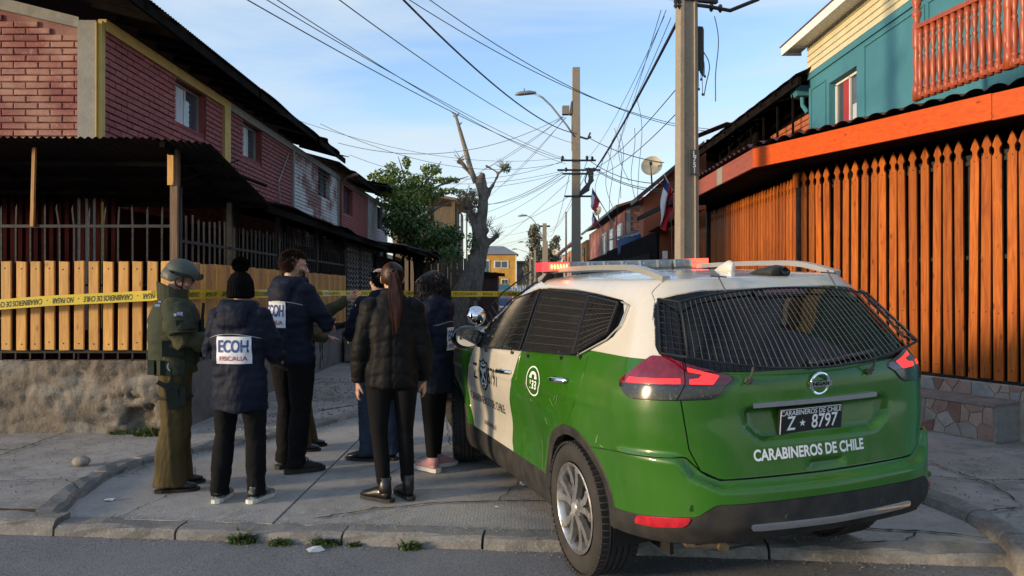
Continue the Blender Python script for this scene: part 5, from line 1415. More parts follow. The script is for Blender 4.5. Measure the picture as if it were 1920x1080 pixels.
mb = MB(); mb.add([(-6.6, 37.0, 6.75), (-2.15, 37.0, 5.95), (-2.15, 43, 5.95), (-6.6, 43, 6.75), (-6.6, 37.0, 6.62), (-2.15, 37.0, 5.82), (-2.15, 43, 5.82), (-6.6, 43, 6.62)], [(0, 1, 2, 3), (7, 6, 5, 4), (0, 4, 5, 1), (1, 5, 6, 2)]); keep(mb.build('roof', M_rawt, wh), wh)
for x in (-5.4, -4.1, -2.9): keep(MB().box((x, 37.66, 5.0), (.16, .06, 2.2)).build('post', M_rawt, wh), wh)
keep(MB().box((-4.75, 37.68, 5.1), (1.1, .03, .75)).build('window', M_curt, wh), wh); keep(MB().box((-2.68, 39.0, 5.0), (.04, 1.0, 1.1)).build('window', M_win, wh), wh)
mb = MB().tube([(-2.2, 37, .15), (-2.2, 37, 5.9)], .04, 6); keep(mb.build('thin_pole', M_iron, wh), wh)
yh = thing('yellow_house', 'yellow two-storey house with a grey roof closing the end of the street', 'house', (-2, 105, .1))
M_yh = mat('yellow_house_paint', (0.52, 0.27, 0.045), rough=.8, var=.15, scale=1)
keep(MB().box((-1.9, 108, 3.3), (4.9, 6, 6.6)).build('wall', M_yh, yh), yh)
mb = MB(); mb.add([(-4.9, 104.6, 6.5), (.9, 104.6, 6.5), (.9, 111.5, 6.5), (-4.9, 111.5, 6.5), (-3.6, 108, 7.8), (-1.2, 108, 7.8)], [(0, 1, 5, 4), (1, 2, 5), (2, 3, 4, 5), (3, 0, 4)]); keep(mb.build('roof', mat('grey_roof', (0.20, 0.205, 0.21), rough=.7), yh), yh)
for x, z, w2, h2 in ((-1.5, 5.1, 2.0, 1.0), (-1.0, 2.6, 1.0, 1.0), (-3.6, 4.7, 1.0, 2.1)):
    w_ = keep(MB().box((x, 104.96, z), (w2, .08, h2)).build('window', M_soffit, yh), yh); MB().box((x - w2*.22, 104.91, z), (w2*.38, .03, h2*.84)).build('pane', M_win, w_); MB().box((x + w2*.22, 104.91, z), (w2*.38, .03, h2*.84)).build('pane', M_win, w_)
keep(MB().box((-3.1, 104.9, 2.4), (2.3, .1, 1.7)).build('white_panel', M_soffit, yh), yh); keep(MB().box((.56, 104.95, 3.3), (.16, .1, 6.5)).build('corner_strip', M_soffit, yh), yh)
gh = thing('grey_house', 'dull brown house in shade to the right of the yellow house', 'house', (2, 106, .1))
keep(MB().box((2.9, 109, 2.7), (4.4, 6, 5.4)).build('wall', mat('dull_brown', (0.13, 0.105, 0.09), rough=.9, var=.2, scale=.6), gh), gh); keep(MB().box((2.9, 109, 5.5), (5, 6.8, .25)).build('roof', M_tin2, gh), gh)
for x in (1.4, 3.4): keep(MB().box((x, 105.95, 4.0), (1.1, .1, 1.1)).build('window', M_win, gh), gh)
def conifer(label, x, Y, h, r, seed, m):
    t = thing('conifer', label, 'tree', (x, Y, .1), group='tall dark trees at the end of the street')
    keep(MB().tube([(x, Y, .1), (x, Y, h*.9)], [.25, .05], 8).build('trunk', M_bark, t), t)
    mb = MB(); r2 = random.Random(seed)
    for k in range(14):
        z = h*(.12 + .86*k/13); rr = r*(1 - .62*(k/13)**1.4)*r2.uniform(.8, 1.1)
        leaves(mb, (x + r2.uniform(-.3, .3), Y, z), (rr, rr, h*.07), 190, .22, seed*20 + k, .1)
    keep(mb.build('crown', m, t, fix=False), t)
M_con = leaf_mat('conifer_needles', (0.035, 0.045, 0.022), (0.085, 0.088, 0.045)); M_con2 = leaf_mat('sun_bleached_needles', (0.06, 0.062, 0.03), (0.15, 0.13, 0.07))
conifer('tall sparse conifer beside the yellow house, behind the distant lamp posts', 2.8, 92, 9.2, 1.7, 3, M_con2); conifer('low dark conifer right of the tall one at the street end', 4.6, 96, 6.5, 2.0, 4, M_con)
conifer('pale distant conifer over the farthest right roofs', 7.4, 130, 10.5, 2.2, 5, M_con2)
bt = MB()
for i in range(24): leaves(bt, (-40 + i*4.2 + rng.uniform(-1, 1), 175 + rng.uniform(-6, 6), 2 + rng.uniform(0, 2)), (3, 2, 2.6), 120, .5, 300 + i, .1)
tag(bt.build('distant_treeline', M_con, fix=False), kind='stuff')
for i, (x, w2, h2, col) in enumerate(((-13, 9, 5.5, (0.25, 0.2, 0.16)), (-24, 9, 6, (0.3, 0.24, 0.2)), (10.5, 8, 5.2, (0.28, 0.17, 0.12)), (21, 10, 6, (0.24, 0.22, 0.2)))):
    t = thing('far_house', ('plain brown house far left of the yellow house', 'plain pinkish house farthest left beyond the street end', 'plain brick-coloured house right of the conifers', 'plain grey house farthest right beyond the street end')[i], 'house', (x, 118, .1))
    keep(MB().box((x, 121, h2/2), (w2, 6, h2)).build('wall', mat('far_wall', col, rough=.9), t), t); keep(MB().box((x, 121, h2 + .15), (w2 + .7, 6.8, .3)).build('roof', M_tile, t), t)
def far_car(label, x, Y, m, rz=0.0, h=1.5, L_=4.2, name='parked_car'):
    t = thing(name, label, 'car', (x, Y, .1), rz)
    mb = MB(); w2 = .86
    prof_ = [(-L_/2, .35), (-L_/2, .85), (-L_/2 + .15, .95), (-L_*.22, h - .05), (L_*.16, h), (L_*.30, .98), (L_*.47, .86), (L_/2, .6), (L_/2, .35)]
    sect = [(1.0, .0), (1.0, 1.0)]
    for s in (-1, 1): pass
    vs = []
    for x_, k in ((-w2, 1), (-w2*.9, 1), (w2*.9, 1), (w2, 1)):
        pass
    mb.prism(prof_, (-w2, 0, 0), (0, 1, 0), (0, 0, 1), (2*w2, 0, 0)); o = mb.build('body', m, t)
    gl = MB(); gl.prism([(-L_*.25, .98), (-L_*.19, h - .12), (L_*.13, h - .07), (L_*.25, 1.0)], (-w2 - .006, 0, 0), (0, 1, 0), (0, 0, 1), (2*w2 + .012, 0, 0)); gl.box((0, -L_*.36, 1.10), (1.4, .3, .26), Matrix.Rotation(R(38), 3, 'X')); gl.build('windows', M_glass_far, t)
    for sx in (-1, 1):
        for sy in (-1, 1): MB().lathe([(.31, -.1), (.31, .1), (.2, .11)], (sx*(w2 - .08), sy*L_*.30, .31), axis='x', n=18).build('wheel', M_black, t)
        MB().box((sx*.66, -L_/2 - .005, .78), (.26, .02, .14)).build('tail_light', M_red_far, t)
    return t
M_glass_far = mat('dark_car_glass', (0.02, 0.03, 0.035), rough=.08); M_red_far = mat('tail_red', (0.35, 0.01, 0.01), rough=.2)
far_car('blue car parked facing away beside the dark shack', -.95, 56, mat('blue_car_paint', (0.02, 0.055, 0.15), rough=.25, coat=1), .05)
far_car('teal green van parked behind the blue car', -1.05, 63, mat('teal_van_paint', (0.02, 0.10, 0.10), rough=.3, coat=.8), 0, 2.0, 4.6, 'parked_van')
gf_ = thing('metal_gate', 'pale blue and white barred gate closing the far end of the street', 'gate', (.6, 82, .1))
M_bluef = mat('blue_gate', (0.05, 0.20, 0.36), rough=.5)
for i in range(22): keep(MB().bar((-.6 + i*.17, 82, .1), (-.6 + i*.17, 82, 2.1), .05).build('bar', M_soffit if i < 13 else M_bluef, gf_), gf_)
for z in (.3, 1.3, 2.05): keep(MB().bar((-.7, 82, z), (3.2, 82, z), .06).build('rail', M_bluef, gf_), gf_)
keep(MB().box((1.1, 82.2, 1.5), (3.9, .05, .7)).build('sheet', M_bluef, gf_), gf_)

def conc_pole(label, x, Y, h, w0, w1, arm=None, name='utility_pole'):
    t = thing(name, label, 'utility pole', (x, Y, .08))
    mb = MB(); mb.add([(-w0, -w0, 0), (w0, -w0, 0), (w0, w0, 0), (-w0, w0, 0), (-w1, -w1, h), (w1, -w1, h), (w1, w1, h), (-w1, w1, h)], [(3, 2, 1, 0), (4, 5, 6, 7), (0, 1, 5, 4), (1, 2, 6, 5), (2, 3, 7, 6), (3, 0, 4, 7)])
    mb.build('shaft', M_pole, t); return t
M_galv = mat('galvanised', (0.28, 0.29, 0.29), rough=.5, metal=.5)
def lamp_arm(t, base, pts, head, s=1.0):
    b = Vector(base)
    a = MB().tube([b + Vector(p) for p in pts], .035*s, 8).build('lamp_arm', M_galv, t, smooth=True)
    h = b + Vector(head); mb = MB().loft([h + Vector((.32*s, 0, .02)), h + Vector((.1*s, 0, .03)), h + Vector((-.25*s, 0, .0)), h + Vector((-.42*s, 0, -.02))], [(.05*s, .05*s), (.11*s, .08*s), (.13*s, .075*s), (.06*s, .04*s)], ref=(0, 0, 1), n=12, dome=.4)
    mb.tube([h + Vector((-.1*s, 0, .08*s)), h + Vector((-.1*s, 0, .18*s))], .03*s, 8); lo = mb.build('lamp_head', M_galv, a, smooth=True)
p2 = conc_pole('middle concrete pole with street lamp arm and a wooden box, nearest beyond the plate pole', 1.85, 22, 7.90, .135, .105)
z2 = lambda py: 1.57 + (544 - py)/1430*22 - .08
lamp_arm(p2, (0, 0, 0), [(-.05, -.1, z2(258)), (-.28, -.1, z2(236)), (-.72, -.1, z2(200)), (-.98, -.1, z2(184)), (-1.18, -.1, z2(178))], (-1.42, -.1, z2(177)), .8)
mb = MB(); mb.box((-.30, 0, z2(207)), (.20, .22, .24)); mb.build('wooden_box', mat('box_grey', (0.22, 0.20, 0.17), rough=.8), p2)
mb = MB(); mb.prism([(-.19, z2(215)), (-.12, z2(215)), (-.12, z2(190)), (-.15, z2(192))], (0, -.12, 0), (1, 0, 0), (0, 0, 1), (0, .24, 0)); mb.box((-.105, 0, z2(240)), (.05, .08, 1.3)); mb.build('bracket', M_rawt, p2)
for py, w_ in ((302, .9), (320, 1.1), (327, .8), (369, .7)): MB().bar((-w_*.5, -.12, z2(py)), (w_*.62, -.12, z2(py)), .05).build('cross_arm', M_black, p2)
for px_, py in ((-.4, 300), (.3, 300), (.45, 301), (.35, 322), (.5, 322), (-.3, 322)): MB().ell((px_, -.14, z2(py) + .04), (.045, .045, .07), n=8).build('insulator', M_black, p2, smooth=True)
mb = MB(); r2 = random.Random(3)
for i in range(12): mb.tube([(.35 + r2.uniform(-.1, .2), -.16, z2(320) + .05), (.38 + r2.uniform(-.15, .1), -.2, z2(340)), (.25 + r2.uniform(-.12, .12), -.18, z2(358)), (.05, -.14, z2(370))], .022, 5)
mb.build('cable_tangle', M_cable, p2)
mb = MB()
for a, b, c, d in ((258, .1, .30, 262), (262, .3, .42, 258), (259, .34, .40, 250)): mb.tube([(b, -.12, z2(a)), (c, -.12, z2(d))], .03, 6)
mb.build('spring_clamp', M_cable, p2)
p3 = conc_pole('third pole up the street with a lamp arm, right of the tall conifer', 2.35, 55, 6.3, .17, .14); lamp_arm(p3, (0, 0, 0), [(-.1, 0, 5.3), (-.7, 0, 6.4), (-1.0, 0, 6.75), (-1.3, 0, 6.85)], (-1.55, 0, 6.85), .9)
MB().box((0, 0, 6.1), (.8, .12, .12)).build('cross_arm', M_black, p3)
p4 = conc_pole('slim lamp post with a bent arm in front of the distant conifer', 2.35, 78, 5.6, .13, .10, name='lamp_post'); lamp_arm(p4, (0, 0, 0), [(0, 0, 5.6), (-.4, 0, 6.1), (-1.1, 0, 6.4)], (-1.4, 0, 6.4), .8)
p5 = conc_pole('slim lamp post left of the other one, against the distant conifer', 2.0, 84, 5.2, .12, .10, name='lamp_post'); lamp_arm(p5, (0, 0, 0), [(0, 0, 5.2), (-.4, 0, 5.7), (-1.4, 0, 6.0)], (-1.7, 0, 6.0), .8)
p6 = conc_pole('thin bare mast above the right roofs, between the middle and third poles', 3.05, 43, 5.9, .05, .045, name='mast')
p7 = conc_pole('slim far post just right of the third pole', 3.2, 70, 6.0, .10, .09)

def cable(label, A, B, sag=.3, r=.012, n=22, group='overhead cables across the street', m=None, extra=()):
    mb = MB()
    for k, (a, b) in enumerate([(A, B)] + list(extra)):
        a = Vector(a); b = Vector(b)
        pts = [a.lerp(b, i/n) - Vector((0, 0, (sag + .03*k)*4*(i/n)*(1 - i/n))) for i in range(n+1)]
        if a.z > 4.3 and a.y < 13 and a.x < 1.5: pts = [pts[0] + (pts[0] - pts[1]).normalized()*9] + pts
        mb.tube(pts, r*.64, 5, cap=False)
    o = mb.build('overhead_cable', m or M_cable, smooth=True, fix=False); return tag(o, label, 'cable', group)
P2 = lambda py, dx=0: Vector((1.85 + dx, 21.85, 1.57 + (544 - py)/1430*22))
cable('lowest of the cables running from the top left towards the middle pole', at(430, -20, 7), P2(303, -.3), .16, .010)
cable('paired cables just above the lowest one, from the top left to the middle pole', at(468, -20, 7), P2(300, -.3), .15, .008, extra=[(at(490, -20, 7), P2(309, -.3))])
cable('lone cable from top centre-left sagging to the lamp arm of the middle pole', at(610, -20, 7.5), P2(270, -.1), .22, .010)
cable('thick twisted cable from the top centre, passing the lamp head to the middle pole', at(742, -15, 8), P2(252, 0), .30, .020)
cable('twisted service cable from the middle pole to the right roofs', P2(262, .4), at(1245, 305, 18.5), .10, .018)
cable('upper pair of cables crossing above the middle pole top to the right', at(750, -12, 10), at(1330, 242, 16), .34, .010, extra=[(at(790, -12, 10), at(1330, 246, 16))])
cable('cable from the wooden box sagging left to the eaves of the white brick house', at(1056, 218, 21.9), at(634, 268, 19.6), .62, .011)
cable('two cables from the wooden box down to the roofs behind the green tree', at(1056, 218, 21.9), at(905, 318, 30), .15, .010, extra=[(at(1058, 219, 21.9), at(780, 385, 33))])
cable('two cables from the wooden box down behind the bare tree', at(1060, 220, 21.9), at(945, 345, 33), .12, .010, extra=[(at(1062, 220, 21.9), at(880, 400, 36))])
cable('slack cables from the middle pole to the grey eaves on the left', P2(306, -.4), at(600, 232, 17.5), .55, .009, extra=[(P2(304, -.4), at(655, 290, 20.5))])
cable('long thin cable from the left eaves near the second window to the middle pole', at(440, 182, 14), P2(297, -.4), .5, .007)
cable('cables fanning from the middle pole to the porch roofs on the left', P2(322, -.4), at(735, 332, 26), .30, .009, extra=[(P2(326, -.4), at(700, 345, 24)), (P2(330, -.3), at(760, 430, 30))])
cable('sagging bundle from the middle pole to the timber house', P2(324, -.4), at(850, 378, 37), .5, .014, extra=[(P2(328, -.4), at(866, 372, 38))])
cable('thick dark cable bundle from the plate pole to the middle pole cross-arm', Vector((2.0, 9.25, 4.82)), P2(322, .5), .10, .032)
cable('bright thin pair beside the thick bundle near the plate pole', Vector((1.84, 9.2, 4.88)), P2(300, .3), .20, .007, extra=[(Vector((1.92, 9.2, 4.86)), P2(321, .5))])
cable('steep thin cables left of the thick bundle', Vector((1.80, 9.2, 4.95)), at(1150, 300, 30), .1, .007, extra=[(Vector((1.86, 9.2, 4.95)), at(1118, 325, 27))])
cable('two parallel cables leaving the plate pole at mid height towards the middle pole', Vector((2.0, 9.25, 4.02)), P2(318, .5), .14, .010, extra=[(Vector((2.0, 9.25, 3.72)), P2(330, .5))])
cable('cable bundle from the middle pole cross-arm to the dark roof at the right', P2(323, .6), at(1318, 360, 15), .22, .016, extra=[(P2(320, .6), at(1318, 350, 15)), (P2(304, .4), at(1300, 338, 16))])
cable('cables from the middle pole up the street to the third pole', P2(304, .3), Vector((2.4, 55, 6.1)), .8, .012, extra=[(P2(322, .3), Vector((2.2, 55, 6.0))), (P2(327, -.2), Vector((2.5, 55, 5.7)))])
cable('faint cables from the third pole across to the left side', Vector((2.35, 55, 6.2)), at(870, 440, 60), .4, .012, extra=[(Vector((2.35, 55, 6.0)), at(900, 470, 75)), (Vector((2.35, 55, 5.8)), at(800, 470, 50))])
cable('faint cables from the middle pole to the far left roofs', P2(330, -.3), at(880, 425, 45), .3, .010, extra=[(P2(340, -.2), at(885, 480, 60)), (P2(369, -.2), at(905, 430, 55))])
def drop(label, px, py0, py1, Y, loop=0.0, r=.007, n=18, group='slack drop wires hanging on the right'):
    pts = []
    for i in range(n+1):
        t = i/n; p = at(px + loop*math.sin(PI*t) + 3*math.sin(t*7), py0 + (py1-py0)*t, Y); pts.append(p)
    return tag(MB().tube(pts, r, 4, cap=False).build('drop_wire', M_cable, smooth=True, fix=False), label, 'wire', group)
DL = ['slack wire ending at the lower small flag, right of the middle pole', 'bowed drop wire just right of the upper small flag', 'longest slack drop wire left of the dish, ending near the red barge board', 'short drop wire bowing right between the small flags and the dish', 'loose drop wire bowing left high beside the thick cable bundle', 'steep slack wire dropping close to the left rim of the large dish', 'nearly straight drop wire ending just under the large dish', 'drop wire hugging the middle pole below its cross-arms', 'long thin wire looping down through the sky right of the plate pole', 'short thin wire beside the splice bundle on the plate pole']
for i, (px, a, b, Y, lp) in enumerate(((1140, 285, 400, 22, 8), (1148, 262, 392, 22, -10), (1152, 240, 430, 23, 14), (1162, 250, 372, 22, 6), (1178, 205, 340, 20, -16), (1193, 180, 372, 20, 10), (1190, 240, 378, 20, -4), (1130, 300, 390, 23, -12), (1340, 30, 190, 11, 6), (1318, 95, 180, 10, 12))):
    drop(DL[i], px, a, b, Y, lp, group=('slack drop wires near the middle pole', 'thin wires by the plate pole')[1 if i > 7 else 0])
M_ink0 = mat('tape_ink', (0.012, 0.012, 0.010), rough=0.6)
M_tape = mat('yellow_tape', (0.62, 0.44, 0.012), rough=.42, var=.06, scale=8)
tp = thing('police_tape', 'yellow police tape with upside-down black lettering stretched across the street', 'barrier tape', (-1, 8, 1.4))
TP = [(-640, 620, 7.62), (-40, 574, 7.62), (90, 564, 7.62), (250, 556, 7.62), (312, 553, 7.60), (420, 551, 8.6), (620, 549.5, 12.5), (760, 550, 13.5), (860, 551, 14), (955, 551, 14.5), (1010, 552, 15.2), (1290, 556, 17)]
tpp = [at(*q) for q in TP]
def tape_at(s):
    """s in metres along the tape"""
    for a, b in zip(tpp[:-1], tpp[1:]):
        L_ = (b - a).length
        if s <= L_: return a.lerp(b, s/L_), (b - a).normalized()
        s -= L_
    return tpp[-1], (tpp[-1] - tpp[-2]).normalized()
TL = sum((b - a).length for a, b in zip(tpp[:-1], tpp[1:])); HW = .052
def tape_pt(s, v):
    p, d = tape_at(s); tw = .18*math.sin(s*1.1) + (.5*math.sin(s*2.3) if s > 5 else 0)
    nrm = Vector((-d.y, d.x, 0)); return p + Vector((0, 0, v*math.cos(tw))) - nrm*v*math.sin(tw)
mb = MB(); mb.grid(260, 2, lambda u, v: tape_pt(u*TL, (v - .5)*2*HW)); keep(mb.build('strip', M_tape, tp, fix=False), tp)
tx = MB(); s = .02; k = 0
words = ['CARABINEROS DE CHILE', '-', 'NO PASAR', '-']
vsw = {w_: text_mesh(w_, .078, sx=.57, bold=.0012) for w_ in set(words)}
seq = []; 
ext = {w_: (min(v[0] for v in vsw[w_][0]), max(v[0] for v in vsw[w_][0])) for w_ in vsw}
order = ['CARABINEROS DE CHILE', '-', 'NO PASAR', '-'][::-1]
s = 3.35; i = 3
while s < TL - 1.2:
    w_ = order[i % 4]; e = ext[w_]; wd = e[1] - e[0]
    if s + wd > .0:
        vs, fs = vsw[w_]; out_v = []
        for v in vs:
            ss_ = s + (e[1] - v[0]); p, d = tape_at(max(0, min(TL, ss_))); nrm = Vector((-d.y, d.x, 0)); q = tape_pt(max(0, min(TL, ss_)), -v[1])
            out_v.append(tuple(q - nrm*.0022 if nrm.y > 0 else q + nrm*.0022))
        tw = MB().add(out_v, fs); keep(tw.build('lettering', M_ink0, tp, fix=False), tp)
    s += wd + .045; i += 1
CAR_LOC = Vector((1.205, 4.48, 0.045))
CAR_ROT = Matrix.Rotation(R(18.6), 4, 'Z') @ Matrix.Rotation(R(0.6), 4, 'X') @ Matrix.Rotation(R(-2.0), 4, 'Y')

ZP = [.20, .26, .34, .42, .50, .58, .64, .70, .76, .82, .90, .98, 1.05, 1.11, 1.16, 1.21, 1.30, 1.42, 1.52, 1.575, 1.60]
f_hw = pchip(ZP, [.80, .845, .868, .872, .868, .872, .880, .890, .900, .906, .911, .910, .902, .888, .868, .840, .790, .726, .668, .630, .602])
f_yr = pchip(ZP, [-.60, -.70, -.80, -.885, -.940, -.942, -.938, -.930, -.922, -.915, -.905, -.895, -.890, -.884, -.868, -.835, -.770, -.672, -.585, -.53, -.51])
f_yf = pchip(ZP, [3.40, 3.50, 3.58, 3.61, 3.63, 3.63, 3.62, 3.60, 3.57, 3.52, 3.38, 3.15, 2.80, 2.45, 2.32, 2.22, 2.05, 1.82, 1.60, 1.46, 1.40])
f_a = pchip(ZP, [.40, .44, .45, .45, .45, .45, .45, .44, .43, .41, .38, .36, .35, .34, .33, .31, .29, .27, .26, .26, .26])
f_b = pchip(ZP, [.30, .38, .44, .46, .47, .47, .47, .47, .46, .44, .41, .39, .38, .37, .35, .33, .30, .28, .26, .25, .24])
HATCH = [(0, .688), (.56, .692), (.655, .735), (.705, .83), (.715, 1.0), (.705, 1.25), (0, 1.25)]

def sd_poly(px, py, poly):
    """signed distance to a polygon, negative inside"""
    px = np.asarray(px, float); py = np.asarray(py, float)
    d = np.full(px.shape, 1e9); sgn = np.ones(px.shape)
    k = len(poly)
    for i in range(k):
        ax, ay = poly[i]; bx, by = poly[i-1]
        ex, ey = bx-ax, by-ay
        wx, wy = px-ax, py-ay
        t = np.clip((wx*ex + wy*ey) / max(ex*ex+ey*ey, 1e-12), 0, 1)
        d = np.minimum(d, (wx-ex*t)**2 + (wy-ey*t)**2)
        c1 = py >= ay; c2 = py < by; c3 = ex*wy > ey*wx
        flip = (c1 & c2 & c3) | (~c1 & ~c2 & ~c3)
        sgn = np.where(flip, -sgn, sgn)
    return sgn * np.sqrt(d)

def car_grid():
    zs = list(np.arange(.20, 1.12, .0125)) + list(np.arange(1.12, 1.601, .016))
    if zs[-1] < 1.6: zs.append(1.60)
    rings = []
    for z in zs:
        rings.append((z, float(f_hw(z)), float(f_yr(z)), float(f_yf(z)), float(f_a(z)), float(f_b(z)), None))
    nroof = 18
    for k in range(1, nroof + 1):
        q = k / nroof
        hw = .602 * (1 - q) + 0.004
        rings.append((1.60, hw, -.51 + q*.80, 1.40 - q*.75, min(.26, hw*.45), .24*(1-q)+.02, q))
    cols = []
    for (z, hw, yr, yf, a, b, q) in rings:
        pts = []
        n = 2.6
        for i in range(18):
            pts.append(((hw - a) * i / 18, yr))
        for i in range(30):
            t = PI/2 * i / 30
            pts.append((hw - a + a * math.sin(t)**(2/n), yr + b * (1 - math.cos(t)**(2/n))))
        bf = .35 if q is None else .3*(1-q)+.02; af = min(.38, hw*.5)
        y0, y1 = yr + b, yf - bf
        for i in range(170):
            pts.append((hw, y0 + (y1 - y0) * i / 170))
        for i in range(14):
            t = PI/2 * i / 14
            pts.append((hw - af + af * math.cos(t)**(2/n), y1 + bf * math.sin(t)**(2/n)))
        for i in range(9):
            pts.append(((hw - af) * (1 - i/8), yf))
        P = np.array(pts)
        x, y = P[:, 0], P[:, 1]
        y = y + np.where(y < 0, .105 * np.clip(x / .9, 0, 1)**2 * np.clip((-y) / .6, 0, 1), 0)
        y = y - np.where(y > 2.2, .22 * np.clip(x / .9, 0, 1)**2 * np.clip((y - 2.2) / 1.0, 0, 1), 0)
        tp = 1 - .045 * np.clip((.7 - y) / 1.6, 0, 1.2)**2 - .055 * np.clip((y - 1.9) / 1.7, 0, 1)**2
        x = x * tp
        if q is None:
            zz = np.full_like(x, z)
        else:
            crown = 1.655 - .030 * ((y - .7) / 1.15)**2
            edge = 1.60
            zz = edge + (crown - edge) * (1 - (1 - q)**2.4)**.75
        cols.append(np.stack([x, y, zz], 1))
    G = np.array(cols)            # rings x points x 3
    seg = np.linalg.norm(np.diff(G, axis=1), axis=-1)
    s = np.concatenate([np.zeros((G.shape[0], 1)), np.cumsum(seg, 1)], 1)
    x, y, z = G[..., 0], G[..., 1], G[..., 2]
    def ss(e0, e1, v):
        t = np.clip((v - e0) / (e1 - e0), 0, 1); return t*t*(3-2*t)
    ax = np.abs(x)
    rear = ss(-.55, -.75, y)
    wd = .415 - .075 * np.clip((.92 - z) / .07, 0, 1)
    rec = ss(0.0, .035, wd - ax) * ss(.840, .872, z) * ss(1.008, .990, z)
    y = y + .038 * rec * rear
    fh = sd_poly(ax, z, HATCH)
    led = ss(.004, .045, fh) * ss(.815, .775, z) * ss(-.36, -.60, y)
    y = y - .050 * led * ss(.92, .6, ax)
    x = x + .018 * led * ss(.55, .85, ax)
    y = y + .016 * ss(.10, .085, np.abs(x)) * ss(.706, .716, z) * ss(.748, .738, z) * rear
    for yc in (0.0, 2.705):
        d = np.sqrt((y - yc)**2 + (z - .365)**2)
        x = x + .016 * np.exp(-((d - .45) / .10)**2) * ss(.6, .8, x)
    x = x + .006 * np.exp(-((z - .945 - .02*(1.2 - y)) / .018)**2) * ss(.75, .85, x) * ss(-.6, -.2, y)
    x = x - .012 * np.exp(-((z - .70 + .05*(y-1)) / .12)**2) * ss(.75, .85, x) * ss(.35, .7, y) * ss(2.35, 2.0, y)
    G = np.stack([x, y, z], -1)
    du = np.gradient(G, axis=1); dv = np.gradient(G, axis=0)
    Nn = np.cross(du, dv); ln = np.linalg.norm(Nn, axis=-1, keepdims=True); Nn = Nn / np.maximum(ln, 1e-9)
    Nn[:, 0, 0] = 0; Nn[:, -1, 0] = 0
    Nn /= np.maximum(np.linalg.norm(Nn, axis=-1, keepdims=True), 1e-9)
    nr, npt = s.shape
    polys = [(i*npt+j, i*npt+j+1, (i+1)*npt+j+1, (i+1)*npt+j) for i in range(nr-1) for j in range(npt-1)]
    return G.reshape(-1, 3), Nn.reshape(-1, 3), s.reshape(-1), polys
M_green = mat('green_paint', (0.024, 0.112, 0.005), rough=0.32, coat=.65, var=0.10, scale=1.2, rvar=0.10, spec=0.25)
def dusty(m, amt):
    t = m.node_tree; n = t.nodes.new; l = t.links.new; p = t.nodes['Principled BSDF']; src = p.inputs['Base Color'].links[0].from_socket
    tc = n('ShaderNodeTexCoord'); mp = n('ShaderNodeMapping'); mp.inputs['Scale'].default_value = (1, 1, .45); nz = n('ShaderNodeTexNoise'); nz.inputs['Scale'].default_value = 5; nz.inputs['Detail'].default_value = 8; nz.inputs['Roughness'].default_value = .7
    l(tc.outputs['Object'], mp.inputs['Vector']); l(mp.outputs[0], nz.inputs['Vector'])
    mr = n('ShaderNodeMapRange'); mr.inputs['From Min'].default_value = .46; mr.inputs['From Max'].default_value = .72; mr.inputs['To Max'].default_value = amt; l(nz.outputs['Fac'], mr.inputs['Value'])
    mx = n('ShaderNodeMix'); mx.data_type = 'RGBA'; l(mr.outputs[0], mx.inputs['Factor']); l(src, mx.inputs[6]); mx.inputs[7].default_value = (.20, .18, .14, 1); l(mx.outputs[2], p.inputs['Base Color'])
    m2_ = n('ShaderNodeMapRange'); m2_.inputs['From Min'].default_value = .40; m2_.inputs['From Max'].default_value = .72; m2_.inputs['To Min'].default_value = .03; m2_.inputs['To Max'].default_value = .28; l(nz.outputs['Fac'], m2_.inputs['Value']); l(m2_.outputs[0], p.inputs['Coat Roughness'])
dusty(M_green, .10)
M_white = mat('white_paint', (0.56, 0.525, 0.445), rough=0.32, coat=1.0, var=0.03, scale=2.0, rvar=0.08, spec=0.4)
dusty(M_white, .14)
M_clad = mat('black_cladding', (0.016, 0.016, 0.017), rough=0.66, var=0.35, scale=9, bump=0.15, bscale=220, rvar=0.12, col2=(0.036, 0.033, 0.029), spec=.3)
M_shell = mat('dark_underlayer', (0.006, 0.006, 0.006), rough=0.9)
M_glass = mat('tinted_glass', (0.005, 0.006, 0.007), rough=0.04, spec=0.35)
M_gloss = mat('gloss_black', (0.010, 0.010, 0.012), rough=0.12, coat=0.6)
M_redlens = mat('red_lens', (0.15, 0.004, 0.010), rough=0.10, coat=1.0, var=0.25, scale=40)
M_smoke = mat('smoked_lens', (0.010, 0.010, 0.011), rough=0.16, coat=.6, var=0.5, scale=70, col2=(0.10, 0.095, 0.09), lo=0.58, hi=0.74)
M_lit = mat('lit_tail_strip', (0.75, 0.01, 0.01), rough=0.25, emit=(1.0, 0.02, 0.02), estr=0.75)
M_deepred = mat('deep_red_lens', (0.085, 0.006, 0.010), rough=0.10, coat=1.0)
M_reflex = mat('red_reflector', (0.42, 0.010, 0.022), rough=0.22, coat=1.0, var=0.25, scale=25)
M_chrome = mat('chrome', (0.80, 0.80, 0.80), rough=0.06, metal=1.0)
M_alloy = mat('alloy', (0.46, 0.45, 0.44), rough=0.34, metal=0.85, var=0.12, scale=14, rvar=0.12)
M_tyre = mat('tyre_rubber', (0.017, 0.016, 0.015), rough=0.85, var=0.4, scale=5, bump=0.12, bscale=120, col2=(0.034, 0.030, 0.026))
M_silver = mat('silver_rail', (0.52, 0.52, 0.50), rough=0.36, metal=0.6, var=0.05)
M_wire = mat('guard_wire', (0.075, 0.068, 0.058), rough=0.5, metal=0.3)
M_ink = mat('black_lettering', (0.008, 0.010, 0.012), rough=0.7, spec=.08)
M_crest = mat('dark_green_crest', (0.006, 0.030, 0.024), rough=0.7, spec=.08)
M_disc = mat('brake_disc', (0.16, 0.15, 0.14), rough=0.5, metal=0.7, var=0.3)

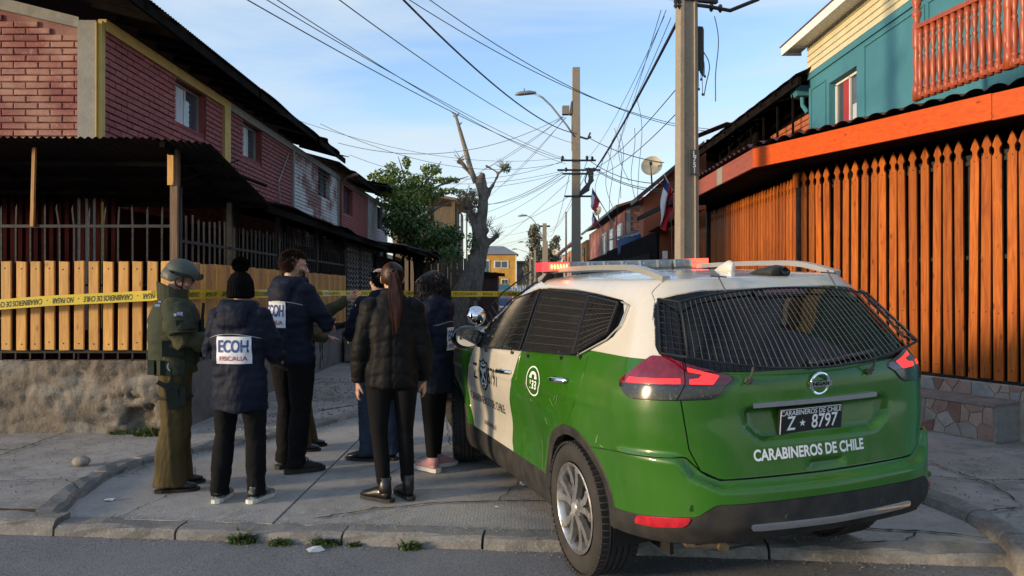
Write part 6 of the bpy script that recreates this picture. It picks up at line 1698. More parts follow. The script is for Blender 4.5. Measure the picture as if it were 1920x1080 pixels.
class Surf:
    def __init__(s, V, Nn, S_, polys):
        s.V = [tuple(p) for p in V]; s.N = [tuple(p) for p in Nn]; s.S = list(S_); s.P = polys
    def arr(s):
        V = np.array(s.V); return V[:, 0], V[:, 1], V[:, 2], np.array(s.S)
    def cut(s, polys, F):
        """split polygons along F = 0 -> (inside F<0, outside)"""
        F = list(F); ins = []; outs = []; cache = {}
        for f in polys:
            vals = [F[i] for i in f]
            mn, mx_ = min(vals), max(vals)
            if mx_ <= 0: ins.append(f); continue
            if mn >= 0: outs.append(f); continue
            a = []; b = []
            k = len(f)
            for q in range(k):
                i, j = f[q], f[(q+1) % k]
                fi, fj = F[i], F[j]
                if fi <= 0: a.append(i)
                if fi >= 0: b.append(i)
                if (fi < 0 < fj) or (fj < 0 < fi):
                    key = (min(i, j), max(i, j))
                    n = cache.get(key)
                    if n is None:
                        t = fi / (fi - fj)
                        n = len(s.V)
                        s.V.append(tuple(s.V[i][c] + (s.V[j][c]-s.V[i][c])*t for c in range(3)))
                        s.N.append(tuple(s.N[i][c] + (s.N[j][c]-s.N[i][c])*t for c in range(3)))
                        s.S.append(s.S[i] + (s.S[j]-s.S[i])*t)
                        F.append(0.0)
                        cache[key] = n
                    a.append(n); b.append(n)
            if len(a) >= 3: ins.append(tuple(a))
            if len(b) >= 3: outs.append(tuple(b))
        return ins, outs
    def refine(s, polys, n):
        tri = [(f[0], f[i], f[i+1]) for f in polys for i in range(1, len(f)-1)]
        for _ in range(n):
            mid = {}; out_ = []
            def m(i, j):
                k = (min(i, j), max(i, j))
                if k not in mid:
                    mid[k] = len(s.V); s.V.append(tuple((s.V[i][c] + s.V[j][c])/2 for c in range(3))); s.N.append(tuple((s.N[i][c] + s.N[j][c])/2 for c in range(3))); s.S.append((s.S[i] + s.S[j])/2)
                return mid[k]
            for a, b, c in tri:
                x, y, z = m(a, b), m(b, c), m(c, a); out_ += [(a, x, z), (x, b, y), (z, y, c), (x, y, z)]
            tri = out_
        return tri
    def gap(s, polys, fn, g=0.003):
        """inside, outside of a closed seam; a strip of width 2g is dropped"""
        x, y, z, S_ = s.arr(); ins, rest = s.cut(polys, fn(x, y, z, S_) + g)
        x, y, z, S_ = s.arr(); _, outs = s.cut(rest, fn(x, y, z, S_) - g)
        return ins, outs

CV, CN, CS, CP = car_grid()
SF = Surf(CV, CN, CS, CP)
BODY = BVHTree.FromPolygons([Vector(p) for p in CV] + [Vector((-p[0], p[1], p[2])) for p in CV],
                            list(CP) + [tuple(len(CV)+i for i in reversed(f)) for f in CP])
def side_pt(y, z, off=0.0, sgn=-1):
    h = BODY.ray_cast(Vector((sgn*3, y, z)), Vector((-sgn, 0, 0)))
    if h[0] is None:
        return Vector((sgn*.6, y, z))
    return h[0] + Vector((sgn, 0, 0)) * off
def rear_pt(x, z, off=0.0):
    h = BODY.ray_cast(Vector((x, -3, z)), Vector((0, 1, 0)))
    if h[0] is None: return Vector((x, -.6, z))
    return h[0] + Vector((0, -off, 0))

car = thing('police_car', 'green and white police SUV with mesh window guards and a roof light bar', 'police car')
car.matrix_world = Matrix.Translation(CAR_LOC) @ CAR_ROT
car.location = CAR_LOC; car.rotation_euler = CAR_ROT.to_euler()

def panel(name, polys, material, off=0.0, rim=0.010, side='both', parent=None, label=None, offfn=None):
    """links a cut-out of the body surface as an object; side -1, +1 or both"""
    par = parent or car
    used = {}
    for f in polys:
        for i in f:
            if i not in used: used[i] = len(used)
    ids = list(used)
    V = np.array([SF.V[i] for i in ids]); Nn = np.array([SF.N[i] for i in ids])
    o_ = off if offfn is None else offfn(V)[:, None]
    Vo = V + Nn * o_
    fs = [tuple(used[i] for i in f) for f in polys]
    vs = [Vo]; ns = [Nn]; n0 = len(Vo)
    if rim:
        edges = {}
        for f in fs:
            for q in range(len(f)):
                a, b = f[q], f[(q+1) % len(f)]
                k = (min(a, b), max(a, b))
                edges[k] = None if k in edges else (a, b)
        bd = [e for e in edges.values() if e is not None and not (abs(V[e[0]][0]) < 1e-6 and abs(V[e[1]][0]) < 1e-6)]
        rv = {}
        extra = []; en = []
        def low(i):
            if i not in rv:
                rv[i] = (n0 + len(extra), n0 + len(extra) + 1)
                extra.append(Vo[i]); en.append(Nn[i]); extra.append(Vo[i] - Nn[i]*rim); en.append(Nn[i])
            return rv[i]
        rf = []
        for a, b in bd:
            la, lb = low(a), low(b)
            rf.append((la[0], la[1], lb[1], lb[0]))
        if extra:
            vs.append(np.array(extra)); ns.append(np.array(en))
    else:
        rf = []
    A = np.vstack(vs); B = np.vstack(ns); nf = len(fs)
    F = fs + rf
    sides = []
    if side in ('both', 1): sides.append(1)
    if side in ('both', -1): sides.append(-1)
    VV = []; NN = []; FF = []; SM = []
    for sg in sides:
        b = sum(len(q) for q in VV)
        VV.append(A * np.array([sg, 1, 1])); NN.append(B * np.array([sg, 1, 1]))
        for k, f in enumerate(F):
            g = tuple(b + i for i in f)
            FF.append(g if sg == 1 else tuple(reversed(g))); SM.append(k < nf)
    VV = np.vstack(VV); NN = np.vstack(NN)
    me = bpy.data.meshes.new(name)
    me.from_pydata(VV.tolist(), [], FF)
    me.materials.append(material)
    me.polygons.foreach_set('use_smooth', SM)
    me.update()
    try:
        me.normals_split_custom_set_from_vertices(NN.tolist())
    except Exception as e:
        print('normals', e)
    o = new_obj(name, me, par)
    if label: o['label'] = label
    return o

def fpoly(poly, ax='sz', r=0.0, sgn=1):
    def f(x, y, z, s):
        u = {'s': s, 'x': x, 'y': y}[ax[0]]
        return sgn * (sd_poly(u, z, poly) - r)
    return f

P0 = list(SF.P)
def dwheel(x, y, z, s): return np.minimum(np.hypot(y, z-.363), np.hypot(y-2.705, z-.363))
x, y, z, S_ = SF.arr()
_, P0 = SF.cut(P0, dwheel(x, y, z, S_) - .402)
def fbottom(x, y, z, s):
    zb = np.where(y < -.2, .385 + .03*np.clip((.8-s)/.3, 0, 1), .235)
    return z - zb
x, y, z, S_ = SF.arr()
_, P0 = SF.cut(P0, fbottom(x, y, z, S_))
base = list(P0)
arch, P0 = SF.gap(P0, lambda x, y, z, s: np.where(x > .5, dwheel(x, y, z, s) - .452, 1.0), .0015)
LAMP = [(1.037, 1.128), (.795, 1.249), (.73, 1.247), (.66, 1.22), (.587, 1.196), (.515, 1.174), (.435, 1.145), (.495, 1.11), (.53, 1.072), (.566, 1.057), (.727, 1.054), (.945, 1.05), (.985, 1.057), (1.033, 1.10)]
lamp, P0 = SF.gap(P0, lambda x, y, z, s: sd_poly(s, z, LAMP), .002)
RGL = [(-.3, 1.548), (.40, 1.545), (.53, 1.532), (.635, 1.512), (.69, 1.47), (.762, 1.29), (.752, 1.252), (.73, 1.249), (.66, 1.222), (.587, 1.198), (.515, 1.176), (.36, 1.168), (-.3, 1.164)]
rgl, P0 = SF.gap(P0, lambda x, y, z, s: np.where(y < .0, sd_poly(s, z, RGL), 1.0), .002)
BAND = [(2.0, 1.105), (1.80, 1.285), (1.55, 1.42), (1.22, 1.525), (.95, 1.545), (.5, 1.54), (.15, 1.518), (-.20, 1.487), (-.285, 1.41), (-.265, 1.325), (-.06, 1.235), (.07, 1.207), (.79, 1.172)]
def wind(x, y, z, s): return np.where(x > .3, sd_poly(y, z, BAND) - .012, 1.0)
band, P0 = SF.gap(P0, wind, .002)
def wscr(x, y, z, s):
    yl = f_yf(z) - .16
    return np.maximum(np.maximum(1.12 - z, z - 1.575), np.maximum(x - (.70 - .35*(z-1.12)), 1.35 - y))
wsc, P0 = SF.gap(P0, wscr, .002)
BUMP = [(-.2, .688), (.555, .692), (.625, .72), (.672, .765), (.70, .795), (.74, .797), (1.07, .779), (1.35, .745), (1.6, .74), (1.6, .0), (-.2, .0)]
bmp, P0 = SF.gap(P0, lambda x, y, z, s: np.where(y < -.0, sd_poly(s, z, BUMP), 1.0), .0035)
CLAD = [(-.2, .598), (.20, .597), (.600, .595), (.634, .574), (.68, .537), (.96, .497), (1.26, .475), (1.7, .46), (1.7, .0), (-.2, .0)]
bclad, bmp = SF.gap(bmp, lambda x, y, z, s: sd_poly(s, z, CLAD), .002)
sill, P0 = SF.gap(P0, lambda x, y, z, s: np.where(y > .2, z - (.432 + .0*y), 1.0), .002)
TG = [(-.2, .69), (.555, .694), (.64, .735), (.685, .83), (.700, 1.0), (.707, 1.06), (.66, 1.30), (-.2, 1.30)]
tg, P0 = SF.gap(P0, lambda x, y, z, s: np.where(y < -.2, sd_poly(s, z, TG), 1.0), .003)
def fbelt(x, y, z, s): return (1.232 - .035*np.clip((y - 0)/1.0, 0, 3)) - z
white, P0 = SF.gap(P0, fbelt, .0002)
spoil, white = SF.gap(white, lambda x, y, z, s: np.where(z > 1.40, np.maximum(y + .415, s - (.667+.6*np.clip(1.50-z, 0, .1))), 1.0), .0025)
RD = [(-.085, 1.24), (-.125, 1.115), (-.078, .982), (.043, .818), (.20, .62), (.2, .2), (.88, .2), (.90, .90), (.86, 1.24)]
rdoor, P0 = SF.gap(P0, lambda x, y, z, s: np.where(x > .5, sd_poly(y, z, RD), 1.0), .003)
FDR = [(.88, .2), (.90, .90), (.86, 1.24), (1.93, 1.24), (1.955, 1.09), (2.06, .95), (2.19, .764), (2.205, .585), (2.10, .43), (2.0, .2)]
fdoor, P0 = SF.gap(P0, lambda x, y, z, s: np.where(x > .5, sd_poly(y, z, FDR), 1.0), .003)
SW = [(.5, 1.3), (.87, 1.18), (.93, 1.03), (1.01, .916), (1.09, .80), (1.117, .716), (1.125, .604), (1.15, .50), (1.10, .40), (1.0, .2), (3, .2), (3, 1.3)]
fwhite, fgreen = SF.gap(fdoor, lambda x, y, z, s: sd_poly(y, z, SW), .0001)
quarter, P0 = SF.gap(P0, lambda x, y, z, s: y - .6, .002)
bonnet, fender = SF.gap(P0, lambda x, y, z, s: np.maximum(1.02 - z, x - .80), .003)

shell = panel('inner_shell', base, M_shell, off=-.016, rim=0)
panel('roof', white, M_white, rim=.012)
panel('spoiler', spoil, M_white, rim=.012)
panel('tailgate', tg, M_green)
panel('rear_bumper', bmp, M_green)
panel('bumper_cladding', bclad, M_clad, off=.004, rim=.03)
panel('bonnet', bonnet, M_green)
panel('windscreen', wsc, M_glass, off=-.002)
panel('rear_window', rgl, M_glass, off=-.003)
for sg in (-1, 1):
    panel('quarter_panel', quarter, M_green, side=sg)
    panel('front_fender', fender, M_green, side=sg)
    d = panel('rear_door', rdoor, M_green, side=sg)
    d2 = panel('front_door', fwhite, M_white, side=sg)
    panel('green_edge', fgreen, M_green, side=sg, parent=d2)
    ar_, af_ = SF.cut(arch, [v[1] - 1.35 for v in SF.V])
    panel('wheel_arch_trim', ar_, M_clad, off=.010, rim=.06, side=sg); panel('wheel_arch_trim', af_, M_clad, off=.010, rim=.06, side=sg)
    panel('sill_trim', sill, M_clad, off=.008, rim=.03, side=sg)
    fw, rest = SF.gap(band, lambda x, y, z, s: (.86 + .30*(z-1.17)) - y, .014)
    rw, rest = SF.gap(rest, lambda x, y, z, s: (.04 + .38*(z-1.2)) - y, .014)
    panel('side_window', fw, M_glass, off=-.004, side=sg)
    panel('side_window', rw, M_glass, off=-.004, side=sg)
    panel('quarter_window', rest, M_glass, off=-.004, side=sg)
    tl = None
    lamp_f = SF.refine(lamp, 2)
    def red_line(x, y, z, s): return (1.114 + .012*np.exp(-((s-.72)/.2)**2)) - z
    upper, lower = SF.gap(lamp_f, red_line, .001)
    div = lambda x, y, z, s: s - (np.where(z > 1.125, .68 - (z-1.125)*.21, .68 + (1.125-z)*.63))
    ui, uo = SF.gap(upper, div, .0025)
    li, lo_ = SF.gap(lower, div, .0025)
    STRIP = [(.985, 1.122), (.70, 1.128), (.695, 1.150), (.85, 1.148), (.955, 1.146)]
    st, uo = SF.gap(uo, lambda x, y, z, s: sd_poly(s, z, STRIP), .0003)
    CHEV = [(.651, 1.196), (.515, 1.157), (.556, 1.120), (.66, 1.124), (.657, 1.147), (.616, 1.149), (.593, 1.166), (.654, 1.178)]
    ch, ui = SF.gap(ui, lambda x, y, z, s: sd_poly(s, z, CHEV), .0003)
    tl = panel('tail_lamp', uo, M_redlens, off=.008, rim=.02, side=sg)
    panel('inner_lens', ui, M_deepred, off=.008, rim=.02, side=sg, parent=tl)
    panel('lit_strip', st, M_lit, off=.008, rim=.004, side=sg, parent=tl)
    panel('lit_chevron', ch, M_lit, off=.008, rim=.004, side=sg, parent=tl)
    panel('clear_lens', lo_, M_smoke, off=.008, rim=.02, side=sg, parent=tl)
    panel('clear_lens', li, M_smoke, off=.008, rim=.02, side=sg, parent=tl)
    REF = [(.958, .495), (.70, .533), (.728, .49), (.857, .463), (.958, .456)]
    rf, _ = SF.gap(bclad, lambda x, y, z, s: sd_poly(s, z, REF), .0001)
    panel('reflector', rf, M_reflex, off=.012, rim=.012, side=sg)
cs, _ = SF.gap(bclad, lambda x, y, z, s: np.maximum(np.abs(z - (.483 + .006*np.clip(s/.4, 0, 1))) - .0125, s - .445 - (z-.48)*.8), .0001)
panel('bumper_chrome', cs, M_chrome, off=.016, rim=.016)

def mbp(name, mb, m, parent=car, smooth=False, label=None):
    o = mb.build(name, m, parent, smooth, label=label)
    if smooth: smooth_angle(o, 40)
    return o

def wheel(name, cx, cy, steer=0.0):
    sg = -1 if cx < 0 else 1
    root = new_obj('wheel', None, car, (cx, cy, .363)); root.rotation_euler = (0, 0, steer)
    w2 = .112
    prof = [(.250, -w2+.012), (.262, -w2+.002), (.30, -w2-.006), (.335, -w2+.004), (.352, -w2+.022), (.3605, -w2+.045)]
    for gx in (-.052, -.018, .018, .052):
        prof += [(.3625, gx-.0065), (.354, gx-.004), (.354, gx+.004), (.3625, gx+.0065)]
    prof += [(.3605, w2-.045), (.352, w2-.022), (.335, w2-.004), (.30, w2+.006), (.262, w2-.002), (.250, w2-.012)]
    t = MB().lathe(prof, axis='x', n=72, cap=False); tn = mbp('tyre', t, M_tyre, root, True)
    sb = MB()
    for k in range(64):
        a = 2*PI*k/64
        for s2 in (-1, 1):
            c = Vector((s2*.088, math.cos(a)*.3545, math.sin(a)*.3545))
            sb.box(c, (.040, .024, .012), Matrix.Rotation(a - PI/2, 3, 'X'))
    o = sb.build('tread_blocks', M_tyre, root); o['kind'] = 'stuff'
    rb = MB().lathe([(.246, sg*.108), (.236, sg*.112), (.226, sg*.104), (.218, sg*.07), (.205, -sg*.02), (.200, -sg*.10)], axis='x', n=56, cap=False)
    rm = mbp('rim', rb, M_alloy, root, True)
    sp = MB()
    for k in range(5):
        for dlt in (-1, 1):
            a0 = 2*PI*k/5 + PI/2 + dlt*.10; a1 = 2*PI*k/5 + PI/2 + dlt*.27
            pts = []; 
            for q in range(5):
                u = q/4; rr = .045 + (.226-.045)*u; a = a0 + (a1-a0)*u
                xx = sg*(.092 - .020*math.sin(u*PI*.5) + .028*u*u)
                pts.append((xx, math.cos(a)*rr, math.sin(a)*rr))
            for q in range(4):
                wd = .030 + .004*q
                sp.bar(pts[q], pts[q+1], wd, .030, ref=(1, 0, 0))
    sp.lathe([(.062, sg*.075), (.058, sg*.098), (.034, sg*.104), (.030, sg*.108)], axis='x', n=24)
    mbp('spokes', sp, M_alloy, rm)
    hc = MB().lathe([(.030, sg*.1085), (.027, sg*.112), (.003, sg*.113)], axis='x', n=20)
    mbp('hub_cap', hc, M_silver, rm, True)
    bd = MB().lathe([(.165, sg*.03), (.165, sg*.045), (.05, sg*.046)], axis='x', n=40)
    bd.box((sg*.04, .10, .09), (.05, .07, .10), Matrix.Rotation(R(-40), 3, 'X'))
    mbp('brake_disc', bd, M_disc, rm, True)
    bk = MB().lathe([(.244, -sg*.08), (.20, -sg*.085)], axis='x', n=40)
    mbp('wheel_back', bk, M_shell, rm)
    return root
wheel('wheel', -.795, 0); wheel('wheel', .795, 0)
wheel('wheel', -.79, 2.705, R(-13)); wheel('wheel', .79, 2.705, R(-13))
fl = MB()
fl.box((0, 1.55, .32), (1.05, 3.7, .14)); fl.box((0, 1.36, .33), (1.66, 1.75, .16)); fl.box((0, -.62, .46), (1.30, .40, .14))
for yc in (0, 2.705):
    for sg in (-1, 1):
        for k in range(14):
            a = PI*k/13 - .05; a2 = PI*(k+1)/13 - .05
            p, q = [Vector((0, yc + math.cos(t)*.43, .363 + math.sin(t)*.43)) for t in (a, a2)]
            x0, x1 = sg*.56, sg*.86
            fl.add([(x0, p.y, p.z), (x1, p.y, p.z), (x1, q.y, q.z), (x0, q.y, q.z)], [(0, 1, 2, 3)])
        fl.box((sg*.55, yc, .5), (.02, .86, .60))
mbp('underbody', fl, M_shell)
ex = MB().tube([(-.45, -.60, .345), (-.47, -.72, .35), (-.48, -.79, .345)], .026, 12)
ex.bar((-.64, -.70, .36), (-.46, -.74, .35), .07, .016)
mbp('exhaust', ex, mat('rusty_steel', (0.15, 0.11, 0.07), rough=0.6, metal=0.5, var=0.3, scale=20))
cb = MB()
for i in range(16):
    x0 = -.375 + .705*i/16; x1 = -.375 + .705*(i+1)/16
    cb.bar(rear_pt(x0, 1.018, .012), rear_pt(x1, 1.018, .012), .022, .022, ref=(0, 0, 1))
mbp('tailgate_chrome', cb, M_chrome)
bdg = MB(); bc = rear_pt(.0, 1.094, .006); tilt = Matrix.Rotation(R(8), 3, 'X')
ring = []
for k in range(33):
    a = 2*PI*k/32; ring.append(bc + tilt @ Vector((math.cos(a)*.050, 0, math.sin(a)*.050)))
bdg.tube(ring, .0075, 8, cap=False); bdg.box(bc + Vector((0, -.004, 0)), (.128, .010, .026), tilt)
bo = mbp('badge', bdg, M_chrome, smooth=True)
vs, fs = text_mesh('NISSAN', .0245, sx=1.12, bold=.0006)
bt = MB(); place2d(bt, vs, fs, bc + Vector((0, -.0105, -.001)), (1, 0, 0), (0, .0, 1)); bt.build('badge_lettering', M_ink, bo, fix=False)
PC = rear_pt(-.045, .925, .012); ptilt = Matrix.Rotation(R(7), 3, 'X')
pux, puy, pn = ptilt @ Vector((1, 0, 0)), ptilt @ Vector((0, 0, 1)), ptilt @ Vector((0, -1, 0))
pl = MB(); pl.box(PC, (.362, .008, .132), ptilt)
plate = mbp('number_plate', pl, mat('plate_black', (0.012, 0.013, 0.016), rough=0.4, coat=0.3))
pt = MB()
for txt, size, u, v, sx, b in (('CARABINEROS DE CHILE', .034, .0, .040, .92, .0004), ('Z', .094, -.112, -.012, .78, .0012), ('8797', .094, .078, -.012, .80, .0012)):
    vs, fs = text_mesh(txt, size, sx=sx, bold=b); place2d(pt, vs, fs, PC + pux*u + puy*v + pn*.0055, pux, puy)
star = [(.019*(1 if k % 2 == 0 else .4)*math.sin(PI*k/5), .019*(1 if k % 2 == 0 else .4)*math.cos(PI*k/5)) for k in range(10)]
c0 = PC + pux*(-.048) + puy*(-.012) + pn*.0055
pt.add([tuple(c0)] + [tuple(c0 + pux*u + puy*v) for u, v in star], [(0, 1 + k, 1 + (k+1) % 10) for k in range(10)])
pt.bar(PC + pux*(-.172) + puy*.058 + pn*.0045, PC + pux*.172 + puy*.058 + pn*.0045, .003, .003)
pt.bar(PC + pux*(-.172) + puy*.058 + pn*.0045, PC + pux*(-.172) + puy*(-.058) + pn*.0045, .003, .003)
pt.bar(PC + pux*(-.04) + puy*(-.060) + pn*.0045, PC + pux*.08 + puy*(-.060) + pn*.0045, .003, .003)
pt.build('plate_lettering', M_wtext, plate, fix=False)
def on_rear(name, txt, size, xc, zc, m, sx=1.0, bold=0.0, off=.0025):
    vs, fs = text_mesh(txt, size, sx=sx, bold=bold); mb = MB()
    mb.add([tuple(rear_pt(xc + v[0], zc + v[1], off)) for v in vs], fs); return mb.build(name, m, car, fix=False)
def on_side(name, txt, size, yc, zc, m, sx=1.0, bold=0.0, off=.0025, parent=car, slope=0.0):
    vs, fs = text_mesh(txt, size, sx=sx, bold=bold); mb = MB()
    mb.add([tuple(side_pt(yc - v[0], zc + v[1] + slope*v[0], off)) for v in vs], fs); return mb.build(name, m, parent, fix=False)
on_rear('tailgate_lettering', 'CARABINEROS DE CHILE', .070, -.078, .788, M_wtext, sx=.79, bold=.0022)
on_side('door_lettering', 'CARABINEROS DE CHILE', .092, 1.70, .690, M_ink, sx=.87, slope=.012)
on_side('door_lettering', 'Z', .175, 1.885, .905, M_ink, sx=1.0, bold=.001)
on_side('door_lettering', '8797', .175, 1.43, .905, M_ink, sx=.72, bold=.001)
on_side('door_lettering', 'carabineros.cl', .062, 1.67, .522, M_ink, sx=.88)
on_side('emergency_number', '133', .072, .575, .965, M_wtext, sx=1.25, bold=.0015)
def side_poly(name, poly, m, off=.003, parent=car, closed=None):
    mb = MB()
    cy = sum(p[0] for p in poly)/len(poly); cz = sum(p[1] for p in poly)/len(poly)
    vs = [tuple(side_pt(cy, cz, off))] + [tuple(side_pt(a, b, off)) for a, b in poly]
    mb.add(vs, [(0, 1+k, 1+(k+1) % len(poly)) for k in range(len(poly))]); return mb.build(name, m, parent, fix=False)
ov = MB()
oa = [(.575 + .118*math.cos(2*PI*k/48), .99 + .092*math.sin(2*PI*k/48)) for k in range(48)]
ob = [(.575 + .108*math.cos(2*PI*k/48), .99 + .084*math.sin(2*PI*k/48)) for k in range(48)]
vs = [tuple(side_pt(a, b, .003)) for a, b in oa] + [tuple(side_pt(a, b, .003)) for a, b in ob]
ov.add(vs, [(k, (k+1) % 48, 48+(k+1) % 48, 48+k) for k in range(48)])
ph = [(.575 + .055*math.cos(t), 1.020 + .030*math.sin(t)) for t in [PI*k/12 for k in range(13)]] + [(.575 + .030*math.cos(t), 1.020 + .012*math.sin(t)) for t in [PI*(12-k)/12 for k in range(13)]]
vs = [tuple(side_pt(a, b, .003)) for a, b in ph]
ov.add(vs, [(k, k+1, 24-k, 25-k) for k in range(12)])
for sx_ in (-1, 1):
    q = [(.575+sx_*.060, 1.022), (.575+sx_*.026, 1.022), (.575+sx_*.022, 1.006), (.575+sx_*.064, 1.006)]
    ov.add([tuple(side_pt(a, b, .0035)) for a, b in q], [(0, 1, 2, 3)])
ov.build('emergency_oval', M_wtext, car, fix=False)
CR = [(0, .122), (.05, .095), (.085, .105), (.095, .06), (.082, .03), (.098, -.02), (.085, -.07), (.04, -.105), (0, -.128)]
CR = CR + [(-a, b) for a, b in reversed(CR[1:-1])]
crest = side_poly('crest', [(1.660 + a*1.18, .905 + b) for a, b in CR], M_crest)
ci = MB()
IN = [(a*.84, b*.84) for a, b in CR]; IN2 = [(a*.76, b*.77) for a, b in CR]
vs = [tuple(side_pt(1.660 + a*1.18, .905 + b, .0045)) for a, b in IN] + [tuple(side_pt(1.660 + a*1.18, .905 + b, .0045)) for a, b in IN2]
k_ = len(IN); ci.add(vs, [(k, (k+1) % k_, k_+(k+1) % k_, k_+k) for k in range(k_)])
for sx_ in (-1, 1):
    ci.bar(side_pt(1.660 + sx_*.05, .955, .005), side_pt(1.660 - sx_*.05, .850, .005), .012, .003, ref=(1, 0, 0))
ci.bar(side_pt(1.615, .975, .005), side_pt(1.705, .975, .005), .010, .003, ref=(1, 0, 0))
ci.bar(side_pt(1.61, .835, .005), side_pt(1.71, .835, .005), .010, .003, ref=(1, 0, 0))
ci.build('crest_emblem', M_wtext, crest, fix=False)
for sg in (-1, 1):
    for y0, y1, zz in ((1.265, .995, .985), (.275, .045, 1.045)):
        h = MB(); n = 9
        pts = [side_pt(y0 + (y1-y0)*i/(n-1), zz + .012*i/(n-1), .004 + .040*math.sin(PI*(i+.35)/(n-.3)), sg) for i in range(n)]
        h.tube(pts, [.008] + [.0155]*(n-2) + [.008], 10)
        mbp('door_handle', h, M_chrome, smooth=True)
def scuff(y, z, pts, m):
    mb = MB()
    for (a, b, c, d, w_) in pts:
        p, q = side_pt(y + a, z + b, .0012), side_pt(y + c, z + d, .0012)
        mb.bar(p, q, w_, .0015, ref=(1, 0, 0))
    return mb.build('paint_scuff', m, car)
M_scuff = mat('chipped_paint', (0.17, 0.24, 0.11), rough=0.7)
scuff(-.31, .79, [(0, -.005, -.01, .035, .006), (.012, -.01, .0, .02, .004), (-.03, -.012, -.06, -.018, .004)], M_scuff)
scuff(.30, .92, [(0, 0, -.05, -.035, .003), (.1, -.13, .06, -.16, .004), (-.1, -.02, -.13, .04, .004), (-.06, .0, -.09, .03, .003), (.42, .0, .38, .03, .003), (.35, -.05, .31, -.06, .003)], M_scuff)
for xx, zz in ((-.735, .577), (.735, .577), (-.27, .522), (.27, .522)):
    p = rear_pt(max(-.69, min(.69, xx)), zz, 0)
    q = MB().lathe([(.016, 0), (.0155, .005), (.012, .007), (.001, .007)], axis='z', n=16, rot=Matrix.Rotation(R(90), 3, 'X'), c=p + Vector((0, -.001, 0)))
    mbp('parking_sensor', q, M_green if abs(xx) > .5 else M_clad)
bl = MB().box(rear_pt(.02, 1.522, .012), (.21, .02, .020), Matrix.Rotation(R(-35), 3, 'X')); bl_o = mbp('brake_light', bl, M_deepred)
bh = MB().box(rear_pt(.02, 1.520, .004), (.30, .02, .042), Matrix.Rotation(R(-35), 3, 'X')); mbp('brake_light_housing', bh, M_gloss, bl_o)
wp = MB().tube([rear_pt(-.02, 1.19, .03), rear_pt(.15, 1.205, .035), rear_pt(.38, 1.225, .035)], .009, 6); wp.ell(rear_pt(-.02, 1.19, .02), (.03, .03, .025))
mbp('rear_wiper', wp, M_gloss, smooth=True)
def cage_pt(x, z, off=.045):
    yr = float(f_yr(z)); return Vector((x, yr - off + .105*min(1, abs(x)/.9)**2*.85, z))
gd = MB()
z_top = lambda x: 1.543 - .055*(abs(x)/.6)**2.2
z_bot = lambda x: 1.176 + .075*(abs(x)/.66)**2
nw = 40
for i in range(nw + 1):
    u = -1 + 2*i/nw
    xt, xb = u*.57, u*.67
    pts = [cage_pt(xt + (xb-xt)*t, z_top(xt) + (z_bot(xb)-z_top(xt))*t, .03 + .04*t) for t in (0, .33, .66, 1)]
    gd.tube(pts, 0.0019 if 0 < i < nw else .005, 4)
for k in range(1, 9):
    t = k/9
    pts = []
    for i in range(13):
        u = -1 + 2*i/12; xt, xb = u*.57, u*.67
        pts.append(cage_pt(xt + (xb-xt)*t, z_top(xt) + (z_bot(xb)-z_top(xt))*t, .027 + .04*t))
    gd.tube(pts, .0006, 3)
guard = mbp('rear_window_guard', gd, M_wire)
gf = MB()
for e in (0, 1):
    pts = []
    for i in range(17):
        u = -1 + 2*i/16; pts.append(cage_pt(u*.57, z_top(u*.57), .03) if e == 0 else cage_pt(u*.67, z_bot(u*.67), .07))
    gf.tube(pts, .006, 6)
for sg in (-1, 1):        # side wings that close the cage against the body
    A_, B_ = cage_pt(sg*.57, z_top(.57), .03), cage_pt(sg*.67, z_bot(.67), .07)
    C_, D_ = Vector((sg*.625, -.49, 1.51)), Vector((sg*.725, -.68, 1.262))
    gf.tube([A_, B_], .006, 6); gf.tube([C_, D_], .006, 6); gf.tube([A_, C_], .006, 6); gf.tube([B_, D_], .006, 6)
    for k in range(1, 9):
        t = k/9; gf.tube([A_.lerp(B_, t), C_.lerp(D_, t)], .0018, 4)
    for k in range(1, 4):
        t = k/4; gf.tube([A_.lerp(C_, t), B_.lerp(D_, t)], .0018, 4)
mbp('guard_frame', gf, M_black, guard)
for xx in (-.372, .318):
    q = MB(); a = cage_pt(xx, z_bot(xx), .07); b = rear_pt(xx - .012, 1.128, .012)
    q.tube([a, a.lerp(b, .5) + Vector((0, -.012, 0)), b], .006, 6); q.box(b, (.028, .018, .020), Matrix.Rotation(.5, 3, 'Y')); q.tube([b + Vector((-.022, -.012, -.014)), b + Vector((.020, -.012, .012))], .004, 5)
    mbp('guard_clip', q, M_wire, guard)
for xx in (-.30, .38):
    q = MB(); b = Vector((xx, -.53, 1.607)); a = cage_pt(xx, z_top(xx), .03)
    q.tube([a, b], .004, 5); q.tube([b + Vector((-.04, .01, .008)), b + Vector((.04, -.01, .0))], .004, 5); q.tube([b + Vector((-.01, -.02, .0)), b + Vector((.02, .03, .016))], .004, 5)
    mbp('guard_clip', q, M_wire, guard)
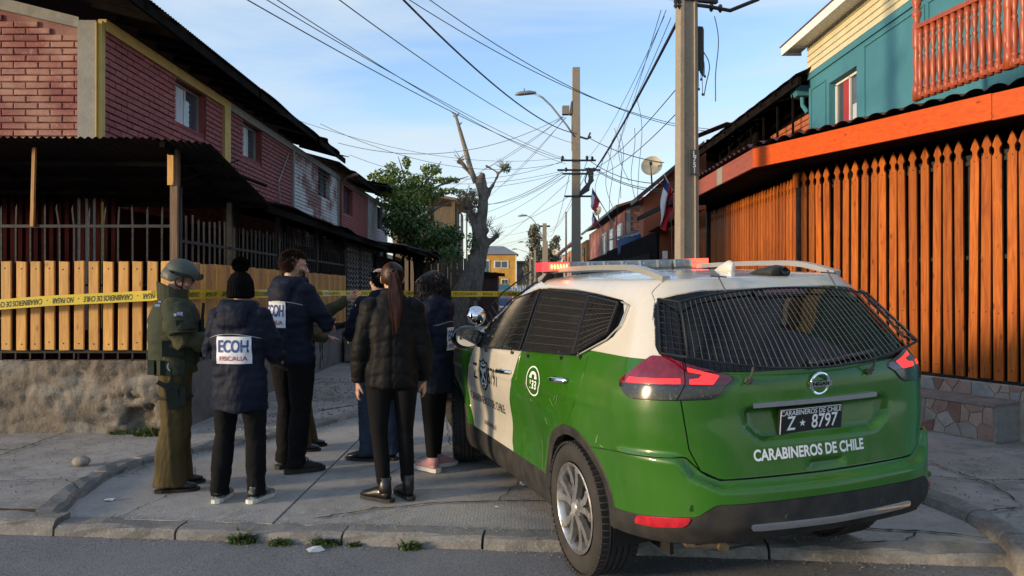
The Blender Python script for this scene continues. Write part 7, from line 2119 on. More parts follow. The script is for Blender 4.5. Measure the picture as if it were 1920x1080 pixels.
def quad_guard(name, c00, c10, c11, c01, nu, nv, sg, rv=.0015, rh=.0012, off=.030, frame=.007):
    """corners (y,z): lower front, lower rear, upper rear, upper front"""
    g = MB()
    def pt(u, v):
        a = [c00[k] + (c10[k]-c00[k])*u for k in (0, 1)]; b = [c01[k] + (c11[k]-c01[k])*u for k in (0, 1)]
        return side_pt(a[0] + (b[0]-a[0])*v, a[1] + (b[1]-a[1])*v, off, sg)
    for i in range(1, nu):
        g.tube([pt(i/nu, v) for v in (0, .25, .5, .75, 1)], rv, 3, cap=False)
    for k in range(1, nv):
        g.tube([pt(u/4, k/nv) for u in range(5)], rh, 3, cap=False)
    o = mbp(name, g, M_wire)
    f = MB()
    for e in ([pt(i/6, 0) for i in range(7)], [pt(i/6, 1) for i in range(7)], [pt(0, i/6) for i in range(7)], [pt(1, i/6) for i in range(7)]):
        f.tube(e, frame, 6)
    mbp('guard_frame', f, M_black, o)
    return o
for sg in (-1, 1):
    g1 = quad_guard('side_window_guard', (.79, 1.162), (.045, 1.20), (.185, 1.52), (.95, 1.545), 56, 8, sg)
    quad_guard('side_window_guard', (1.77, 1.11), (.85, 1.158), (1.0, 1.545), (1.40, 1.475), 60, 8, sg, .0012, .001)
    g3 = quad_guard('side_window_guard', (.03, 1.205), (-.245, 1.335), (-.215, 1.485), (.165, 1.515), 22, 9, sg)
    sf = MB(); loop = [side_pt(a, b, .022, sg) for a, b in ((1.73, 1.125), (1.74, 1.315), (1.42, 1.33), (1.36, 1.30), (1.37, 1.15), (1.42, 1.125), (1.73, 1.125))]
    sf.tube(loop, .007, 6); mbp('guard_flap', sf, M_black, g1)
    for a, b in ((1.60, 1.09), (1.02, 1.125), (.72, 1.13), (.21, 1.165), (-.02, 1.19)):
        q = MB(); p = side_pt(a, b, .012, sg); q.tube([p + Vector((0, .015, .04)), p], .004, 5); q.box(p, (.012, .022, .018)); mbp('guard_clip', q, M_wire, g1)
    br = MB(); br.tube([side_pt(a, b, .014, sg) for a, b in ((-.22, 1.49), (-.305, 1.475), (-.315, 1.40), (-.315, 1.37), (-.24, 1.30), (.0, 1.20))], .0045, 6); mbp('guard_bracket', br, M_silver, g3)
    wc = MB(); P_ = [Vector((sg*.50, 1.52, 1.60)), Vector((sg*.60, 1.92, 1.44)), Vector((sg*.70, 2.30, 1.21))]; Q_ = [p + Vector((-sg*.03, .24, .07)) for p in P_]
    wc.tube(P_, .006, 6); wc.tube(Q_, .006, 6)
    for i in range(13):
        t = i/12*2; k = min(1, int(t)); wc.tube([P_[k].lerp(P_[k+1], t-k), Q_[k].lerp(Q_[k+1], t-k)], .0022, 4)
    mbp('windscreen_guard', wc, M_black)
    rl = MB(); pts = []
    for i in range(15):
        t = i/14; yy = -.42 + 1.80*t; h = .055*min(1, math.sin(PI*min(t, 1-t)*2.2 if min(t, 1-t) < .227 else PI/2))
        zz = 1.605 + .018*math.sin(PI*t); pts.append((sg*(.545 - .02*abs(t-.5)), yy, zz + h))
    for i in range(14):
        rl.bar(pts[i], pts[i+1], .045, .030, ref=(0, 0, 1))
    rl2 = MB()
    mbp('roof_rail', rl, M_silver, smooth=True)
    mr = MB(); c = Vector((sg*1.005, 1.76, 1.185))
    mr.ell(c, (.125, .060, .088), n=20); mr.bar(c + Vector((-sg*.09, .0, -.02)), (sg*.87, 1.78, 1.12), .05, .035)
    m_o = mbp('door_mirror', mr, M_gloss, smooth=True)
    mg = MB(); ring = [c + Vector((math.cos(a)*.098, -.0625, math.sin(a)*.066)) for a in [2*PI*k/24 for k in range(24)]]
    mg.add([tuple(p) for p in ring], [tuple(range(24))]); mbp('mirror_glass', mg, mat('mirror', (0.5, 0.5, 0.5), rough=0.03, metal=1.0), m_o)
lb = MB(); LBY = 1.10; LX0, LX1 = -.63, .63
M_bar = mat('lamp_bar_lens', (0.20, 0.22, 0.23), rough=0.16, coat=0.8, var=0.2, scale=30)
lb.cbox((0, LBY, 1.695), (.98, .26, .062), .012); lb.box((0, LBY, 1.66), (1.16, .22, .018))
light = mbp('light_bar', lb, M_bar)
sepm = MB()
for xx in (-.34, -.22, -.08, .06, .20, .34, .47):
    sepm.box((xx, LBY - .131, 1.697), (.014, .012, .050)); sepm.ell((xx + .03, LBY - .131, 1.703), (.010, .005, .010), n=8)
mbp('bar_dividers', sepm, M_silver, light)
M_redon = mat('red_beacon_lit', (0.6, 0.02, 0.02), rough=0.2, emit=(1.0, 0.06, 0.03), estr=1.3)
M_reddim = mat('red_beacon', (0.50, 0.03, 0.05), rough=0.18, coat=1.0, emit=(1.0, 0.08, 0.08), estr=0.18)
M_led = mat('red_led', (0.9, 0.3, 0.1), rough=0.3, emit=(1.0, 0.30, 0.06), estr=3.0)
for sg in (-1, 1):
    e = MB(); x0 = sg*.49
    prof = [(0, -.13), (.13, -.13), (.165, -.06), (.165, .06), (.13, .13), (0, .13)]
    e.prism([(a*sg, b) for a, b in prof], (x0, LBY, 1.664), (1, 0, 0), (0, 1, 0), (0, 0, .064))
    eo = mbp('beacon', e, M_reddim if sg < 0 else M_redon, light)
    if sg < 0:
        s2 = MB(); s2.box((-.555, LBY - .134, 1.695), (.145, .010, .050)); mbp('lit_lens', s2, M_redon, light)
        s3 = MB()
        for k in range(6): s3.ell((-.612 + .022*k, LBY - .140, 1.695), (.006, .004, .016), n=8)
        mbp('led_row', s3, M_led, light)
ft = MB()
for sg in (-1, 1):
    ft.box((sg*.52, LBY, 1.63), (.05, .12, .06)); ft.bar((sg*.56, LBY, 1.65), (sg*.62, LBY, 1.585), .05, .012, ref=(0, 1, 0))
mbp('light_bar_feet', ft, M_black, light)
wa = MB().tube([(.22, LBY - .30, 1.65), (.22, LBY - .30, 2.05)], .0022, 5); wa.lathe([(.016, 1.645), (.012, 1.67), (.004, 1.70)], (.22, LBY - .30, 0), n=10)
mbp('whip_antenna', wa, M_black)
fin = MB(); f_ = [(-.11, 0), (.12, 0), (.05, .022), (-.03, .062), (-.085, .066)]
for sg in (-1, 1): pass
fin.loft([(.05, .04, 1.628), (.05, -.0, 1.632), (.05, -.06, 1.645), (.05, -.12, 1.655), (.05, -.15, 1.65)], [(.012, .006), (.026, .018), (.034, .034), (.030, .042), (.014, .034)], ref=(0, 0, 1), n=14, dome=.3)
mbp('roof_fin', fin, M_white, smooth=True)
cm = MB(); cm.loft([(.10, -.30, 1.615), (.10, -.38, 1.622), (.10, -.46, 1.625), (.10, -.50, 1.62)], [(.06, .012), (.085, .026), (.078, .036), (.062, .030)], ref=(0, 0, 1), n=16, dome=.2)
co = mbp('roof_camera', cm, M_clad, smooth=True)
cl_ = MB().lathe([(.024, 0), (.024, .01), (.018, .014), (.001, .010)], (.115, -.503, 1.626), n=18, rot=Matrix.Rotation(R(90), 3, 'X')); mbp('camera_lens', cl_, M_glass, co, True)
spt = MB(); spc = Vector((-.895, 1.88, 1.335)); spt.ell(spc, (.078, .078, .078), n=24); spt.lathe([(.012, -.10), (.014, -.09), (.011, -.07)], spc, n=10); spt.tube([spc + Vector((0, 0, -.08)), spc + Vector((.01, 0, -.12)), (-.80, 1.87, 1.20)], .012, 8)
mbp('spot_lamp', spt, M_chrome, smooth=True)
M_skin = mat('skin', (0.46, 0.26, 0.18), rough=.5, var=.10, scale=14)
M_skin.node_tree.nodes['Principled BSDF'].inputs['Subsurface Weight'].default_value = .12
M_skin.node_tree.nodes['Principled BSDF'].inputs['Subsurface Radius'].default_value = (.012, .005, .003)
M_skin2 = mat('warm_skin', (0.40, 0.21, 0.14), rough=.5, var=.10, scale=14)
def cloth(name, col, rough=.8, var=.14, sheen=.03, sc=6, bump=.25):
    m = mat(name, col, rough=rough, var=var, scale=sc, bump=bump, bscale=420, bdist=.0015)
    m.node_tree.nodes['Principled BSDF'].inputs['Specular IOR Level'].default_value = .14
    return m
M_navy = cloth('navy_jacket_cloth', (0.0080, 0.0110, 0.0235), .66, .15)
M_navy2 = cloth('navy_fleece', (0.0065, 0.009, 0.020), .8)
M_blackt = cloth('black_trouser_cloth', (0.0055, 0.0055, 0.0065), .88, .2)
M_legg = cloth('black_leggings', (0.0050, 0.0050, 0.0060), .85, .15)
M_puff = cloth('black_quilted_nylon', (0.0065, 0.0060, 0.0065), .62, .2, .0, 5, .1)
M_jean = cloth('blue_denim', (0.030, 0.045, 0.075), .85, .2)
M_olive_t = cloth('brown_olive_trousers', (0.066, 0.050, 0.021), .8, .12)
M_olive = cloth('olive_uniform', (0.060, 0.058, 0.030), .85, .16)
M_vest = cloth('dark_green_vest', (0.040, 0.046, 0.030), .8, .16)
M_vest2 = cloth('green_webbing', (0.022, 0.028, 0.020), .75, .2)
M_helm = mat('helmet_green', (0.052, 0.062, 0.048), rough=.55, var=.12, scale=12, bump=.15, bscale=300)
M_hair_d = mat('dark_hair', (0.012, 0.009, 0.008), rough=.42, var=.4, scale=60, stretch=(1, 1, .1))
M_hair_b = mat('brown_hair', (0.045, 0.022, 0.013), rough=.40, var=.4, scale=60, stretch=(1, 1, .1))
M_hair_r = mat('auburn_hair', (0.060, 0.022, 0.014), rough=.38, var=.4, scale=60, stretch=(1, 1, .1))
for q_ in (M_hair_d, M_hair_b, M_hair_r): q_.node_tree.nodes['Principled BSDF'].inputs['Specular IOR Level'].default_value = .2
M_wool = mat('black_wool', (0.0055, 0.0055, 0.006), spec=.04, rough=.95, var=.4, scale=70, bump=.9, bscale=160, bdist=.01)
M_leather = mat('black_leather', (0.008, 0.008, 0.008), rough=.42, coat=.15, bump=.1, bscale=120)
M_sole = mat('dark_sole', (0.016, 0.015, 0.015), rough=.8)
M_solew = mat('white_sole', (0.55, 0.55, 0.52), rough=.7, var=.1)
M_pink = mat('pink_sneaker', (0.44, 0.23, 0.235), rough=.75, bump=.2, bscale=150)
M_greysh = mat('grey_trainer', (0.20, 0.23, 0.22), rough=.7, col2=(0.03, 0.034, 0.034), scale=26, lo=.46, hi=.54)
M_hike = mat('black_hiking_shoe', (0.010, 0.010, 0.011), rough=.8, bump=.3, bscale=120)
M_eyew = mat('eye_white', (0.32, 0.29, 0.26), rough=.25)
M_patch = mat('white_patch', (0.66, 0.68, 0.72), rough=.5, var=.05)
M_pblue = mat('blue_print', (0.02, 0.055, 0.22), rough=.6)
M_pred = mat('red_print', (0.36, 0.03, 0.03), rough=.6)
M_pipe = mat('reflective_piping', (0.30, 0.31, 0.33), rough=.35, metal=.3)

def rotm(yaw=0, pitch=0, roll=0):
    return (Matrix.Rotation(yaw, 3, 'Z') @ Matrix.Rotation(pitch, 3, 'X') @ Matrix.Rotation(roll, 3, 'Y'))
def head_mesh(c, hm, vox=.0042, male=True):
    """head and neck as one skin; c centre, hm rotation; returns vertices, faces"""
    mb = MB(); T = lambda p: tuple(Vector(c) + hm @ Vector(p))
    def E(p, r, rot=None): mb.ell(T(p), r, hm if rot is None else hm @ rot, n=16)
    E((0, -.012, .028), (.076, .096, .086)); E((0, .028, -.030), (.060, .062, .078)); E((0, .034, -.070), (.051 if male else .046, .050, .036)); E((0, .072, -.094), (.022, .017, .017))
    mb.loft([T((0, .086, .010)), T((0, .100, -.012)), T((0, .110, -.032)), T((0, .100, -.040))], [(.008, .008), (.010, .010), (.013, .012), (.012, .008)], n=10)
    E((0, .078, .024), (.050, .014, .010))
    for s in (-1, 1):
        E((s*.036, .060, -.020), (.024, .022, .020)); E((s*.012, .098, -.036), (.009, .010, .008))
        E((s*.079, -.006, -.004), (.008, .020, .032), rotm(s*.35)); E((s*.076, -.002, -.026), (.008, .012, .012)); E((s*.074, .002, .002), (.010, .012, .016))
    E((0, .088, -.060), (.022, .010, .006)); E((0, .085, -.070), (.019, .010, .006))
    mb.loft([T((0, -.012, -.04)), T((0, -.020, -.11)), tuple(Vector(c) + Vector((0, -.030, -.17))), tuple(Vector(c) + Vector((0, -.028, -.23)))], [(.052, .056), (.050, .054), (.056, .058), (.075, .07)], n=16)
    o = voxel(mb, 'h', M_skin, None, vox, None, 3); me = o.data
    vs = [tuple(v.co) for v in me.vertices]; fs = [tuple(p.vertices) for p in me.polygons]
    bpy.data.objects.remove(o); bpy.data.meshes.remove(me); return vs, fs
def hand_geo(mb, w_, d, n, curl=.5, side=1, s=1.0, spread=.12, point=False):
    """w_ wrist, d forearm direction, n the way the palm looks; separate bent fingers"""
    d = Vector(d).normalized(); n = Vector(n); n = (n - d*n.dot(d)).normalized(); a = d.cross(n)*side     # a points to the thumb side
    w_ = Vector(w_)
    mb.loft([w_ - d*.03, w_ + d*.01, w_ + d*.045*s, w_ + d*.085*s], [(.024*s, .020*s), (.027*s, .019*s), (.040*s, .016*s), (.038*s, .013*s)], ref=tuple(n), n=12, dome=.4)
    for i, (off, ln) in enumerate(((.029, .074), (.010, .084), (-.010, .078), (-.028, .060))):
        p = w_ + d*.085*s + a*off*s; dd = (d + a*(off*spread*9)).normalized(); pts = [p - dd*.015*s]; ang = 0
        c_ = curl if not (point and i == 0) else .05
        for k, fr in enumerate((.45, .30, .25)):
            q = dd*math.cos(ang) + n*math.sin(ang); p = p + q*ln*fr*s; pts.append(p); ang += c_*(.9 if k == 0 else 1.0)
        mb.tube(pts, [.0095*s, .0090*s, .0082*s, .0062*s], 8)
    p = w_ + d*.022*s + a*.022*s; q = (d*.55 + a*.75 + n*.25).normalized(); r_ = (d*.9 + a*.25 + n*.55*(.4 + curl)).normalized()
    mb.tube([p, p + q*.036*s, p + q*.036*s + r_*.028*s, p + q*.036*s + r_*.050*s], [.014*s, .0115*s, .0100*s, .0072*s], 8)

def folds(kind):
    def f(co, no):
        z = co[:, 2]; d = np.zeros(len(co))
        if kind == 'trousers':
            wz = np.exp(-((z - .12)/.11)**2) + .55*np.exp(-((z - .50)/.10)**2) + .5*np.exp(-((z - .84)/.10)**2) + .18
            d = .012*np_noise(co*np.array([.35, .35, 1.0]), 26, 2)*wz + .005*np_noise(co*np.array([1, 1, .25]), 20, 4)
        elif kind == 'wide':
            wz = .35 + np.exp(-((z - .55)/.2)**2)*.4
            d = .008*np_noise(co*np.array([1, 1, .18]), 22, 2)*1.2 + .006*np_noise(co*np.array([.4, .4, 1]), 20, 8)*wz
        elif kind == 'slim':
            wz = np.exp(-((z - .10)/.08)**2) + .6*np.exp(-((z - .50)/.08)**2) + .4*np.exp(-((z - .85)/.08)**2)
            d = .005*np_noise(co*np.array([.4, .4, 1]), 34, 2)*wz
        elif kind == 'jacket':
            d = .012*np_noise(co*np.array([1, 1, .35]), 11, 3) + .012*np_noise(co*np.array([.5, .5, 1.0]), 17, 6)*(.4 + np.exp(-((z - 1.10)/.16)**2)) + .003*np_noise(co, 45, 9)
        elif kind == 'puffer':
            xx = np.abs(co[:, 0]); q = (z + .22*np.minimum(xx, .2)) / .118
            d = .009*(np.abs(np.sin(PI*q))**.5 - .55) + .006*np_noise(co*np.array([1, 1, .5]), 24, 3) + .003*np_noise(co, 60, 5)
            d = d - .010*np.exp(-(np.where(co[:, 1] < 0, co[:, 0], 9)/.006)**2)
        elif kind == 'vest':
            d = .006*np_noise(co, 14, 3) + .004*np_noise(co*np.array([.5, .5, 1]), 30, 6)
        return co + no*d[:, None]
    return f

def leg_pts(hip, ankle, bend=.03, fwd=(0, 1)):
    h = Vector(hip); a = Vector(ankle); k = h.lerp(a, .52) + Vector((fwd[0]*bend, fwd[1]*bend, 0)); return h, k, a
TROUS = {'regular': [(.108, .118), (.094, .104), (.078, .082), (.076, .080), (.070, .078)], 'wide': [(.110, .120), (.100, .112), (.092, .104), (.094, .110), (.100, .124)],
         'slim': [(.104, .112), (.082, .092), (.060, .064), (.056, .060), (.046, .052)]}
def shoe(root, pos, yaw, kind):
    rm = Matrix.Rotation(yaw, 3, 'Z'); T = lambda p: tuple(Vector((pos[0], pos[1], 0)) + rm @ Vector(p))
    rz_ = {'dress': 1.0, 'trainer': 1.15, 'boot': 1.0, 'walk': 1.12, 'hike': 1.14}[kind]
    um, sm = {'dress': (M_leather, M_sole), 'trainer': (M_pink, M_solew), 'boot': (M_leather, M_sole), 'walk': (M_greysh, M_solew), 'hike': (M_hike, M_sole)}[kind]
    mb = MB(); up = Vector((0, 0, 1)); fr = rm @ Vector((0, 1, 0))
    pts = [(0, -.082, .052), (0, -.045, .060), (0, .02, .056), (0, .075, .044), (0, .125, .036), (0, .168, .030)]
    rd = [(.030, .042), (.037, .050), (.040, .044), (.045, .034), (.044, .026), (.026, .017)]
    mb.loft([T(p) for p in pts], [(a*rz_, b*rz_) for a, b in rd], ref=(0, 0, 1), n=16, dome=.5)
    mb.loft([T((0, -.05, .06)), T((0, -.045, .10)), T((0, -.045, .175 if kind == 'boot' else .122))], [(.043*rz_, .054*rz_), (.042*rz_, .050*rz_), (.044, .052)], ref=tuple(fr), n=14, dome=.1)
    s = mb.build('shoe', um, root, smooth=True)
    ol = [(0, -.128), (.028, -.118), (.040, -.07), (.036, -.01), (.046, .06), (.050, .11), (.036, .165), (.012, .192)]; ol = [(a*rz_, b*1.02) for a, b in ol] + [(-a*rz_, b*1.02) for a, b in reversed(ol[1:])]
    so = MB(); p0 = Vector((pos[0], pos[1], 0)); hgt = {'dress': .020, 'trainer': .034, 'boot': .024, 'walk': .030, 'hike': .032}[kind]
    so.prism(ol, p0 + Vector((0, 0, hgt)), rm @ Vector((1, 0, 0)), rm @ Vector((0, 1, 0)), (0, 0, -hgt)); so.build('sole', sm, s)
    if kind in ('trainer', 'walk', 'hike'):
        lc = MB()
        for k in range(5):
            y = .02 + k*.022; z = .100*rz_ - k*.009; lc.tube([T((-.026, y, z - .012)), T((0, y + .004, z)), T((.026, y, z - .012))], .003, 5)
        lc.build('laces', M_solew, s)
    return s
def surf_patch(bvh, cx, cz, w_, h, back=True, off=.004, nu=14, nv=10, yaw=0.0):
    d = Matrix.Rotation(yaw, 3, 'Z') @ Vector((0, 1, 0)); ux = Matrix.Rotation(yaw, 3, 'Z') @ Vector((1, 0, 0))
    def P(u, v):
        o = ux*(cx + (u)*w_) - d*1.5 + Vector((0, 0, cz + v*h)); hit = bvh.ray_cast(o, d)
        return (hit[0] - d*off) if hit[0] is not None else o + d*1.38
    return P
def soft(P):
    def Q(u, v):
        s_ = [P(u + a, v + b_) for a in (-.09, 0, .09) for b_ in (-.1, 0, .1)]; c = Vector((0, 0, 0))
        for q in s_: c += q
        return c/9
    return Q
def badge(root, jk, cx, cz, w_, h, yaw=0.0):
    """white name patch on the back with its two printed lines"""
    bm = bmesh.new(); bm.from_mesh(jk.data); bv = BVHTree.FromBMesh(bm); bm.free()
    P = soft(surf_patch(bv, cx, cz, w_, h, yaw=yaw, off=.009))
    mb = MB(); mb.grid(16, 12, lambda u, v: P(u - .5, v - .5)); 
    po = mb.build('back_patch', M_patch, root, smooth=True, fix=False)
    tb = MB(); vs, fs = text_mesh('ECOH', h*.62, sx=w_/.27*.27/(h*.62)*.385, bold=h*.016)
    mx_ = max(abs(v[0]) for v in vs); k = w_*.44/mx_
    d = Matrix.Rotation(yaw, 3, 'Z') @ Vector((0, 1, 0))
    tb.add([tuple(Vector(P(v[0]*k/w_, v[1]/h + .12)) - d*.004) for v in vs], fs); tb.build('patch_print', M_pblue, po, fix=False)
    tb = MB(); vs, fs = text_mesh('FISCALIA', h*.22, bold=h*.003); mx_ = max(abs(v[0]) for v in vs); k = w_*.41/mx_
    tb.add([tuple(Vector(P(v[0]*k/w_, v[1]/h - .31)) - d*.004) for v in vs], fs); tb.build('patch_print', M_pred, po, fix=False)
    return bv
def piping(root, bv, zc, x0, x1, drop=.05, yaw=0.0):
    P = surf_patch(bv, 0, 0, 1, 1, yaw=yaw, off=.002); pts = []
    for i in range(21):
        u = x0 + (x1 - x0)*i/20; pts.append(P(u, zc - drop*abs(u/x1)**2))
    MB().tube(pts, .0035, 5).build('piping', M_pipe, root, smooth=True)

def person(label, X, Y, rz, H, feet, arms, top, trousers, tmat, jmat, shoes, skin=M_skin, male=True, head=(0, 0, 0), hem=.80, hood=False, sleeve=1.0, bulk=1.0, group=None, hipw=1.0, lean=0.0, z0=.074, eyes=True):
    """arms: for each side (elbow, wrist, palm, curl); local +Y is the way the person faces"""
    root = thing('person', label, 'person', (X, Y, z0), rz, group)
    s = H/1.75; root.scale = (s, s, s)
    hips = [Vector((sx*.098*hipw, 0, .93)) for sx in (-1, 1)]; ank = [Vector((f[0] + .045*math.sin(f[2]), f[1] - .045*math.cos(f[2]), .10)) for f in feet]
    sh = [Vector((sx*(.188 if male else .168), -.01 + lean*.5, 1.425)) for sx in (-1, 1)]
    hc = Vector((0, .022 + lean, 1.625)); hm = rotm(*head)
    body = MB()
    body.loft([(0, 0, .90), (0, -.005, 1.02), (0, lean*.3, 1.15), (0, lean*.45, 1.30), (0, lean*.5 - .01, 1.42), (0, lean*.6 - .012, 1.50)], [(.150, .10), (.135, .09), (.140, .09), (.150, .095), (.120, .07), (.052, .052)], n=20)
    for i, sx in enumerate((-1, 1)):
        h, k, a = leg_pts(hips[i], ank[i], fwd=(-math.sin(feet[i][2])*1.0, math.cos(feet[i][2])))
        body.loft([h, h.lerp(k, .5), k, k.lerp(a, .4), a, a - Vector((0, 0, .04))], [(.082, .085), (.07, .074), (.05, .052), (.052, .054), (.034, .038), (.036, .05)], n=14)
        el, wr = Vector(arms[i][0]), Vector(arms[i][1])
        body.loft([sh[i], sh[i].lerp(el, .5), el, el.lerp(wr, .35), wr], [(.050, .052), (.043, .045), (.037, .038), (.037, .036), (.026, .022)], n=12)
    bo = voxel(body, 'body', skin, root, .014, None, 2)
    hv, hf = head_mesh(hc, hm, male=male)
    hd = MB()
    for i, sx in enumerate((-1, 1)):
        el, wr = Vector(arms[i][0]), Vector(arms[i][1]); hand_geo(hd, wr, wr - el, arms[i][2], arms[i][3], side=-sx if len(arms[i]) < 5 else arms[i][4], s=1.0 if male else .9, point=len(arms[i]) > 5)
    me = bo.data; base = len(me.vertices); vs = [tuple(v.co) for v in me.vertices] + hv + hd.v
    fs = [tuple(p.vertices) for p in me.polygons] + [tuple(base + q for q in f) for f in hf] + [tuple(base + len(hv) + q for q in f) for f in hd.f]
    me2 = bpy.data.meshes.new('body'); me2.from_pydata(vs, [], fs); me2.materials.append(skin); me2.polygons.foreach_set('use_smooth', [True]*len(fs)); me2.update(); bo.data = me2; bpy.data.meshes.remove(me)
    if eyes:
        for sx in (-1, 1):
            c = hc + hm @ Vector((sx*.031, .081, .006)); eo = MB().ell(c, (.0095, .009, .0062), hm, n=12).build('eye', M_eyew, root, smooth=True)
            MB().ell(hc + hm @ Vector((sx*.031, .0895, .006)), (.0062, .004, .0062), hm, n=10).build('iris', M_hair_d, eo)
            MB().tube([hc + hm @ Vector((sx*.014, .093, .022)), hc + hm @ Vector((sx*.032, .092, .028)), hc + hm @ Vector((sx*.050, .080, .023))], .0042, 6).build('eyebrow', M_hair_d, root)
    tr_ = MB(); T_ = TROUS[trousers]
    tr_.loft([(0, .0, .86), (0, -.01, .95), (0, -.005, 1.06)], [(.165*hipw, .118), (.178*hipw, .128), (.160, .110)], n=22)
    for i in (0, 1):
        h, k, a = leg_pts(hips[i], ank[i], fwd=(-math.sin(feet[i][2]), math.cos(feet[i][2])))
        fv = Vector((-math.sin(feet[i][2]), math.cos(feet[i][2]), 0)); low = a + fv*(.03 if trousers == 'wide' else .01); low.z = .045 if trousers != 'slim' else .115
        tr_.loft([h, h.lerp(k, .5), k, k.lerp(a, .5), low], T_, ref=tuple(fv), n=18, dome=.08)
    voxel(tr_, 'trousers', tmat, root, .011, folds({'regular': 'trousers', 'wide': 'wide', 'slim': 'slim'}[trousers]), 2)
    jk = MB(); b = bulk; w0 = 1.0 if male else .92
    if top == 'puffer':
        rings = [((0, 0, hem), (.205*w0*b, .150*b)), ((0, -.005, hem + .12), (.212*w0*b, .152*b)), ((0, -.01, 1.06), (.190*w0*b, .138*b)), ((0, -.012, 1.25), (.208*w0*b, .142*b)), ((0, -.015, 1.38), (.200*w0*b, .125*b)), ((0, -.01, 1.46), (.125, .095)), ((0, -.008, 1.545), (.078, .078))]
    else:
        rings = [((0, 0, hem), (.205*w0*b, .158*b)), ((0, -.005, (hem + 1.05)/2), (.208*w0*b, .158*b)), ((0, -.01, 1.08), (.200*w0*b, .150*b)), ((0, lean*.4 - .012, 1.27), (.214*w0*b, .150*b)), ((0, lean*.5 - .015, 1.39), (.205*w0*b, .128*b)), ((0, lean*.6 - .012, 1.46), (.130*w0, .100)), ((0, lean*.7 - .01, 1.53), (.080, .080))]
    jk.loft([r[0] for r in rings], [r[1] for r in rings], n=26, dome=.06)
    for i, sx in enumerate((-1, 1)):
        el, wr = Vector(arms[i][0]), Vector(arms[i][1]); s0 = sh[i] + Vector((-sx*.02, 0, -.012)); q = sleeve*b
        jk.loft([s0, s0.lerp(el, .35), s0.lerp(el, .75), el, el.lerp(wr, .3), el.lerp(wr, .7), wr - (wr - el).normalized()*.005], [(.078*q, .086*q), (.074*q, .080*q), (.068*q, .070*q), (.066*q, .066*q), (.062*q, .062*q), (.054*q, .054*q), (.046*q, .046*q)], n=16, dome=.1)
    if hood:
        pts = [(-.105, .045, 1.50), (-.118, -.03, 1.495), (-.08, -.095, 1.475), (0, -.118, 1.465), (.08, -.095, 1.475), (.118, -.03, 1.495), (.105, .045, 1.50)]
        jk.loft(pts, [(.030, .040), (.040, .050), (.045, .058), (.046, .062), (.045, .058), (.040, .050), (.030, .040)], ref=(0, 0, 1), n=12)
        jk.loft([(0, -.095, 1.50), (0, -.135, 1.43), (0, -.140, 1.35), (0, -.125, 1.30)], [(.09, .04), (.125, .045), (.115, .040), (.06, .02)], n=16)
    for i, sx in enumerate((-1, 1)): jk.ell(sh[i] + Vector((-sx*.012, 0, -.012)), (.080*b, .092*b, .078*b), n=14)
    jo = voxel(jk, 'jacket', jmat, root, .0105, folds('puffer' if top == 'puffer' else 'jacket'), 2)
    for i in (0, 1): shoe(root, (feet[i][0], feet[i][1]), feet[i][2], shoes)
    return root, jo, hc, hm
def strands(mb, roots, guide, n, r, seed, jitter=.01):
    """thin tapering strands; guide(root, k) gives the path"""
    r2 = random.Random(seed)
    for i in range(n):
        p = roots(r2); pts = guide(Vector(p), r2); mb.tube(pts, [r*(1 - .7*k/(len(pts)-1)) for k in range(len(pts))], 4, cap=False)

RX = R(-66)
so_, sj, shc, shm = person('officer in olive uniform, dark green armour vest and helmet with a pistol at the thigh', -2.55, 5.78, RX, 1.70,
    [(-.10, .03, R(8)), (.115, -.02, R(-4))],
    [((-.25, .10, 1.16), (-.10, .33, 1.18), (0.3, 0, -1), .5), ((.235, .05, 1.14), (.12, .32, 1.14), (-.3, 0, -1), .5)],
    'jacket', 'wide', M_olive_t, M_olive, 'dress', skin=M_skin2, head=(R(-8), R(-24), 0), hem=.90, bulk=1.0, lean=.02, sleeve=1.12)
hv_ = MB(); Hc = lambda p: tuple(shc + shm @ Vector(p))
hv_.ell(Hc((0, -.012, .050)), (.112, .134, .108), shm, n=24)
hv_.ell(Hc((0, -.07, .0)), (.100, .085, .09), shm, n=20)
for s in (-1, 1): hv_.ell(Hc((s*.085, -.03, -.005)), (.030, .075, .065), shm, n=16)
ho = voxel(hv_, 'helmet', M_helm, so_, .007, None, 3)
bm = bmesh.new(); bm.from_mesh(ho.data)
inv = shm.inverted()
dele = []
for f in bm.faces:
    q = inv @ (f.calc_center_median() - shc)
    if q.z < (.040 if q.y > .03 else (.040 - (.03 - q.y)*1.1 if q.y > -.045 else -.045)): dele.append(f)
bmesh.ops.delete(bm, geom=dele, context='FACES'); bm.to_mesh(ho.data); bm.free()
so2 = ho.modifiers.new('thick', 'SOLIDIFY'); so2.thickness = .010; so2.offset = -1
for s in (-1, 1):
    mb = MB(); mb.tube([Hc((s*.105, .065, .052)), Hc((s*.116, .02, .044)), Hc((s*.114, -.04, .030)), Hc((s*.095, -.09, .03))], [.010, .012, .012, .008], 6)
    for k in range(6): y = .05 - k*.024; mb.box(Hc((s*.118, y, .047 - k*.004)), (.012, .012, .016), shm)
    mb.build('helmet_rail', M_vest2, ho)
mb = MB(); mb.box(Hc((0, .124, .075)), (.05, .02, .05), shm); mb.box(Hc((0, .135, .075)), (.03, .012, .03), shm); mb.build('helmet_mount', M_black, ho)
mb = MB()
for s in (-1, 1): mb.tube([Hc((s*.085, .02, .02)), Hc((s*.078, .035, -.05)), Hc((s*.045, .062, -.098)), Hc((0, .075, -.112))], .007, 6); mb.tube([Hc((s*.088, -.05, .0)), Hc((s*.075, -.01, -.05)), Hc((s*.072, .03, -.06))], .006, 6)
mb.build('chin_strap', M_black, so_)
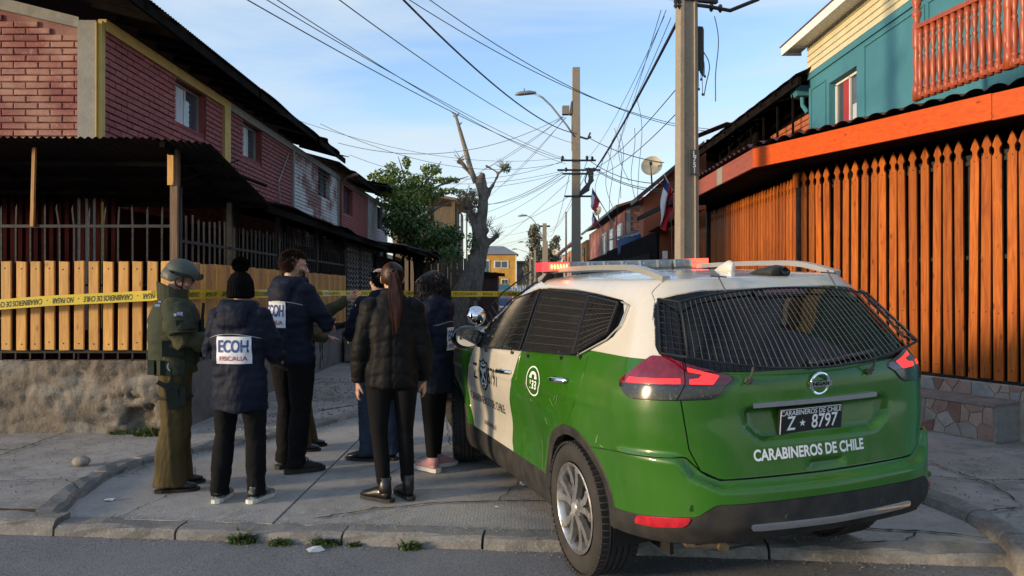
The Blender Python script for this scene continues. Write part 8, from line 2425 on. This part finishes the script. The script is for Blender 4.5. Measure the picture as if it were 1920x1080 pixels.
v = MB(); v.loft([(0, -.005, .97), (0, -.008, 1.08), (0, -.005, 1.22), (0, -.008, 1.34), (0, -.01, 1.425), (0, -.01, 1.455)], [(.195, .182), (.205, .190), (.210, .195), (.200, .185), (.165, .150), (.120, .11)], n=28, dome=.06)
vo = voxel(v, 'armour_vest', M_vest, so_, .010, folds('vest'), 2)
v = MB(); ring = [(.118*math.sin(a), -.015 - .112*math.cos(a), 0) for a in [R(-150) + R(300)*k/16 for k in range(17)]]
inn = []
for e, zt in ((0, 1.43), (1, 1.60)):
    pass
vs = []; n_ = len(ring)
for (x_, y_, _) in ring:
    top_ = 1.545 + .055*max(0, -y_/.12); 
    for dr, z_ in ((1.0, 1.42), (1.10, top_), (.93, top_ + .002), (.86, 1.42)): vs.append((x_*dr, (y_ + .015)*dr - .015, z_))
fs = [(i*4 + j, (i+1)*4 + j, (i+1)*4 + (j+1) % 4, i*4 + (j+1) % 4) for i in range(n_-1) for j in range(4)] + [(0, 1, 2, 3), tuple((n_-1)*4 + j for j in (3, 2, 1, 0))]
v.add(vs, fs); v.build('armour_collar', M_vest, so_)
for s in (-1, 1):
    v = MB(); c0 = Vector((s*.215, .0, 1.40)); c1 = Vector((s*.262, .045, 1.22))
    v.loft([c0 + Vector((0, 0, .035)), c0.lerp(c1, .3), c0.lerp(c1, .7), c1], [(.070, .085), (.094, .102), (.096, .104), (.088, .098)], n=18, dome=.12)
    pad = voxel(v, 'shoulder_guard', M_vest, so_, .009, folds('vest'), 2)
    MB().tube([c1 + Vector((math.cos(a)*.090, math.sin(a)*.100, .012)) for a in [2*PI*k/20 for k in range(21)]], .005, 5).build('guard_hem', M_olive, pad)
    if s == 1:
        mb = MB(); mb.box(c0.lerp(c1, .35) + Vector((.092, .012, .025)), (.006, .042, .030), Matrix.Rotation(.12, 3, 'Y')); mb.build('flag_patch', mat('lilac_patch', (.36, .38, .55), rough=.7), pad)
        mb = MB(); mb.box(c0.lerp(c1, .35) + Vector((.094, -.02, .02)), (.006, .016, .020)); mb.build('rank_patch', M_patch, pad); 
        mb = MB(); mb.box(c0.lerp(c1, .62) + Vector((.094, .0, .0)), (.006, .05, .06), Matrix.Rotation(.1, 3, 'Y')); mb.build('dark_patch', M_vest2, pad)
mb = MB(); mb.box((.17, -.125, 1.425), (.02, .035, .018)); mb.box((.165, -.11, 1.452), (.014, .02, .012)); mb.build('rank_tabs', M_patch, vo)
for c_, d_ in (((.20, -.02, 1.10), (.02, .16, .12)), ((.06, .19, 1.26), (.10, .03, .10)), ((-.06, .19, 1.18), (.10, .04, .12)), ((.08, .195, 1.12), (.09, .05, .10))): MB().cbox(c_, d_, .006).build('pouch', M_vest2, vo)
MB().tube([(.09, .19, 1.30), (.10, .2, 1.44)], .012, 6).build('radio_aerial', M_vest2, vo)
mb = MB(); mb.loft([(0, -.005, .955), (0, -.005, 1.005)], [(.190, .165), (.190, .165)], n=24, dome=.02); mb.build('belt', M_black, so_)
mb = MB()
for (x_, y_, a) in ((.175, -.085, .5), (.19, .03, -.1), (.10, -.155, 1.1), (-.10, -.155, 2.0)): mb.box((x_, y_, .955), (.05, .075, .11), Matrix.Rotation(a, 3, 'Z'))
mb.build('belt_pouches', M_vest2, so_)['kind'] = 'stuff'
mb = MB(); mb.tube([Vector((.205, -.02, .965)) + Vector((0, math.cos(a)*.035, math.sin(a)*.035)) for a in [2*PI*k/16 for k in range(17)]], .008, 6, cap=False); mb.build('handcuffs', M_silver, so_)
mb = MB(); mb.bar((.195, -.03, .95), (.205, -.03, .74), .012, .045, ref=(1, 0, 0)); mb.bar((.195, .05, .95), (.205, .045, .72), .010, .035, ref=(1, 0, 0)); mb.box((.205, -.02, .74), (.045, .085, .19), Matrix.Rotation(R(8), 3, 'X')); mb.box((.205, .05, .74), (.04, .045, .15)); mb.tube([(.19 + 0*k, -.0 + .11*math.cos(a), .70 + .0*k) if False else (.10 + .115*math.cos(a), .0 + .12*math.sin(a), .72) for a in [2*PI*k/20 for k in range(21)]], .012, 6, cap=False)
hol = mb.build('thigh_holster', M_vest2, so_)
mb = MB(); mb.bar((.212, -.045, .80), (.215, -.125, .855), .030, .048, ref=(1, 0, 0)); mb.box((.212, -.02, .82), (.026, .09, .035), Matrix.Rotation(R(-10), 3, 'X')); mb.build('pistol', M_black, hol)

h2_, j2, c2, m2 = person('person in a navy ECOH jacket and black knitted bobble hat, back to the camera', -1.94, 5.44, R(-6), 1.62,
    [(-.150, .0, R(6)), (.145, .02, R(-12))],
    [((-.258, .05, 1.13), (-.15, .30, 1.08), (.3, 0, -1), .5), ((.258, .06, 1.13), (.16, .30, 1.08), (-.3, 0, -1), .5)],
    'jacket', 'regular', M_blackt, M_navy, 'walk', hem=.70, hood=True, bulk=1.0, sleeve=1.12, eyes=False)
bv = badge(h2_, j2, .02, 1.165, .262, .205); piping(h2_, bv, 1.285, -.21, .21, .035)
hc_ = lambda p: tuple(c2 + m2 @ Vector(p))
def hat_disp(co, no):
    q = co - np.array(c2); a = np.arctan2(q[:, 0], q[:, 1]); return co + no*(.0035*np.sin(a*44)*np.clip(1 - np.abs(q[:, 2])/.16, 0, 1) + .002*np_noise(co, 40, 2))[:, None]
mb = MB(); mb.loft([hc_((0, -.012, -.050)), hc_((0, -.012, .0)), hc_((0, -.012, .06)), hc_((0, -.012, .110)), hc_((0, -.012, .140))], [(.092, .112), (.094, .116), (.090, .112), (.066, .082), (.030, .036)], n=28, dome=.3)
hat = voxel(mb, 'knitted_hat', M_wool, h2_, .006, hat_disp, 1)
mb = MB(); mb.loft([hc_((0, -.012, -.060)), hc_((0, -.012, -.015))], [(.098, .118), (.098, .118)], n=28, dome=.15); voxel(mb, 'hat_brim', M_wool, h2_, .006, hat_disp, 1)
pm_ = MB(); r2 = random.Random(2); pc = Vector(hc_((0, -.012, .185)))
for i in range(700):
    d = Vector((r2.gauss(0, 1), r2.gauss(0, 1), r2.gauss(0, 1))).normalized(); pm_.tube([pc, pc + d*(.060 + r2.uniform(0, .010))], [.005, .0045], 3, cap=False)
pm_.ell(pc, (.058, .058, .056), n=14); pm_.build('pompom', M_wool, hat, fix=False)

h3_, j3, c3, m3 = person('tall bearded person in a navy ECOH jacket with hood, dark trousers, hands held in front', -1.83, 6.36, R(-32), 1.83,
    [(-.105, .06, R(-4)), (.115, -.02, R(-28))],
    [((-.265, .07, 1.16), (-.09, .30, 1.16), (.5, .2, -.6), .75), ((.262, .09, 1.17), (.085, .31, 1.15), (-.5, .2, -.6), .75)],
    'jacket', 'regular', M_blackt, M_navy, 'hike', head=(R(-30), R(-8), 0), hem=.86, hood=True, bulk=.98, sleeve=1.05)
bv = badge(h3_, j3, -.03, 1.24, .24, .205, yaw=0); piping(h3_, bv, 1.345, -.2, .2, .03)
def short_hair(root, c, m, material, seed, n=1400, bald=0.0, ln=.020, low=-.045):
    """cap of short strands over the skull"""
    T = lambda p: Vector(c) + m @ Vector(p); mb = MB(); r2 = random.Random(seed); k = 0
    while k < n:
        d = Vector((r2.gauss(0, 1), r2.gauss(0, 1), r2.gauss(0, 1))).normalized()
        p = Vector((d.x*.078, -.012 + d.y*.098, .028 + d.z*.088))
        lim_ = (.062 if p.y > .02 else (.062 - (.02 - p.y)*2.2 if p.y > -.03 else low))
        if p.z < max(lim_, low): continue
        if bald and d.z > .55 and d.y > -.75: continue
        t = Vector((d.x*.4 + r2.uniform(-.3, .3), -.25 + r2.uniform(-.3, .3), .35 if d.z > .3 else -.5)); q = d*.75 + t*.5
        mb.tube([T(p - d*.006), T(p + q*ln*.5), T(p + q*ln + Vector((0, 0, -.004)))], [.0042, .0034, .0012], 3, cap=False); k += 1
    o = mb.build('hair', material, root, fix=False); return o
short_hair(h3_, c3, m3, M_hair_b, 5, 1900, ln=.026)
mb = MB(); r2 = random.Random(9)
for i in range(500):
    a = r2.uniform(-1.5, 1.5); z = r2.uniform(-.10, -.045 + .02*abs(a)); p = Vector((.066*math.sin(a)*(1 - .9*max(0, -.06 - z)*4), .020 + .062*math.cos(a), z)); d = Vector((math.sin(a), math.cos(a), -.4))
    mb.tube([tuple(c3 + m3 @ p), tuple(c3 + m3 @ (p + d*.010))], [.0028, .001], 3, cap=False)
mb.build('beard', M_hair_b, h3_, fix=False)
mb = MB(); mb.box((0, .395, 1.135), (.075, .014, .145), rotm(0, R(-35))); mb.build('phone', M_black, None).name = 'phone'
ph_ = bpy.data.objects['phone']; ph_.matrix_world = Matrix.Translation(h3_.location) @ Matrix.Rotation(R(-32), 4, 'Z') @ Matrix.Scale(1.83/1.75, 4); tag(ph_, 'dark phone held in the hands of the tall bearded person', 'phone')

h4_, j4, c4, m4 = person('officer in green webbing and brown-olive trousers pointing, half hidden behind the tall bearded person', -2.06, 7.16, R(-70), 1.72,
    [(-.09, .14, R(4)), (.10, .06, R(-6))],
    [((-.17, .28, 1.26), (-.03, .52, 1.43), (.9, -.2, .1), .55, 1, 1), ((.24, .08, 1.14), (.14, .30, 1.08), (-.3, 0, -1), .5)],
    'jacket', 'wide', M_olive_t, M_olive, 'dress', skin=M_skin2, hem=.88, bulk=1.02)
v = MB(); v.loft([(0, -.005, .98), (0, -.008, 1.10), (0, -.005, 1.24), (0, -.008, 1.36), (0, -.01, 1.43)], [(.200, .180), (.208, .188), (.210, .190), (.198, .178), (.15, .13)], n=26, dome=.06)
vo4 = voxel(v, 'armour_vest', M_vest2, h4_, .011, folds('vest'), 2)
for (x_, y_, z_, w_, d_, h_) in ((.16, .15, 1.22, .08, .05, .13), (.03, .20, 1.20, .09, .05, .14), (.19, .05, 1.06, .05, .10, .12), (.15, .16, 1.02, .08, .06, .14), (.20, -.04, .92, .06, .1, .16), (.19, .08, .84, .07, .09, .2)): MB().box((x_, y_, z_), (w_, d_, h_)).build('pouch', M_vest2, vo4)
short_hair(h4_, c4, m4, M_hair_d, 15, 900)

h5_, j5, c5, m5 = person('balding person in a dark navy jacket and blue jeans, mostly hidden behind the ponytail woman', -1.17, 6.76, R(32), 1.70,
    [(-.13, .04, R(42)), (.09, .0, R(10))],
    [((-.25, .06, 1.14), (-.15, .28, 1.10), (.3, 0, -1), .5), ((.25, .06, 1.14), (.15, .28, 1.10), (-.3, 0, -1), .5)],
    'jacket', 'regular', M_jean, M_navy2, 'dress', head=(R(10), 0, 0), hem=.84)
short_hair(h5_, c5, m5, M_hair_d, 25, 1300, bald=1.0, ln=.022)

h6_, j6, c6, m6 = person('woman in a black quilted jacket with a long auburn ponytail, back to the camera', -.86, 5.47, R(8), 1.70,
    [(-.085, -.02, R(48)), (.10, .05, R(22))],
    [((-.228, -.02, 1.11), (-.246, .03, .865), (.9, .3, 0), .45), ((.228, -.01, 1.10), (.236, .06, .87), (-.9, .3, 0), .45)],
    'puffer', 'slim', M_legg, M_puff, 'boot', male=False, head=(R(6), 0, 0), hem=.835, bulk=.99, sleeve=1.08, hipw=.98)
T6 = lambda p: c6 + m6 @ Vector(p)
def skull_hair(root, c, m, material, seed, n, target, ln_end=None):
    """strands lying along the skull towards a gathering point"""
    T = lambda p: Vector(c) + m @ Vector(p); mb = MB(); r2 = random.Random(seed); k = 0; tg = Vector(target)
    while k < n:
        d = Vector((r2.gauss(0, 1), r2.gauss(0, 1), r2.gauss(0, 1))).normalized(); p = Vector((d.x*.080, -.012 + d.y*.100, .028 + d.z*.090))
        if p.z < (.058 if p.y > .03 else (.058 - (.03 - p.y)*1.9 if p.y > -.04 else -.075)): continue
        pts = []
        for i in range(6):
            q = p.lerp(tg, i/5*.97); q0 = q - Vector((0, -.012, .028)); L_ = Vector((q0.x/.083, q0.y/.104, q0.z/.093)).length
            if L_ < 1: q = Vector((0, -.012, .028)) + q0/L_*1.0
            pts.append(T(q))
        mb.tube(pts, [.0045]*5 + [.003], 3, cap=False); k += 1
    return mb.build('hair', material, root, fix=False)
hr6 = skull_hair(h6_, c6, m6, M_hair_b, 3, 900, (0, -.122, .045))
mb = MB(); r2 = random.Random(4)
for i in range(260):
    a = r2.uniform(0, 6.28); rr = math.sqrt(r2.random()); pts = []
    for k in range(9):
        t = k/8; wd = .016 + .030*math.sin(min(1, t*1.5)*PI*.5) - .026*max(0, t - .55)/.45*1.1
        pts.append(T6((math.cos(a)*rr*wd*1.25 + .012*t + .004*math.sin(8*t + a*3), -.125 - .055*math.sin(t*2.2) - .02*rr*math.sin(a)*1.2 - .03*math.exp(-((t - .08)/.1)**2)*.3, .045 + .012*math.sin(t*3) - (.40 + .05*r2.random()*(k == 8))*t)))
    mb.tube(pts, [.004]*8 + [.001], 3, cap=False)
mb.build('ponytail', M_hair_r, hr6, fix=False)
mb = MB(); mb.tube([T6((.017*math.cos(a), -.128, .045 + .019*math.sin(a))) for a in [2*PI*k/12 for k in range(13)]], .008, 6, cap=False); mb.build('hair_tie', M_black, hr6)
mb = MB(); mb.bar((-.20, -.06, .838), (.20, -.06, .838), .01); 

h7_, j7, c7, m7 = person('woman with loose dark curly hair, long navy jacket and pink sneakers, beside the car', -.66, 6.42, R(76), 1.66,
    [(-.10, .0, R(-30)), (.06, -.03, R(-128))],
    [((-.25, .06, 1.13), (-.14, .28, 1.10), (.3, 0, -1), .5), ((.25, .04, 1.12), (.16, .26, 1.06), (-.3, 0, -1), .5)],
    'jacket', 'slim', M_legg, M_navy, 'trainer', male=False, head=(R(4), 0, 0), hem=.68, hood=True, bulk=1.06)
bv = badge(h7_, j7, .02, 1.15, .24, .20); piping(h7_, bv, 1.30, -.19, .19, .03)
T7 = lambda p: c7 + m7 @ Vector(p)
mb = MB(); mb.ell(T7((0, -.02, .035)), (.088, .104, .092), m7, n=18); mb.ell(T7((0, -.075, -.03)), (.088, .060, .085), m7, n=16); mb.ell(T7((0, -.085, -.12)), (.092, .055, .080), m7, n=16)
for s in (-1, 1): mb.ell(T7((s*.072, -.045, -.06)), (.034, .060, .110), m7, n=14)
voxel(mb, 'hair', M_hair_d, h7_, .007, lambda co, no: co + no*(.008*np_noise(co*np.array([1, 1, .4]), 38, 3))[:, None], 2)
mb = MB(); r2 = random.Random(6); k = 0
while k < 1700:
    d = Vector((r2.gauss(0, 1), r2.gauss(0, 1), r2.gauss(0, 1))).normalized(); p = Vector((d.x*.080, -.012 + d.y*.100, .028 + d.z*.090))
    if p.z < (.055 if p.y > .03 else (.055 - (.03 - p.y)*1.6 if p.y > -.04 else -.06)): continue
    out_ = Vector((d.x, d.y - .25, 0)); out_ = out_.normalized() if out_.length > .01 else Vector((0, -1, 0)); pts = []; ph = r2.uniform(0, 6.28); L_ = .14 + .10*r2.random() + .06*max(0, d.z)
    for i in range(8):
        t = i/7; w_ = out_*(.055*math.sin(min(1, t*1.6)*PI*.5) + .012*math.sin(t*13 + ph)) + Vector((.010*math.sin(t*11 + ph), .010*math.cos(t*12 + ph), -L_*t**1.25 + .018*math.sin(t*3)*(d.z > .3)))
        pts.append(T7(p + w_))
    mb.tube(pts, [.0034]*7 + [.001], 3, cap=False); k += 1
mb.build('loose_locks', M_hair_d, h7_, fix=False)
